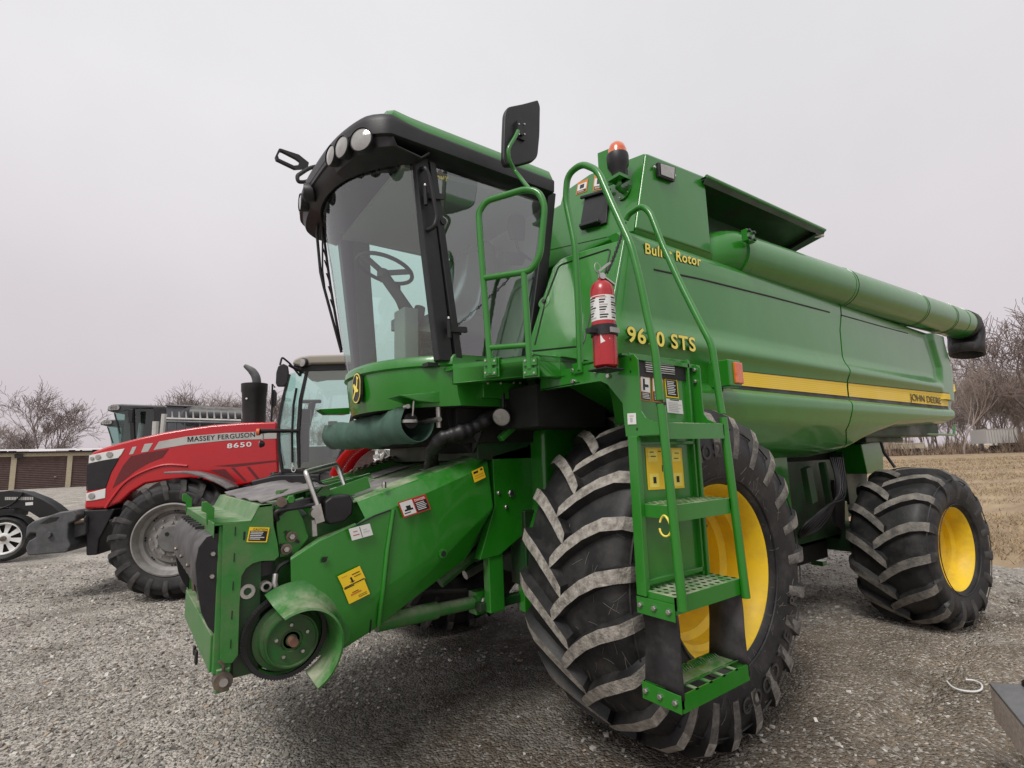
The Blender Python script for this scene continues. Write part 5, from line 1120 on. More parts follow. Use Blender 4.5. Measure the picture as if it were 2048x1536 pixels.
# moulded side shield with duct mouth
SHV = {}
def sp(n, px, py, y): SHV[n] = U(px, py, 'y', y)
yS0, yS1 = .94, 1.02
pts = dict(a=(714, 1004, 1.0), a2=(730, 1036, .95), b=(949, 916, 1.0), b2=(945, 945, .95), c=(976, 922, .96), d=(988, 1015, .95), e=(952, 1052, .935), f=(766, 1181, .935), g=(748, 1188, .935), h=(672, 1226, .935),
 i=(600, 1196, .948), j=(582, 1165, .955), k=(581, 1116, .97), l=(637, 1079, .965), m=(712, 1049, .95), n=(784, 1018, .945), o=(758, 1249, .99), p=(686, 1300, .97), q=(927, 1122, .99), r=(927, 1137, 1.01), s=(760, 1252, 1.0), t=(741, 1265, 1.0))
for k_, v_ in pts.items(): sp(k_, *v_)
m = MB()
def fc(names, mt=G): m.poly([SHV[x] for x in names], mt)
fc(['a', 'a2', 'b2', 'b']); fc(['a2', 'm', 'n', 'b2']) ; fc(['b2', 'n', 'g', 'f', 'e', 'd', 'c']); fc(['b', 'b2', 'c'])
fc(['k', 'l', 'm', 'n', 'g', 'h', 'i', 'j']); fc(['g', 'h', 'p', 't']); fc(['g', 't', 's', 'f']); fc(['f', 's', 'q', 'e']); fc(['e', 'q', 'd'])
bt2 = [SHV[x]+np.array([0, .06, 0]) for x in ('p', 't', 's', 'q', 'd', 'c')]; src = [SHV[x] for x in ('p', 't', 's', 'q', 'd', 'c')]
for i in range(5): m.poly([src[i], src[i+1], bt2[i+1], bt2[i]], G)
tp = [SHV[x] for x in ('k', 'l', 'm')]; bt3 = [p_+np.array([.02, .07, -.0]) for p_ in tp]
for i in range(2): m.poly([tp[i], tp[i+1], bt3[i+1], bt3[i]], GD)
top = [SHV['a'], SHV['b']]; m.poly([top[0], top[1], top[1]+np.array([.02, .12, .02]), top[0]+np.array([.02, .12, .02])], GD)
shd = sub('side_shield', m, cb, bevel=.018, seg=3)
m = MB(); m.tube([FH(787, 1019, .942), FH(775, 1100, .934), FH(767, 1178, .93), FH(762, 1215, .95), FH(758, 1250, .985)], .012, G, 8); sub('shield_rib', m, shd, smooth=60)
m = MB(); m.tube([FH(713, 1050, .945), FH(748, 1032, .943), FH(781, 1020, .943)], .004, BKV, 6); m.tube([FH(742, 1240, .975), FH(740, 1266, .993)], .004, BKV, 6); sub('shield_joint', m, shd)
m = MB()
c = FH(886, 1107, .936); m.disc(c, (0, -1, 0), .024, G, t=.004); m.disc(c+np.array([0, -.005, 0]), (0, -1, 0), .014, BK, t=.004); sub('latch_knob', m, shd)
m = MB(); c = FH(648, 1119, .948); m.disc(c, (0, -1, 0), .012, BK, t=.006); m.bar(c+np.array([-.015, -.006, -.01]), c+np.array([.015, -.006, .01]), .008, .004, BKV); sub('latch_knob', m, shd); m = MB(); m.bolt(FH(768, 976, .98), (0, 0, 1), .012, ST, .03); sub('stud', m, shd)
# duct mouth: curved sheet wrapping round the pulley
m = MB(); rows = []
a0_, a1_ = math.radians(122), math.radians(-72); dc = FH(610, 1298, .80)
for i in range(49):
    a = a0_+(a1_-a0_)*i/48; ca, sa = math.cos(a), math.sin(a); k = min(1, max(0, (a+.75)/.5)); q = max(0, -math.sin(a))**3*.022
    kk = min(1, max(0, (math.radians(122)-a)/.35)); wob = .004*math.sin(a*5)
    rows.append([(dc[0]+r_*ca, y_, dc[2]+r_*sa) for r_, y_ in ((.158+.085*k, .953), (.158+.055*k, .947), (.158+.028*k, .925), (.160+.008*k, .885), (.157+q, .835), (.159+q, .803-.01*kk), (.150+q, .800-.01*kk), (.146+q, .83), (.142, .95))])
m.add([p for r in rows for p in r], [[i*9+j, (i+1)*9+j, (i+1)*9+j+1, i*9+j+1] for i in range(48) for j in range(8)], GD)
m.poly(rows[0], GD); m.poly(rows[-1][::-1], GD); sub('duct_mouth', m, shd, smooth=50)
sg = lambda nm, tl, tr, bl, base, items, tx=(), lab=None, y=.926: sign(nm, shd, (FH(*tl, y), FH(*tr, y), FH(*bl, y)), base, items, tx, lab)
sg('warning_label', (795, 1005), (850, 988), (807, 1036), RDV, [(.04, .06, .48, .92, WH), (.52, .30, .96, .92, BKV), (.12, .55, .42, .66, BKV), (.20, .35, .36, .60, BKV), (.08, .74, .3, .80, BKV)]+lines(.56, .36, .92, .88, 5, WH, 11), [('danger', .74, .18, .15, .38, WH)], 'red and white danger label')
sg('warning_label', (697, 1058), (739, 1047), (704, 1081), WH, [(.48, .05, .51, .95, BKV), (.15, .3, .35, .36, RDV), (.1, .6, .4, .66, RDV), (.6, .55, .9, .6, SIL), (.6, .35, .8, .39, SIL)], (), 'white pictogram label')
sg('warning_label', (675, 1153), (719, 1132), (687, 1178), YD, [(.1, .2, .35, .24, OR_), (.42, .45, .5, .85, BKV), (.36, .75, .56, .8, BKV), (.55, .3, .9, .36, BKV), (.6, .5, .9, .55, BKV), (.04, .92, .96, .99, BKV)], (), None, .926)
sg('warning_label', (686, 1178), (728, 1158), (698, 1208), YD, [(.04, .02, .5, .08, BKV), (.2, .5, .7, .6, OR_), (.3, .42, .6, .46, BKV), (.5, .75, .9, .78, BKV), (.5, .85, .9, .88, BKV)], (), None, .926)
sg('warning_label', (943, 943), (965, 933), (949, 965), YD, [(.1, .12, .5, .3, BKV), (.72, .08, .9, .25, BKV), (.1, .5, .9, .55, OR_), (.1, .7, .9, .74, OR_)], (), None, .944)
# top deck details
m = MB()
def topz(x): return float(np.interp(x, [-1.93, -1.60, -.45], [1.20, 1.24, 1.52]))
for (xa_, xb_, ya, yb_2) in ((-1.45, -1.1, 1.25, 1.62), (-1.0, -.72, 1.2, 1.5), (-1.15, -.85, 1.75, 2.0)):
    m.prism([(xa_, ya, topz(xa_)+.004), (xb_, ya+.05, topz(xb_)+.004), (xb_-.08, yb_2, topz(xb_-.08)+.004), (xa_+.05, yb_2, topz(xa_+.05)+.004)], (0, 0, .005), GREYR)
sub('wear_patch', m, feeder)
m = MB(); m.prism([(-1.62, 2.12, topz(-1.62)), (-.5, 2.12, topz(-.5)), (-.5, 2.12, topz(-.5)+.06), (-1.62, 2.12, topz(-1.62)+.04)], (0, .02, 0), GD)
m.bar((-.66, 1.05, 1.53), (-.66, 2.15, 1.53), .03, .05, GD); m.bar((-.58, 1.05, 1.62), (-.58, 2.15, 1.62), .02, .06, G); m.prism([(-1.5, 1.10, topz(-1.5)), (-.6, 1.10, topz(-.6)), (-.6, 1.10, topz(-.6)+.05), (-1.5, 1.10, topz(-1.5)+.03)], (0, .015, 0), GD); sub('deck_rail', m, feeder, bevel=.003)
sub('drive_chain', chain((-1.2, 2.10, topz(-1.2)+.05), (-.55, 2.10, topz(-.55)+.06), -.01, m=STD, n=28, r=.007, L_=.024), feeder)
m = MB(); 
for k, (a, b) in enumerate((((-1.86, 1.18, 1.33), (-1.15, 2.0, 1.36)), ((-1.80, 1.10, 1.31), (-1.2, 1.7, 1.38)), ((-1.7, 2.1, 1.30), (-1.3, 1.5, 1.34)))): m.tube([a, b], .012, G if k else GD, 6)
m.bar((-1.72, 1.08, 1.28), (-1.45, 1.08, 1.36), .02, .06, G); m.bar((-1.76, 1.06, 1.24), (-1.66, 1.06, 1.34), .02, .05, G); sub('linkage_rod', m, feeder, smooth=40)
# coupler block with silver lever
m = MB(); q = [FH(*p, .99) for p in ((650, 1003), (664, 993), (700, 988), (708, 1002), (706, 1028), (690, 1044), (660, 1050), (648, 1038))]; m.prism(q, (0, .20, 0), BK); cpl = sub('coupler_block', m, cb, bevel=.012, seg=3)
m = MB(); m.tube(corner([FH(641, 1030, .98), FH(636, 1012, .98), FH(614, 950, 1.02), FH(612, 944, 1.03), FH(672, 928, 1.30), FH(678, 940, 1.3), FH(694, 985, 1.24), FH(706, 1006, 1.2), FH(705, 1020, 1.2)], .02), .0125, ST, 10)
m.bar(FH(632, 1010, .97), FH(640, 1045, .97), .012, .04, ST); m.disc(FH(627, 1025, .975), (0, -1, 0), .022, ST, t=.04); m.bar(FH(627, 1040, .98), FH(629, 1072, .98), .015, .02, ST); sub('lever', m, cpl, smooth=40)
m = MB(); m.tube([FH(640, 1000, 1.1), FH(625, 985, 1.1), FH(618, 965, 1.15), FH(632, 960, 1.15), FH(655, 978, 1.15), FH(668, 990, 1.15)], .007, BK, 6, soft=6)
for k in range(4): m.tube([FH(556, 1022+k*3, 1.02), FH(575, 1010+k*3, 1.0), FH(610, 1000+k*4, 1.0), FH(650, 995+k*5, 1.05)], .009, BK, 6, soft=5)
m.tube([FH(555, 1040, 1.02), FH(552, 1025, 1.0), FH(575, 1018, 1.0), FH(640, 1008, 1.0)], .011, BK, 8, soft=5)
m.box(FH(628, 1000, 1.05), (.04, .05, .05), STD); m.box(FH(620, 990, 1.1), (.05, .04, .03), GD); sub('hose', m, cpl, smooth=60)

# ================================================================== FIRE EXTINGUISHER
ye = -.02; E_ = lambda px, py, o=0.: U(px, py, 'y', ye+o)
cb0 = E_(1209, 737); ct0 = E_(1206, 562); er = .052
exr = root('fire_extinguisher', (cb0[0], ye, cb0[2]), 'red fire extinguisher with a white label strapped upright beside the ladder head', 'fire extinguisher')
h_ = ct0[2]-cb0[2]; c = np.array([cb0[0]+.002, ye, cb0[2]]); c[0] = (cb0[0]+ct0[0])/2
m = MB(); m.lathe([(.0, .0001), (.004, er*.8), (.012, er), (h_*.86, er), (h_*.93, er*.9), (h_*.975, er*.62), (h_, er*.32), (h_+.01, er*.3), (h_+.01, .0001)], c, (0, 0, 1), REDX, 40); bod = sub('cylinder', m, exr, smooth=45)
m = MB(); m.lathe([(h_*.52, er+.0006), (h_*.80, er+.0006)], c, (0, 0, 1), WH, 24, a0=-2.2, a1=1.0, ref=(0, -1, 0))
for j in range(9):
    for k in range(3): zz_2 = h_*(.54+.028*j); aa = -2.1+k*1.0; m.lathe([(zz_2, er+.0012), (zz_2+.006, er+.0012)], c, (0, 0, 1), BKV if (j+k) % 3 else SIL, 6, a0=aa, a1=aa+.7-.1*((j*7+k) % 4), ref=(0, -1, 0))
m.lathe([(h_*.775, er+.0012), (h_*.79, er+.0012)], c, (0, 0, 1), RDV, 10, a0=-1.8, a1=-.6, ref=(0, -1, 0)); sub('paper_label', m, bod, fix='keep')
m = MB(); t0, zz_3 = -1.15, h_*.30
m.add([c+np.array([math.sin(a)*(er+.001), -math.cos(a)*(er+.001), z]) for a, z in ((-1.15, h_*.26), (-1.15, h_*.36), (-.85, h_*.345), (-.35, h_*.31), (-.85, h_*.275))], [[0, 1, 2, 3, 4]], WH); sub('diamond_mark', m, bod, fix='keep')
m = MB(); tp_ = c+np.array([0, 0, h_]); m.tube([tp_, tp_+np.array([0, 0, .03])], .015, ST, 12); m.disc(tp_+np.array([-.012, -.015, .012]), (-.4, -1, 0), .014, ST, t=.01)
m.bar(tp_+np.array([-.02, 0, .035]), tp_+np.array([.045, -.01, .085]), .022, .008, ST); m.bar(tp_+np.array([-.015, 0, .03]), tp_+np.array([.05, -.03, -.02]), .018, .006, ST); m.tube([tp_+np.array([-.03+.018*math.cos(a), -.01, .05+.022*math.sin(a)]) for a in np.linspace(0, 2*PI, 13)[:-1]], .0018, ST, 5, closed=True); sub('valve_handle', m, exr, smooth=40)
m = MB(); m.lathe([(h_*.36, er+.002), (h_*.36, er+.006), (h_*.44, er+.006), (h_*.44, er+.002)], c, (0, 0, 1), BK, 32); m.box(c+np.array([-er-.02, .0, h_*.40]), (.05, .03, .02), BK); m.box(c+np.array([.0, -er-.008, h_*.40]), (.05, .008, .022), ST); m.lathe([(h_*.44, er+.001), (h_*.44, er+.004), (h_*.475, er+.004)], c, (0, 0, 1), BK, 32); sub('strap', m, exr, smooth=40)
m = MB(); m.box(c+np.array([er+.012, .03, h_*.26]), (.016, .05, h_*.56), BK); m.box(c+np.array([er*.2, .01, -.004]), (er*2.3, er*2.0, .008), BK); sub('bracket', m, exr, bevel=.003)

# ================================================================== RED TRACTOR
To = U(322, 1203, 'z', 0.0); Ta = math.radians(155.5); Tt = np.array([math.cos(Ta), math.sin(Ta), 0]); Tn = np.array([math.cos(Ta+PI/2), math.sin(Ta+PI/2), 0])
T = lambda px, py, off=0.: UP(px, py, To+Tn*off, Tn)
hubT = T(341, 1094); dT = float(np.dot(hubT-CAM, F_)); RT = 120*dT/FPX; hubT[2] = RT-.01
tr = root('tractor', hubT-Tn*1.0-Tt*1.2-np.array([0, 0, hubT[2]]), 'red tractor with a silver side stripe and a grey front weight, parked behind the harvester', 'tractor')
HO = -.52
TH = lambda px, py, o=HO: T(px, py, o)
hood_px = [(167, 1019), (169, 1000), (174, 960), (175, 925), (178, 912), (186, 903), (210, 894), (237, 886), (280, 875), (330, 864), (380, 856), (423, 850), (487, 845), (554, 843), (556, 900), (558, 962), (500, 968), (460, 976), (430, 968), (380, 958), (330, 962), (290, 968), (262, 985), (240, 1005), (211, 1017)]
m = MB(); m.prism([TH(*p) for p in hood_px], -Tn*.96, RED); hood_t = sub('hood', m, tr, bevel=.035, seg=3)
m = MB()
m.prism([TH(*p, HO+.008) for p in ((177, 927), (231, 915), (238, 917), (222, 945), (211, 976), (174, 982))], -Tn*.02, BK); m.prism([T(176, 928, HO-.02)+Tt*.012, T(174, 981, HO-.02)+Tt*.012, T(174, 981, HO-.02)+Tt*.012-Tn*.9, T(176, 928, HO-.02)+Tt*.012-Tn*.9], -Tt*.03, BK); sub('grille', m, hood_t, bevel=.006)
m = MB(); m.prism([TH(*p, HO+.010) for p in ((178, 911), (205, 905), (249, 897), (243, 908), (236, 916), (205, 921), (177, 927))], -Tn*.03, WH)
for px_, py_, r_ in ((219, 909, .035), (196, 914, .03), (184, 917, .022)): m.disc(TH(px_, py_, HO+.014), Tn, r_, LAMP, t=.006)
sub('headlight', m, hood_t, bevel=.004)
m = MB(); m.prism([TH(*p, HO+.010) for p in ((172, 987), (211, 977), (210, 996), (185, 1001), (172, 1002))], -Tn*.03, WH); m.disc(TH(183, 992, HO+.014), Tn, .035, LAMP, t=.006); sub('headlight', m, hood_t, bevel=.004)
DR = mat('side_vent_mesh', (.16, .012, .016), .6, c2=(.10, .01, .012), ns=60)
m = MB(); m.prism([TH(*p, HO+.004) for p in ((225, 976), (236, 950), (247, 930), (262, 912), (300, 904), (337, 898), (325, 915), (297, 926), (270, 942), (245, 962))], -Tn*.01, DR); sub('side_vent', m, hood_t)
m = MB()
for q in (((258, 909), (265, 894), (273, 893), (266, 908)), ((282, 905), (289, 888), (306, 886), (296, 903)), ((307, 900), (318, 883), (372, 873), (450, 866), (553, 862), (553, 877), (450, 881), (372, 889))): m.prism([TH(*p, HO+.004) for p in q], -Tn*.006, SIL)
sub('side_stripe', m, hood_t)
def ttext(key, pl, pr_, h, mt, off, nm):
    a, b = TH(*pl, HO+off), TH(*pr_, HO+off); u = b-a; w_ = np.linalg.norm(u); u /= w_; v = np.cross(Tn, u); v = v if v[2] > 0 else -v; mb = MB(); mb.text(key, (a+b)/2, u, v, h, mt, n=Tn, w=w_); sub(nm, mb, hood_t, fix='keep')
ttext('mf', (375, 879), (510, 869), .062, BKV, .006, 'wordmark'); ttext('8650', (454, 892), (503, 888), .062, WH, .006, 'model_number')
m = MB()
for a, b, c, d in (((428, 932), (556, 920), (556, 923), (470, 934)), ((420, 940), (450, 938), (475, 964), (468, 964)), ((462, 936), (468, 935), (494, 962), (489, 963)), ((493, 934), (499, 933), (520, 958), (514, 960))): m.prism([TH(*p, HO+.002) for p in (a, b, c, d)], -Tn*.004, DR)
m.tube([TH(*p, HO+.004) for p in ((211, 1016), (225, 995), (250, 965), (285, 944), (330, 930), (375, 932))], .016, RED, 8, soft=5); sub('hood_louvre', m, hood_t)
m = MB(); m.prism([TH(*p, HO-.02) for p in ((166, 1020), (231, 1017), (222, 1035), (214, 1050), (198, 1080), (195, 1110), (171, 1112), (171, 1080), (168, 1050))], -Tn*.92, BK); m.prism([TH(*p, -.5) for p in ((215, 1040), (560, 965), (620, 960), (620, 1060), (420, 1110), (250, 1100))], -Tn*.9, DK)
m.prism([TH(*p, -.2) for p in ((500, 962), (552, 950), (640, 948), (640, 1010), (520, 1020))], -Tn*1.2, BK); sub('chassis', m, tr, bevel=.02)
m = MB(); m.prism([T(*p, -.5) for p in ((136, 1046), (160, 1042), (172, 1030), (171, 1068), (150, 1076), (136, 1076))], -Tn*.3, GREY); m.tube([T(150, 1045, -.45), T(171, 1040, -.45)], .03, STD, 8); sub('front_hitch', m, tr, bevel=.01)
wb = [(49, 1080), (52, 1053), (63, 1044), (90, 1034), (120, 1024), (144, 1021), (153, 1031), (151, 1041), (137, 1047), (135, 1076), (141, 1092), (133, 1105), (54, 1112), (50, 1096), (56, 1082), (70, 1075), (71, 1067), (61, 1066)]
wo_ = MB(); wo_.prism([T(*p, -.38) for p in wb], -Tn*1.15, GREY); wblk = sub('weight_block', wo_, tr, bevel=.018)
m = MB(); m.disc(T(98, 1069, -.372), Tn, .03, GREY, t=.03); m.prism([T(*p, -.377) for p in ((80, 1047), (100, 1035), (118, 1034), (112, 1041), (95, 1046))], Tn*.002, BKV); sub('lifting_lug', m, wblk)
# wheels
TX3 = -Tn
def tractor_wheel(c, R, rr, W, n_l, nm_, det=True):
    prof = [(.08, rr-.02), (.01, rr+.01), (-.015, rr+.06), (-.03, rr+(R-rr)*.5), (0, R-.12), (.04, R-.06), (W*.5, R-.045), (W-.04, R-.06), (W, R-.12), (W+.03, rr+(R-rr)*.5), (W, rr+.02), (W-.08, rr-.02)]
    mb = MB(); mb.lathe([(-.01, rr+.016), (-.016, rr), (.02, rr-.02), (.07, rr-.035), (.09, rr-.07), (.13, rr-.08), (.15, rr*.72), (.11, rr*.70), (.10, rr*.52), (.07, rr*.50), (.06, .0001)], c, TX3, CHR, 64)
    mb.lathe([(.03, .0001), (.03, rr*.36), (.05, rr*.40), (.08, rr*.40)], c, TX3, HUBG, 40)
    s, u = Tt, np.array([0, 0, 1.])
    for k in range(12): a = 2*PI*k/12; d = s*math.cos(a)+u*math.sin(a); mb.bolt(c+d*rr*.60+TX3*.08, Tn, .014, CHR, .02)
    for k in range(10): a = 2*PI*k/10+.2; d = s*math.cos(a)+u*math.sin(a); mb.bolt(c+d*rr*.46+TX3*.068, Tn, .018, CHR, .02)
    for k in range(8):
        for j in (-.05, .05): a = 2*PI*k/8+j; d = s*math.cos(a)+u*math.sin(a); mb.disc(c+d*rr*.79+TX3*.118, Tn, .012, DK, 10, t=.004)
    for k in range(2): a = .8+PI*k; d = s*math.cos(a)+u*math.sin(a); mb.disc(c+d*rr*.2+TX3*.028, Tn, .022, DK, 14, t=.003)
    wh = sub('wheel', mb, tr, smooth=35); ty = MB(); lug_tyre(ty, c, R, prof, n_l, .045, .06, 1, .30, (RB, LUG3, LUG3), TX3, Tt, W=W, seg=90, seed=5); sub('tyre', ty, wh, smooth=38, fix=None)
tractor_wheel(hubT, RT, RT*.575, .5, 19, 'f')
RR = RT*1.26; cR = hubT-Tt*2.75+Tn*.0; cR[2] = RR-.01; tractor_wheel(cR, RR, RR*.5, .6, 21, 'r')
c2_ = hubT-Tn*2.0; TX3 = Tn; tractor_wheel(c2_, RT, RT*.575, .5, 19, 'f'); c3_ = cR-Tn*2.0; tractor_wheel(c3_, RR, RR*.5, .6, 21, 'r'); TX3 = -Tn
m = MB(); rows = []
arc = smooth([T(*p, .0) for p in ((328, 944), (345, 943), (375, 944), (405, 951), (435, 963), (457, 976))], 5); m.add([p for q in arc for p in (q, q-Tn*.42)], [[2*i, 2*i+1, 2*i+3, 2*i+2] for i in range(len(arc)-1)], GREYR)
m.tube([T(400, 955, -.4), T(405, 985, -.45)], .03, BK, 8); sub('front_fender', m, tr, solid=.022, smooth=50)
# rear fenders
for o_ in (-.02, -1.62):
    m = MB(); base = [T(*p, -.05) for p in ((659, 950), (668, 930), (686, 905), (710, 886), (740, 872), (780, 862), (830, 862))]; base = smooth(base, 4)
    m.add([p+Tn*(o_+.05) for q in base for p in (q, q-Tn*.45)], [[2*i, 2*i+1, 2*i+3, 2*i+2] for i in range(len(base)-1)], RED); m.add([p+Tn*(o_+.05) for q in base for p in (q, q+(cR-q)*.10)], [[2*i, 2*i+1, 2*i+3, 2*i+2] for i in range(len(base)-1)], RED); sub('rear_fender', m, tr, solid=.02, smooth=40)
# exhaust
m = MB(); eo = -.75; a, b = T(508, 848, eo), T(508, 768, eo); r_e = abs(np.dot(T(531, 800, eo)-T(482, 800, eo), Tt))/2
a2_ = a.copy(); b2_ = b.copy(); b2_[:2] = a2_[:2]+(b-a)[:2]*.6; m.lathe([(-.3, r_e*.92), (0, r_e*.92), (b2_[2]-a2_[2]-.12, r_e), (b2_[2]-a2_[2]-.10, r_e*1.06), (b2_[2]-a2_[2], r_e*1.08), (b2_[2]-a2_[2]+.005, r_e*.5)], a2_, (b2_-a2_), BK, 32); stk = sub('exhaust_stack', m, tr, smooth=40)
m = MB(); m.tube([T(514, 772, eo), T(512, 755, eo), T(504, 742, eo), T(489, 731, eo)], [.055, .055, .05, .022], GREY, 16, soft=6); m.disc(T(493, 797, eo+r_e), Tn, .012, WH); sub('exhaust_pipe', m, stk, smooth=60)
# cab
CO = -.32
m = MB(); K_ = lambda px, py, o=CO: T(px, py, o)
def slab(pts, mt, th=.05, o=CO): m.prism([K_(*p, o) for p in pts], -Tn*th, mt)
for o, th in ((CO-1.3, .06), (CO, .06)):
    if o == CO: sub('cab_frame', m, tr, bevel=.008); m = MB()
    slab([(611, 738), (617, 738), (604, 800), (599, 870), (600, 936), (595, 936), (592, 870), (597, 800)], BK, th, o)
    slab([(575, 748), (580, 748), (570, 790), (560, 850), (560, 900), (566, 937), (600, 940), (640, 938), (672, 930), (672, 936), (640, 948), (562, 946), (554, 900), (554, 845), (562, 800)], BK, th, o)
    slab([(712, 728), (722, 728), (716, 800), (700, 870), (676, 935), (668, 935), (692, 870), (708, 800)], BK, th, o)
    slab([(586, 730), (720, 727), (722, 739), (600, 742)], BK, th, o)
m.tube([K_(593, 776, CO+.03), K_(587, 810, CO+.03), K_(584, 870, CO+.03), K_(585, 925, CO+.03)], .016, BK, 8); cabt = sub('cab_frame', m, tr, bevel=.008)
m = MB(); m.prism([K_(*p, CO+.05) for p in ((583, 728), (588, 718), (600, 713), (619, 710), (690, 708), (735, 712), (735, 726), (625, 728), (600, 732))], -Tn*1.46, TAN); tro = sub('cab_roof', m, tr, bevel=.03, seg=3)
m = MB(); c = K_(605, 725, CO+.06); m.lathe([(-.04, .06), (0, .062), (.006, .055)], c, Tn*.8+Tt*.6, BK, 24); m.lathe([(.012, .0001), (.008, .052)], c, Tn*.8+Tt*.6, LAMP, 24); sub('roof_light', m, tro, smooth=40)
m = MB()
for o in (CO-.03, CO-1.33): m.poly([K_(*p, o) for p in ((615, 738), (714, 738), (708, 800), (690, 870), (668, 933), (600, 937), (598, 870), (604, 800))], GL); m.poly([K_(*p, o) for p in ((578, 748), (610, 740), (598, 800), (594, 870), (596, 937), (566, 937), (560, 900), (560, 850), (570, 790))], GL)
fa_ = [(578, 748), (560, 850), (562, 940)]; 
for i in range(2): m.poly([K_(*fa_[i]), K_(*fa_[i+1]), K_(*fa_[i+1])-Tn*1.3, K_(*fa_[i])-Tn*1.3], GL)
sub('cab_window', m, cabt, fix='keep')
m = MB(); m.box(K_(640, 915, -.95), (.4, .4, .3), SEAT, rz=Ta); m.box(K_(668, 880, -.95), (.12, .4, .5), SEAT, rz=Ta); m.tube([K_(600, 930, -.95), K_(612, 860, -.95), K_(625, 805, -.95)], .05, BK, 10); m.box(K_(620, 803, -.95), (.3, .05, .05), BK, rz=Ta); m.box(K_(612, 835, -.5), (.12, .1, .22), BK, rz=Ta); m.box(K_(608, 885, -.45), (.12, .1, .5), BK, rz=Ta); sub('driver_station', m, cabt, bevel=.02)
m = MB(); m.prism([K_(*p, CO+.22) for p in ((552, 745), (556, 732), (566, 727), (575, 731), (577, 745), (575, 765), (568, 773), (554, 773), (551, 766))], -Tn*.05, BK); mmm = sub('wing_mirror', m, tr, bevel=.012)
m = MB(); m.tube(corner([K_(560, 730, CO+.2), K_(564, 714, CO+.2), K_(580, 727, CO+.1), K_(600, 752, CO+.02)], .03), .012, BK, 8); m.tube([K_(578, 730, CO+.1), K_(606, 745, CO)], .02, BK, 8); m.tube([K_(604, 728, CO), K_(600, 752, CO)], .018, BK, 8); sub('mirror_arm', m, mmm, smooth=40)
m = MB(); m.tube([K_(520, 863, CO+.35), K_(535, 862, CO+.3), K_(594, 862, CO+.02)], [.032, .026, .022], BK, 10); m.tube([K_(526, 868, CO+.3), K_(525, 880, CO+.3)], .012, ST, 8); m.lathe([(-.05, .0001), (-.04, .03), (0, .045)], K_(521, 888, CO+.3), Tt, BK, 20); arm = sub('light_arm', m, tr, smooth=40)
m = MB(); m.lathe([(0, .04), (.035, .042), (.05, .0001)], K_(520, 864, CO+.35), Tt, AMB, 20); m.disc(K_(520, 888, CO+.3), Tt, .04, LAMP, t=.004); sub('marker_lens', m, arm, smooth=40)
m = MB(); m.prism([K_(*p, CO-1.0) for p in ((543, 782), (549, 779), (553, 786), (552, 810), (546, 815), (540, 808))], -Tn*.04, BK); m.tube([K_(550, 775, CO-1.0), K_(545, 768, CO-1.0), K_(543, 845, CO-1.0)], .014, BK, 6); sub('wing_mirror', m, tr)
m = MB(); m.box(K_(585, 926, CO+.02), (.012, .03, .07), WH, rz=Ta); m.tube([K_(587+4*math.cos(a), 938+6*math.sin(a), CO+.03) for a in np.linspace(0, 5, 12)], .006, WH, 6); sub('tag', m, cabt)
m = MB(); m.prism([T(*p, -.25) for p in ((520, 962), (530, 955), (545, 948), (560, 945), (575, 955), (620, 955), (640, 970), (610, 985), (520, 985))], -Tn*.6, BK); m.tube([T(548, 958, -.3), T(548, 944, -.3)], [.06, .035], BK, 12); sub('fuel_tank', m, tr, bevel=.03)
m = MB(); rows = []
cc_ = [T(*p, -.1) for p in ((752, 925), (765, 890), (790, 893), (800, 925))]
# crumpled sheet of plastic on the tractor's step
bl_ = root('plastic_sheet', T(760, 925, .1), 'crumpled white plastic sheet lying against the tractor behind the canvas sling', 'plastic sheet')
pr_r = random.Random(4); gN = 8; vs = []
for i in range(gN):
    for j in range(gN): vs.append(T(748+i*6+pr_r.uniform(-3, 3), 930-j*5.5*(1-.25*abs(i-3)/4)+pr_r.uniform(-2, 2), .25+pr_r.uniform(-.06, .06)))
m = MB(); m.add(vs, [[i*gN+j, (i+1)*gN+j, (i+1)*gN+j+1, i*gN+j+1] for i in range(gN-1) for j in range(gN-1)], WH); sub('sheet', m, bl_, smooth=50)

# ================================================================== TRAILER AT THE LEFT EDGE
Lo = U(5, 1124, 'z', 0); La = math.radians(163); Lt = np.array([math.cos(La), math.sin(La), 0]); Ln = np.array([math.cos(La+PI/2), math.sin(La+PI/2), 0])
Q2 = lambda px, py, off=0.: UP(px, py, Lo+Ln*off, Ln)
hubL = Q2(5, 1081); dL = float(np.dot(hubL-CAM, F_)); RL = 45*dL/FPX; hubL[2] = RL
tl_ = root('trailer', hubL-np.array([0, 0, hubL[2]]), 'black trailer with a curved mudguard and white spoked wheel at the left edge', 'trailer')
m = MB(); rr = RL*.70; m.lathe([(-.01, rr), (-.014, rr*.96), (.03, rr*.90), (.05, rr*.86)], hubL, -Ln, WH, 48); m.lathe([(.02, .0001), (.02, rr*.22), (.03, rr*.34), (.035, rr*.36)], hubL, -Ln, WH, 32)
u_ = np.array([0, 0, 1.])
for k in range(8):
    a = 2*PI*k/8+.2; d = Lt*math.cos(a)+u_*math.sin(a); e_ = -Lt*math.sin(a)+u_*math.cos(a)
    m.prism([hubL-Ln*.03+d*rr*.32-e_*.022, hubL-Ln*.03+d*rr*.32+e_*.022, hubL-Ln*.04+d*rr*.9+e_*.045, hubL-Ln*.04+d*rr*.9-e_*.045], -Ln*.006, WH)
m.lathe([(-.02, .0001), (-.015, .04), (.02, .045)], hubL, -Ln, STD, 20)
wl_ = sub('wheel', m, tl_, smooth=40); m = MB(); prt = [(.06, rr), (-.01, rr+.01), (-.03, rr+(RL-rr)*.5), (-.005, RL-.03), (.03, RL), (.18, RL), (.21, RL-.03), (.23, rr+.05), (.15, rr)]
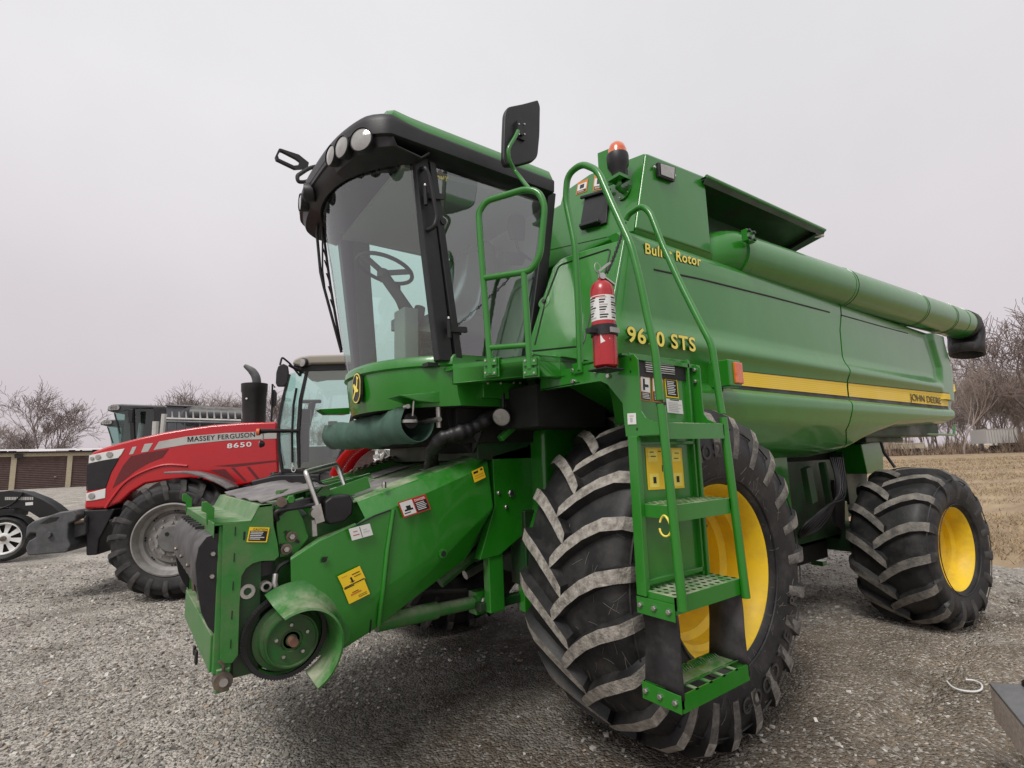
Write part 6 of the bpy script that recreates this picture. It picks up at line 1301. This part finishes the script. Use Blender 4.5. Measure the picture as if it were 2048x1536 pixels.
m.lathe(smooth([np.array([a, b, 0]) for a, b in prt], 3) and [(a, b) for a, b in prt], hubL, -Ln, RB, 64); m.lathe([(.08, rr*.9), (.08, .01)], hubL, -Ln, DK, 32); sub('tyre', m, wl_, smooth=50)
m = MB(); sidep = [(-60, 1003), (-30, 985), (6, 983), (18, 981), (48, 985), (84, 999), (104, 1011), (121, 1025), (79, 1036), (60, 1024), (36, 1016), (0, 1014), (-30, 1018), (-60, 1040)]
m.prism([Q2(*p, -.35) for p in sidep], -Ln*.03, BK)
tp_ = [Q2(*p, .03) for p in ((-60, 1003), (-30, 985), (6, 983), (48, 985), (84, 999), (121, 1025))]
m = MB(); m.prism([Q2(*p, -.3) for p in sidep], -Ln*.35, BKV); mg = sub('mudguard', m, tl_, bevel=.006)
m = MB(); rng_l = [(9, 994, 66, 999.5), ]
x = 10
r4 = random.Random(8)
while x < 64: wdt = r4.choice((2, 3, 2.5)); m.prism([Q2(x, 994, -.296), Q2(x+wdt, 994, -.296), Q2(x+wdt, 1000, -.296), Q2(x, 1000, -.296)], Ln*.002, SIL); x += wdt+1
m.prism([Q2(51, 1005, -.296), Q2(66, 1004, -.296), Q2(66, 1010, -.296), Q2(51, 1011, -.296)], Ln*.002, WH); sub('decal', m, mg)
m = MB(); rows = [Q2(*p, .02) for p in ((-50, 1060), (-35, 1045), (-15, 1036), (5, 1033), (25, 1035), (45, 1042), (58, 1055))]; rows = smooth(rows, 3); up_ = np.array([0, 0, .03])
m.add([p+up_ for q in rows for p in (q, q-Ln*.28)], [[2*i, 2*i+1, 2*i+3, 2*i+2] for i in range(len(rows)-1)], BKV); m.tube([Q2(-10, 1020, -.3), Q2(20, 1010, -.3), Q2(38, 995, -.28), Q2(45, 984, -.28)], .014, BK, 8, soft=4); m.prism([Q2(*p, -.3) for p in ((-40, 1018), (30, 1018), (25, 1035), (-40, 1045))], -Ln*.5, BKV)
m.prism([Q2(*p, -.6) for p in ((-300, 1010), (-10, 1020), (-10, 1045), (-300, 1040))], -Ln*.1, BKV); sub('frame', m, tl_, bevel=.004)

# ================================================================== TWO DARK HARVESTERS BEHIND THE TRACTOR
DG = mat('charcoal_paint', (.035, .037, .042), .4, c2=(.05, .052, .058), ns=4, dust=.5)
DG2 = mat('charcoal_light', (.09, .095, .105), .45, c2=(.07, .072, .08), ns=4)
def back_harv(dist, dx, lab, full):
    d0 = ray(260, 900); d0[2] = 0; d0 /= np.linalg.norm(d0); o_ = np.array([CAM[0], CAM[1], 0])+d0*dist; n_ = Tn
    Z_ = lambda px, py, off=0.: UP(px+dx[0], (py-936)*dx[1]+936+dx[2], o_+n_*off, n_)
    ctr = Z_(300, 900); ctr[2] = 0
    rt = root('combine_harvester', ctr, lab, 'combine harvester')
    m = MB(); m.prism([Z_(*p) for p in ((213, 821), (216, 813), (222, 809), (243, 808), (327, 811), (330, 816), (267, 818), (243, 824), (229, 826))], -n_*2.2, DG); ro = sub('cab_roof', m, rt, bevel=.05)
    m = MB(); m.prism([Z_(*p, .02) for p in ((216, 817), (226, 811), (240, 813), (232, 819), (220, 822))], -n_*.02, BKV)
    for k in range(4): c = Z_(221+k*4.2, 816-k*.3, .03); m.disc(c, n_, .06, LAMP, 12)
    sub('lamp_cluster', m, ro)
    m = MB(); m.poly([Z_(*p) for p in ((231, 826), (266, 818), (270, 890), (240, 900))], GLD); m.poly([Z_(*p) for p in ((270, 818), (308, 818), (314, 880), (272, 890))], GLD); m.poly([Z_(231, 826), Z_(240, 900), Z_(240, 900)-n_*2.1, Z_(231, 826)-n_*2.1], GLD); m.poly([Z_(270, 818, -2.1), Z_(308, 818, -2.1), Z_(314, 880, -2.1), Z_(272, 890, -2.1)], GLD); sub('cab_window', m, rt, fix='keep')
    m = MB(); m.prism([Z_(*p, .01) for p in ((257, 818), (266, 818), (270, 895), (262, 895))], -n_*.1, BK)
    m.prism([Z_(*p, .01) for p in ((306, 815), (334, 815), (334, 890), (312, 890))], -n_*.2, BK); m.prism([Z_(*p, .01) for p in ((236, 890), (335, 880), (335, 915), (240, 915))], -n_*2.1, DG); m.box(Z_(288, 858, -1.1), (.7, .6, 1.0), SEAT, rz=Ta); m.prism([Z_(*p, .35) for p in ((256, 818), (266, 818), (264, 845), (257, 845))], -n_*.08, BK); m.tube([Z_(283, 846, -.5), Z_(279, 880, -.5)], .06, WH, 8); m.tube([Z_(229, 826, .02), Z_(240, 868, .02)], .02, BK, 6); sub('cab_frame', m, rt, bevel=.02)
    m = MB(); m.prism([Z_(*p, .1) for p in ((332, 809), (368, 810), (372, 820), (480, 822), (480, 915), (332, 915))], -n_*2.6, DG2); m.prism([Z_(*p, .15) for p in ((330, 808), (480, 815), (480, 819), (330, 812))], -n_*2.7, DG); bo = sub('body', m, rt, bevel=.05)
    m = MB(); m.tube([Z_(384, 829, .45), Z_(500, 833, .45)], .2, DG, 20); m.tube([Z_(374, 838, .3), Z_(384, 829, .45)], .21, DG2, 20); sub('unloading_auger', m, rt, smooth=40)
    m = MB()
    for c_, r_ in ((Z_(345, 1000, .3), .85), (Z_(470, 1000, .3), .65)):
        c_ = c_.copy(); c_[2] = r_; mw = MB(); mw.lathe([(0, .0001), (0, r_*.5), (-.04, r_*.52), (-.05, r_*.9), (0, r_), (.5, r_), (.55, r_*.9), (.5, .01)], c_, -n_, RB, 36); sub('wheel', mw, rt, smooth=40)
    m.prism([Z_(*p, .0) for p in ((335, 915), (480, 915), (470, 960), (350, 975))], -n_*2.4, DK); sub('chassis', m, rt)
    if full:
        m = MB(); q0_, q1_ = Z_(333, 837, .9), Z_(482, 841, .9); m.tube([q0_, q1_], .025, SIL, 8); m.tube([Z_(333, 843, .9), Z_(482, 846, .9)], .03, DG2, 8)
        for k in range(11): px_ = 345+k*14; m.tube([Z_(px_, 837.5, .9), Z_(px_-1, 823, .9)], [.022, .008], SIL, 6)
        for px_ in (334, 352, 370, 400, 430, 460): m.tube([Z_(px_, 837, .9), Z_(px_, 880, .9)], .018, DG2, 6)
        m.tube([Z_(312, 843, .9), Z_(310, 880, .9)], .07, SIL, 8); m.tube([Z_(329, 828, .9), Z_(324, 880, .9)], .06, SIL, 8); sub('reel_rail', m, rt, smooth=40)
    return rt
back_harv(16.2, (0, 1.0, 0), 'charcoal combine harvester right behind the red tractor hood, nearer of the dark pair', True)
back_harv(21.0, (-14, .79, 4), 'charcoal combine harvester farther back, only its cab front showing left of the nearer dark one', False)

# ================================================================== STORAGE GARAGE
gy = 57.9
gx_ = lambda px, py: U(px, py, 'y', gy)
DOOR = mat('brown_roll_door', (.060, .032, .026), .6, c2=(.085, .05, .042), ns=3); CRM = mat('cream_siding', (.46, .40, .28), .7, c2=(.40, .35, .25), ns=5); ROOFM = mat('brown_trim', (.05, .03, .028), .6); SNOW = mat('pale_roof_sheet', (.62, .60, .60), .8)
xL_, xR_ = gx_(24, 940)[0]-22, gx_(24, 940)[0]+34
zE = gx_(30, 904)[2]; zD = gx_(60, 913)[2]
gr_ = root('storage_garage', ((xL_+xR_)/2, gy, 0), 'long cream storage garage with brown roll-up doors at the edge of the yard', 'garage')
m = MB(); m.span((xL_, gy+.12, -.3), (xR_, gy+9, zE-.06), CRM); p0_ = gx_(26, 940)[0]; pw = gx_(138, 940)[0]-p0_
k0 = int((xL_-p0_)/pw)-1
m.span((xL_, gy, zD), (xR_, gy+.12, zE-.1), CRM); xx = p0_+k0*pw
doors = []
while xx < xR_:
    if xx > xL_: m.span((xx-.17, gy, -.3), (xx+.17, gy+.12, zD), CRM)
    doors.append((xx+.17, xx+pw-.17)); xx += pw
sub('wall', m, gr_)
for a, b in doors:
    if a < xL_ or b > xR_: continue
    m = MB(); n = 18; V_ = []
    for k in range(n*2+1): zz_5 = zD*k/(n*2); V_ += [(a, gy+.09-(.03 if k % 2 else 0), zz_5), (b, gy+.09-(.03 if k % 2 else 0), zz_5)]
    m.add(V_, [[2*k, 2*k+1, 2*k+3, 2*k+2] for k in range(n*2)], DOOR); m.box(((a+b)/2+.9, gy+.04, .9), (.15, .05, .06), ST); sub('roll_up_door', m, gr_, fix='keep')
m = MB(); m.span((xL_-.2, gy-.25, zE-.12), (xR_+.2, gy+.1, zE+.02), ROOFM); m.prism([(xL_-.2, gy-.25, zE+.02), (xL_-.2, gy+9.2, zE+.5), (xL_-.2, gy+9.2, zE+.3), (xL_-.2, gy-.25, zE-.06)], (xR_-xL_+.4, 0, 0), SNOW); rs = random.Random(9)
for k in range(60): x = rs.uniform(xL_, xR_); m.box((x, gy-.05, zE+.06), (rs.uniform(.5, 1.6), .3, rs.uniform(.06, .14)), SNOW)
sub('roof', m, gr_)
m = MB(); m.box(gx_(38, 912)+np.array([0, -.1, 0]), (.5, .15, .3), BK); sub('wall_light', m, gr_)

# ================================================================== BARE TREES
BARK = mat('bare_bark', (.13, .10, .09), .9, c2=(.21, .165, .15), ns=3); BARK2 = mat('grey_bark', (.40, .345, .315), .9, c2=(.29, .24, .215), ns=2)
def tree_mesh(seed, H, spread, levels=6, trunk_r=.22, forks=3, first=.22, up=.25, bark=BARK):
    r = random.Random(seed); tv, tf_, bv, bf = [], [], [], []
    def limb(p, d, L_, rad, lev):
        V_, Fc = (tv, tf_) if lev == 0 else (bv, bf)
        n = 5 if lev < 2 else 3; sides = 7 if lev < 2 else (4 if lev < 4 else 3); pts = [p]; q = p; dd = d
        for i in range(n):
            dd = dd+np.array([r.gauss(0, .10+.03*lev), r.gauss(0, .10+.03*lev), r.gauss(0, .06)+.03]); dd = dd/np.linalg.norm(dd); q = q+dd*L_/n; pts.append(q)
        o = len(V_)
        for i, c in enumerate(pts):
            rr = rad*(1-.45*i/n) if lev < levels-1 else rad*(1-.8*i/n); rr = max(rr, (.017 if lev > 3 else .028)*(1.0 if levels > 5 else .68)); dirn = pts[min(i+1, n)]-pts[max(i-1, 0)]; s, u = frame_of(dirn)
            for j in range(sides): a = 2*PI*j/sides; V_.append(c+s*rr*math.cos(a)+u*rr*math.sin(a))
        for i in range(n):
            for j in range(sides): Fc.append([o+i*sides+j, o+i*sides+(j+1) % sides, o+(i+1)*sides+(j+1) % sides, o+(i+1)*sides+j])
        if lev >= levels: return
        k = r.choice((forks, forks, forks+1)) if lev else forks+2
        for c in range(k):
            t = r.uniform(.45, 1.0) if c else 1.0; i = min(n-1, int(t*n)); base = pts[i]+(pts[i+1]-pts[i])*(t*n-i) if t < 1 else pts[n]
            az = r.uniform(0, 2*PI); s, u = frame_of(dd); ang = r.uniform(.35, .85)*spread*(.5 if (c == 0 and lev) else 1)
            nd = dd*math.cos(ang)+(s*math.cos(az)+u*math.sin(az))*math.sin(ang)+np.array([0, 0, up*(.5 if lev > 2 else 1)]); nd = nd/np.linalg.norm(nd)
            limb(base, nd, L_*r.uniform(.62, .86) if lev else H*r.uniform(.26, .36), rad*(.42 if c else .55)*r.uniform(.85, 1.1), lev+1)
    limb(np.zeros(3), np.array([0, 0, 1.]), H*first, trunk_r, 0)
    return tv, tf_, bv, bf
PROTO = []
def make_proto(seed, **k):
    bark = k.get('bark', BARK); tv, tf_, bv, bf = tree_mesh(seed, **k)
    zm = max(p[2] for p in bv)
    A, B = MB(), MB(); A.add(tv, tf_, bark); B.add(bv, bf, bark); return A, B, zm
def tree(name, loc, proto, Ht, label, group=None, rz=0.0):
    key, A, B, zm = proto
    s = Ht/zm; o = bpy.data.objects.new(name, None); col.objects.link(o); o.location = cnv(loc); o.rotation_euler = (0, 0, rz); o.scale = (s, s, s); tag(o, label, 'tree', group)
    for nm, mb in (('trunk', A), ('crown', B)):
        if isinstance(mb, MB): raise Exception
        c = bpy.data.objects.new(nm, mb); col.objects.link(c); c.parent = o
    return o
def proto(seed, **k):
    A, B, zm = make_proto(seed, **k); oa = A.build('trunk', fix=None, smooth=60); ob = B.build('crown', fix=None); ma, mb_ = oa.data, ob.data; bpy.data.objects.remove(oa); bpy.data.objects.remove(ob); return (seed, ma, mb_, zm)
def gpt(px, dist):
    d = ray(px, 900); d[2] = 0; d /= np.linalg.norm(d); f2 = F_.copy(); f2[2] = 0; f2 /= np.linalg.norm(f2); return np.array([CAM[0], CAM[1], 0])+d*dist/np.dot(d, f2)
pA1 = proto(3, H=10, spread=1.0, levels=6, trunk_r=.34, forks=3, first=.16, up=.16); pA2 = proto(8, H=10, spread=.8, levels=6, trunk_r=.2, forks=3, first=.2, up=.2); pA3 = proto(21, H=10, spread=.62, levels=5, trunk_r=.15, forks=3, first=.34, up=.3, bark=BARK2)
pA4 = proto(33, H=10, spread=.7, levels=5, trunk_r=.13, forks=3, first=.4, up=.3, bark=BARK2); pA6 = proto(61, H=10, spread=.5, levels=5, trunk_r=.12, forks=3, first=.42, up=.35, bark=BARK2)
pA5 = proto(47, H=10, spread=.95, levels=6, trunk_r=.22, forks=3, first=.24, up=.15, bark=BARK2)
tree('bare_tree', gpt(80, 76), pA1, 14.8, 'big bare spreading tree rising behind the left end of the garage', rz=.4)
for i, (px, d, h, p, l) in enumerate(((22, 80, 8.5, pA2, 'shorter bare tree behind the garage, left of the big spreading tree'), (-30, 84, 11, pA5, 'bare tree at the left edge of the view behind the garage'), (135, 84, 6.5, pA2, 'low bare tree behind the garage, right of the big spreading tree'),
    (205, 88, 5.4, pA5, 'small bushy bare tree just left of the dark harvester cabs'), (372, 92, 15.0, pA5, 'bare tree above the roofs of the dark harvesters, left of that cluster'), (408, 88, 15.6, pA2, 'bare tree above the dark harvesters, tallest of the middle cluster'), (452, 90, 15.4, pA1, 'broad bare tree left of the tractor exhaust'),
    (500, 92, 16.0, pA5, 'bare tree directly behind the tractor exhaust'), (545, 90, 15.2, pA2, 'bare tree between the tractor exhaust and the tractor cab'), (335, 95, 12.5, pA2, 'faint bare tree low at the left of the middle cluster'),
    (640, 92, 9.5, pA5, 'bare tree seen through the tractor cab windows'), (700, 95, 8.5, pA2, 'bare tree behind the tractor cab rear'))): tree('bare_tree', gpt(px, d), p, h, l, rz=i*1.7)
rw = random.Random(12); specs = []
tree('bare_tree', gpt(2118, 66), pA1, 22.0, 'tall spreading bare tree reaching in from the right edge above the wood', rz=2.2)
tree('bare_tree', gpt(1927, 70), pA4, 13.5, 'dark straight bare tree standing nearest the harvester auger spout', rz=.7)
for k in range(74):
    px = rw.uniform(1650, 2230); d = rw.uniform(74, 118); h = rw.uniform(10, 17.5)*(.82 if px < 1960 else 1.0)
    tree('bare_tree', gpt(px, d), rw.choice((pA3, pA4, pA6, pA3, pA4, pA5)), h, 'slender bare tree in the brown wood beyond the grass field', 'bare trees of the wood beyond the field', rz=rw.uniform(0, 6.28))
# undergrowth along the wood
ug = MB(); BR = mat('dry_brush', (.19, .135, .10), .95, c2=(.32, .25, .19), ns=.35)
vs, fs = [], []; rr5 = np.random.default_rng(5)
for k in range(14000):
    px = rr5.uniform(1600, 2260); d = rr5.uniform(69, 92); b = gpt(px, d); h = rr5.gamma(2.0, .45)*(1+.6*math.sin(px*.05)+.4*math.sin(px*.021+2))+.15; a = rr5.uniform(0, 2*PI); ln = rr5.uniform(.1, 1.5); w_ = rr5.uniform(.015, .05)
    tpp = b+np.array([math.cos(a)*ln, math.sin(a)*ln, h]); s = np.array([math.sin(a), -math.cos(a), 0])*w_; o = len(vs); md_ = (b+tpp)/2+np.array([rr5.uniform(-.2, .2), rr5.uniform(-.2, .2), .1])
    vs += [b-s, b+s, md_+s*.8, md_-s*.8, tpp]; fs += [[o, o+1, o+2, o+3]]; fs += [[o+3, o+2, o+4]]
ug.add(vs, fs, BR); tag(ug.build('undergrowth', fix=None), 'brown dry brush and saplings along the foot of the wood', 'undergrowth', kind='stuff')
# low things among the trees
def wbox(px0, px1, py0, py1, dist, name, lab, cat, m_):
    a, b = gpt(px0, dist), gpt(px1, dist); z0_ = CAM[2]; k = dist/FPX; hy_ = lambda x: VY+SL*(x-VX); zt_3 = CAM[2]+(hy_(px0)-py0)*k; zb_3 = max(0.0, CAM[2]+(hy_(px0)-py1)*k)
    u = (b-a); n = np.array([-u[1], u[0], 0]); n /= np.linalg.norm(n); n = n if np.dot(n, a-CAM) > 0 else -n
    r_ = root(name, (a+b)/2, lab, cat); m = MB(); z = np.array([0, 0, 1.]); m.prism([a+z*zb_3, b+z*zb_3, b+z*zt_3, a+z*zt_3], n*2.4, m_); sub('body', m, r_, bevel=.03)
    m = MB(); 
    for t in np.linspace(.02, .98, 12): m.bar(a+u*t+z*zb_3-n*.02, a+u*t+z*zt_3-n*.02, .03, .05, SIL)
    m.bar(a+z*zt_3-n*.02, b+z*zt_3-n*.02, .06, .12, SIL); sub('rail', m, r_)
    m = MB()
    for t in (.2, .28, .8): c = a+u*t; c[2] = .5; m.lathe([(0, .0001), (0, .5), (.25, .5), (.25, .0001)], c, n, RB, 20)
    sub('wheel', m, r_)
wbox(1975, 2041, 859, 887, 71.5, 'box_trailer', 'long white box trailer parked among the bare trees of the wood', 'trailer', WH)
wbox(1772, 1850, 888, 899, 71.5, 'flatbed_trailer', 'low pale flatbed at the foot of the wood, left of the white box trailer', 'trailer', CRM)

# ================================================================== FOREGROUND BENCH CORNER, RING, GRAVEL
ZS = .40
SP = lambda px, py, z=ZS: U(px, py, 'z', z)
STN = mat('granite_edge', (.50, .43, .41), .8, c2=(.74, .66, .63), ns=55, bump=.5, bs=140); STN2 = mat('dark_stone_top', (.13, .13, .14), .45, c2=(.16, .16, .165), ns=18, bump=.2, bs=60)
a_, b_, c_ = SP(1978, 1365), SP(2048, 1451), SP(2048, 1368); ub = (b_-a_); uc = (c_-a_)
rs_ = root('stone_block', (a_+ub*1.5+uc*1.0)*np.array([1, 1, 0]), 'dark stone slab with a rough pinkish edge in the bottom right corner', 'stone slab')
m = MB(); far_c = a_+uc*3.2; P4 = [a_, a_+ub*3.2, a_+ub*3.2+uc*3.2, far_c]
m.prism([p-np.array([0, 0, .012]) for p in P4], (0, 0, .012), STN2); sub('top', m, rs_, bevel=.003)
m = MB(); lo = [p-np.array([0, 0, .012]) for p in P4]; m.prism([lo[0]-ub*.012, lo[1], lo[2], lo[3]], (0, 0, -.14), STN); sub('edge', m, rs_, bevel=.010)
m = MB(); iv = (P4[2]-P4[0]); iv /= np.linalg.norm(iv); q0 = P4[0]+ub*.55+uc*.25; m.prism([q0-np.array([0, 0, .15]), P4[1]+uc*.25-np.array([0, 0, .15]), P4[2]-np.array([0, 0, .15]), P4[3]+ub*.5-np.array([0, 0, .15])], (0, 0, -(ZS-.11)-.05), BK); sub('base', m, rs_, bevel=.01)
m = MB(); pc = SP(2075, 1376); m.lathe([(0, .05), (.015, .05), (.03, .03), (.05, .03), (.05, .0001)], pc, (0, 0, 1), BK, 24); sub('post', m, rs_, smooth=40)
m = MB(); rp_ = [U(px, py, 'z', .004) for px, py in ((1894, 1363), (1905, 1374), (1925, 1381), (1950, 1383), (1963, 1378), (1962, 1368), (1948, 1361), (1931, 1359))]
m.tube(rp_, .0055, WH, 8, soft=5); tag(m.build('plastic_ring', smooth=60), 'open white plastic loop lying on the gravel near the stone slab', 'plastic loop')

# loose gravel
def pebbles():
    n = 85000; g = np.random.default_rng(2)
    ang = g.uniform(-56, 56, n); fz = math.degrees(math.atan2(F_[1], F_[0])); rr = 1.1+g.random(n)**1.6*10.5
    a = np.radians(fz+ang); x = CAM[0]+np.cos(a)*rr; y = CAM[1]+np.sin(a)*rr
    clump = np.sin(x*2.3+1.3*np.sin(y*1.9))+np.sin(y*3.1+x*1.1+2)+.8*np.sin(x*6.1+y*4.7)
    soil = np.exp(-((x-.9)/3.2)**2-((y+.4)/1.9)**2); soil = np.maximum(soil, np.exp(-((x-2.6)/2.2)**2-((y+1.6)/1.6)**2)); soil = np.maximum(soil, .8*np.exp(-((x+.1)/1.9)**2-((y-1.35)/1.7)**2)); keep = (clump*.7+g.normal(0, 1.0, n) > -.85+3.4*soil) & ~((x-y*.75 > 5.6) & (x > 4.5)); x, y, rr = x[keep], y[keep], rr[keep]; n = len(x)
    sz = g.gamma(2.6, .0019, n)+.0030+.0006*rr; sz = np.clip(sz, .0035, .019)
    base = np.array([[-1, -1, -1], [1, -1, -1], [1, 1, -1], [-1, 1, -1], [-1, -1, 1], [1, -1, 1], [1, 1, 1], [-1, 1, 1]], float)*.7
    v = base[None]*g.uniform(.55, 1.25, (n, 8, 3))*np.array([1.25, .95, .62]); th = g.uniform(0, 2*PI, n); ph = g.normal(0, .35, n)
    c, s = np.cos(ph)[:, None], np.sin(ph)[:, None]; v = np.stack([v[..., 0]*c+v[..., 2]*s, v[..., 1], -v[..., 0]*s+v[..., 2]*c], -1)
    c, s = np.cos(th)[:, None], np.sin(th)[:, None]; v = np.stack([v[..., 0]*c-v[..., 1]*s, v[..., 0]*s+v[..., 1]*c, v[..., 2]], -1)
    v = v*sz[:, None, None]; v[..., 0] += x[:, None]; v[..., 1] += y[:, None]; v[..., 2] += (terrain(x, y)+sz*.22)[:, None]
    q = np.array([[0, 3, 2, 1], [4, 5, 6, 7], [0, 1, 5, 4], [1, 2, 6, 5], [2, 3, 7, 6], [3, 0, 4, 7]]); f = (q[None]+np.arange(n)[:, None, None]*8).reshape(-1, 4)
    mi = np.repeat(g.choice(5, n, p=[.26, .34, .24, .09, .07]), 6)
    ms = [mat('stone_'+k, c, .85, c2=c2, ns=40) for k, c, c2 in (('dark', (.16, .147, .13), (.21, .19, .17)), ('grey', (.28, .262, .235), (.34, .32, .29)), ('mid', (.38, .355, .32), (.46, .43, .39)), ('pale', (.56, .535, .49), (.66, .64, .59)), ('tan', (.34, .27, .20), (.42, .34, .26)))]
    o = npmesh('gravel', v.reshape(-1, 3), f, ms, mi); tag(o, 'loose grey limestone gravel scattered over the yard', 'gravel', kind='stuff')
pebbles()
def blades():
    n = 40000; g = np.random.default_rng(6); t = g.random(n)**1.7; L0 = g.random(n)
    px = g.uniform(1700, 2150, n); x = np.zeros(n); y = np.zeros(n); dist = 5.2+g.random(n)**1.8*45
    for i in range(n):
        p = gpt(px[i], dist[i]); x[i], y[i] = p[0], p[1]
    v_ = -x*F_[0]-y*F_[1]; keep = (x-y*.86 > 6.0+.3*np.sin(y*3)) & (np.sin(v_*2.3+.8*np.sin(x))+np.sin(v_*.9+1)+g.normal(0, .8, n) > -.3); x, y, dist = x[keep], y[keep], dist[keep]; n = len(x)
    h = g.uniform(.02, .07, n)*(1+dist/30); a = g.uniform(0, 2*PI, n); w_ = .003+.0004*dist; lx = g.normal(0, 1, n)*h*.8; ly = g.normal(0, 1, n)*h*.8; z = terrain(x, y)+.015
    v = np.stack([np.stack([x-np.cos(a)*w_, y-np.sin(a)*w_, z], -1), np.stack([x+np.cos(a)*w_, y+np.sin(a)*w_, z], -1), np.stack([x+lx, y+ly, z+h], -1)], 1)
    f = np.arange(n*3).reshape(n, 3); mi = g.choice(3, n, p=[.5, .38, .12])
    ms = [mat('straw', (.42, .31, .18), .9), mat('brown_grass', (.22, .155, .09), .9), mat('green_grass', (.13, .15, .06), .9)]
    o = npmesh('dead_grass', v.reshape(-1, 3), f, ms, mi); tag(o, 'short dead straw-coloured grass of the field beyond the yard', 'grass', kind='stuff')
blades()
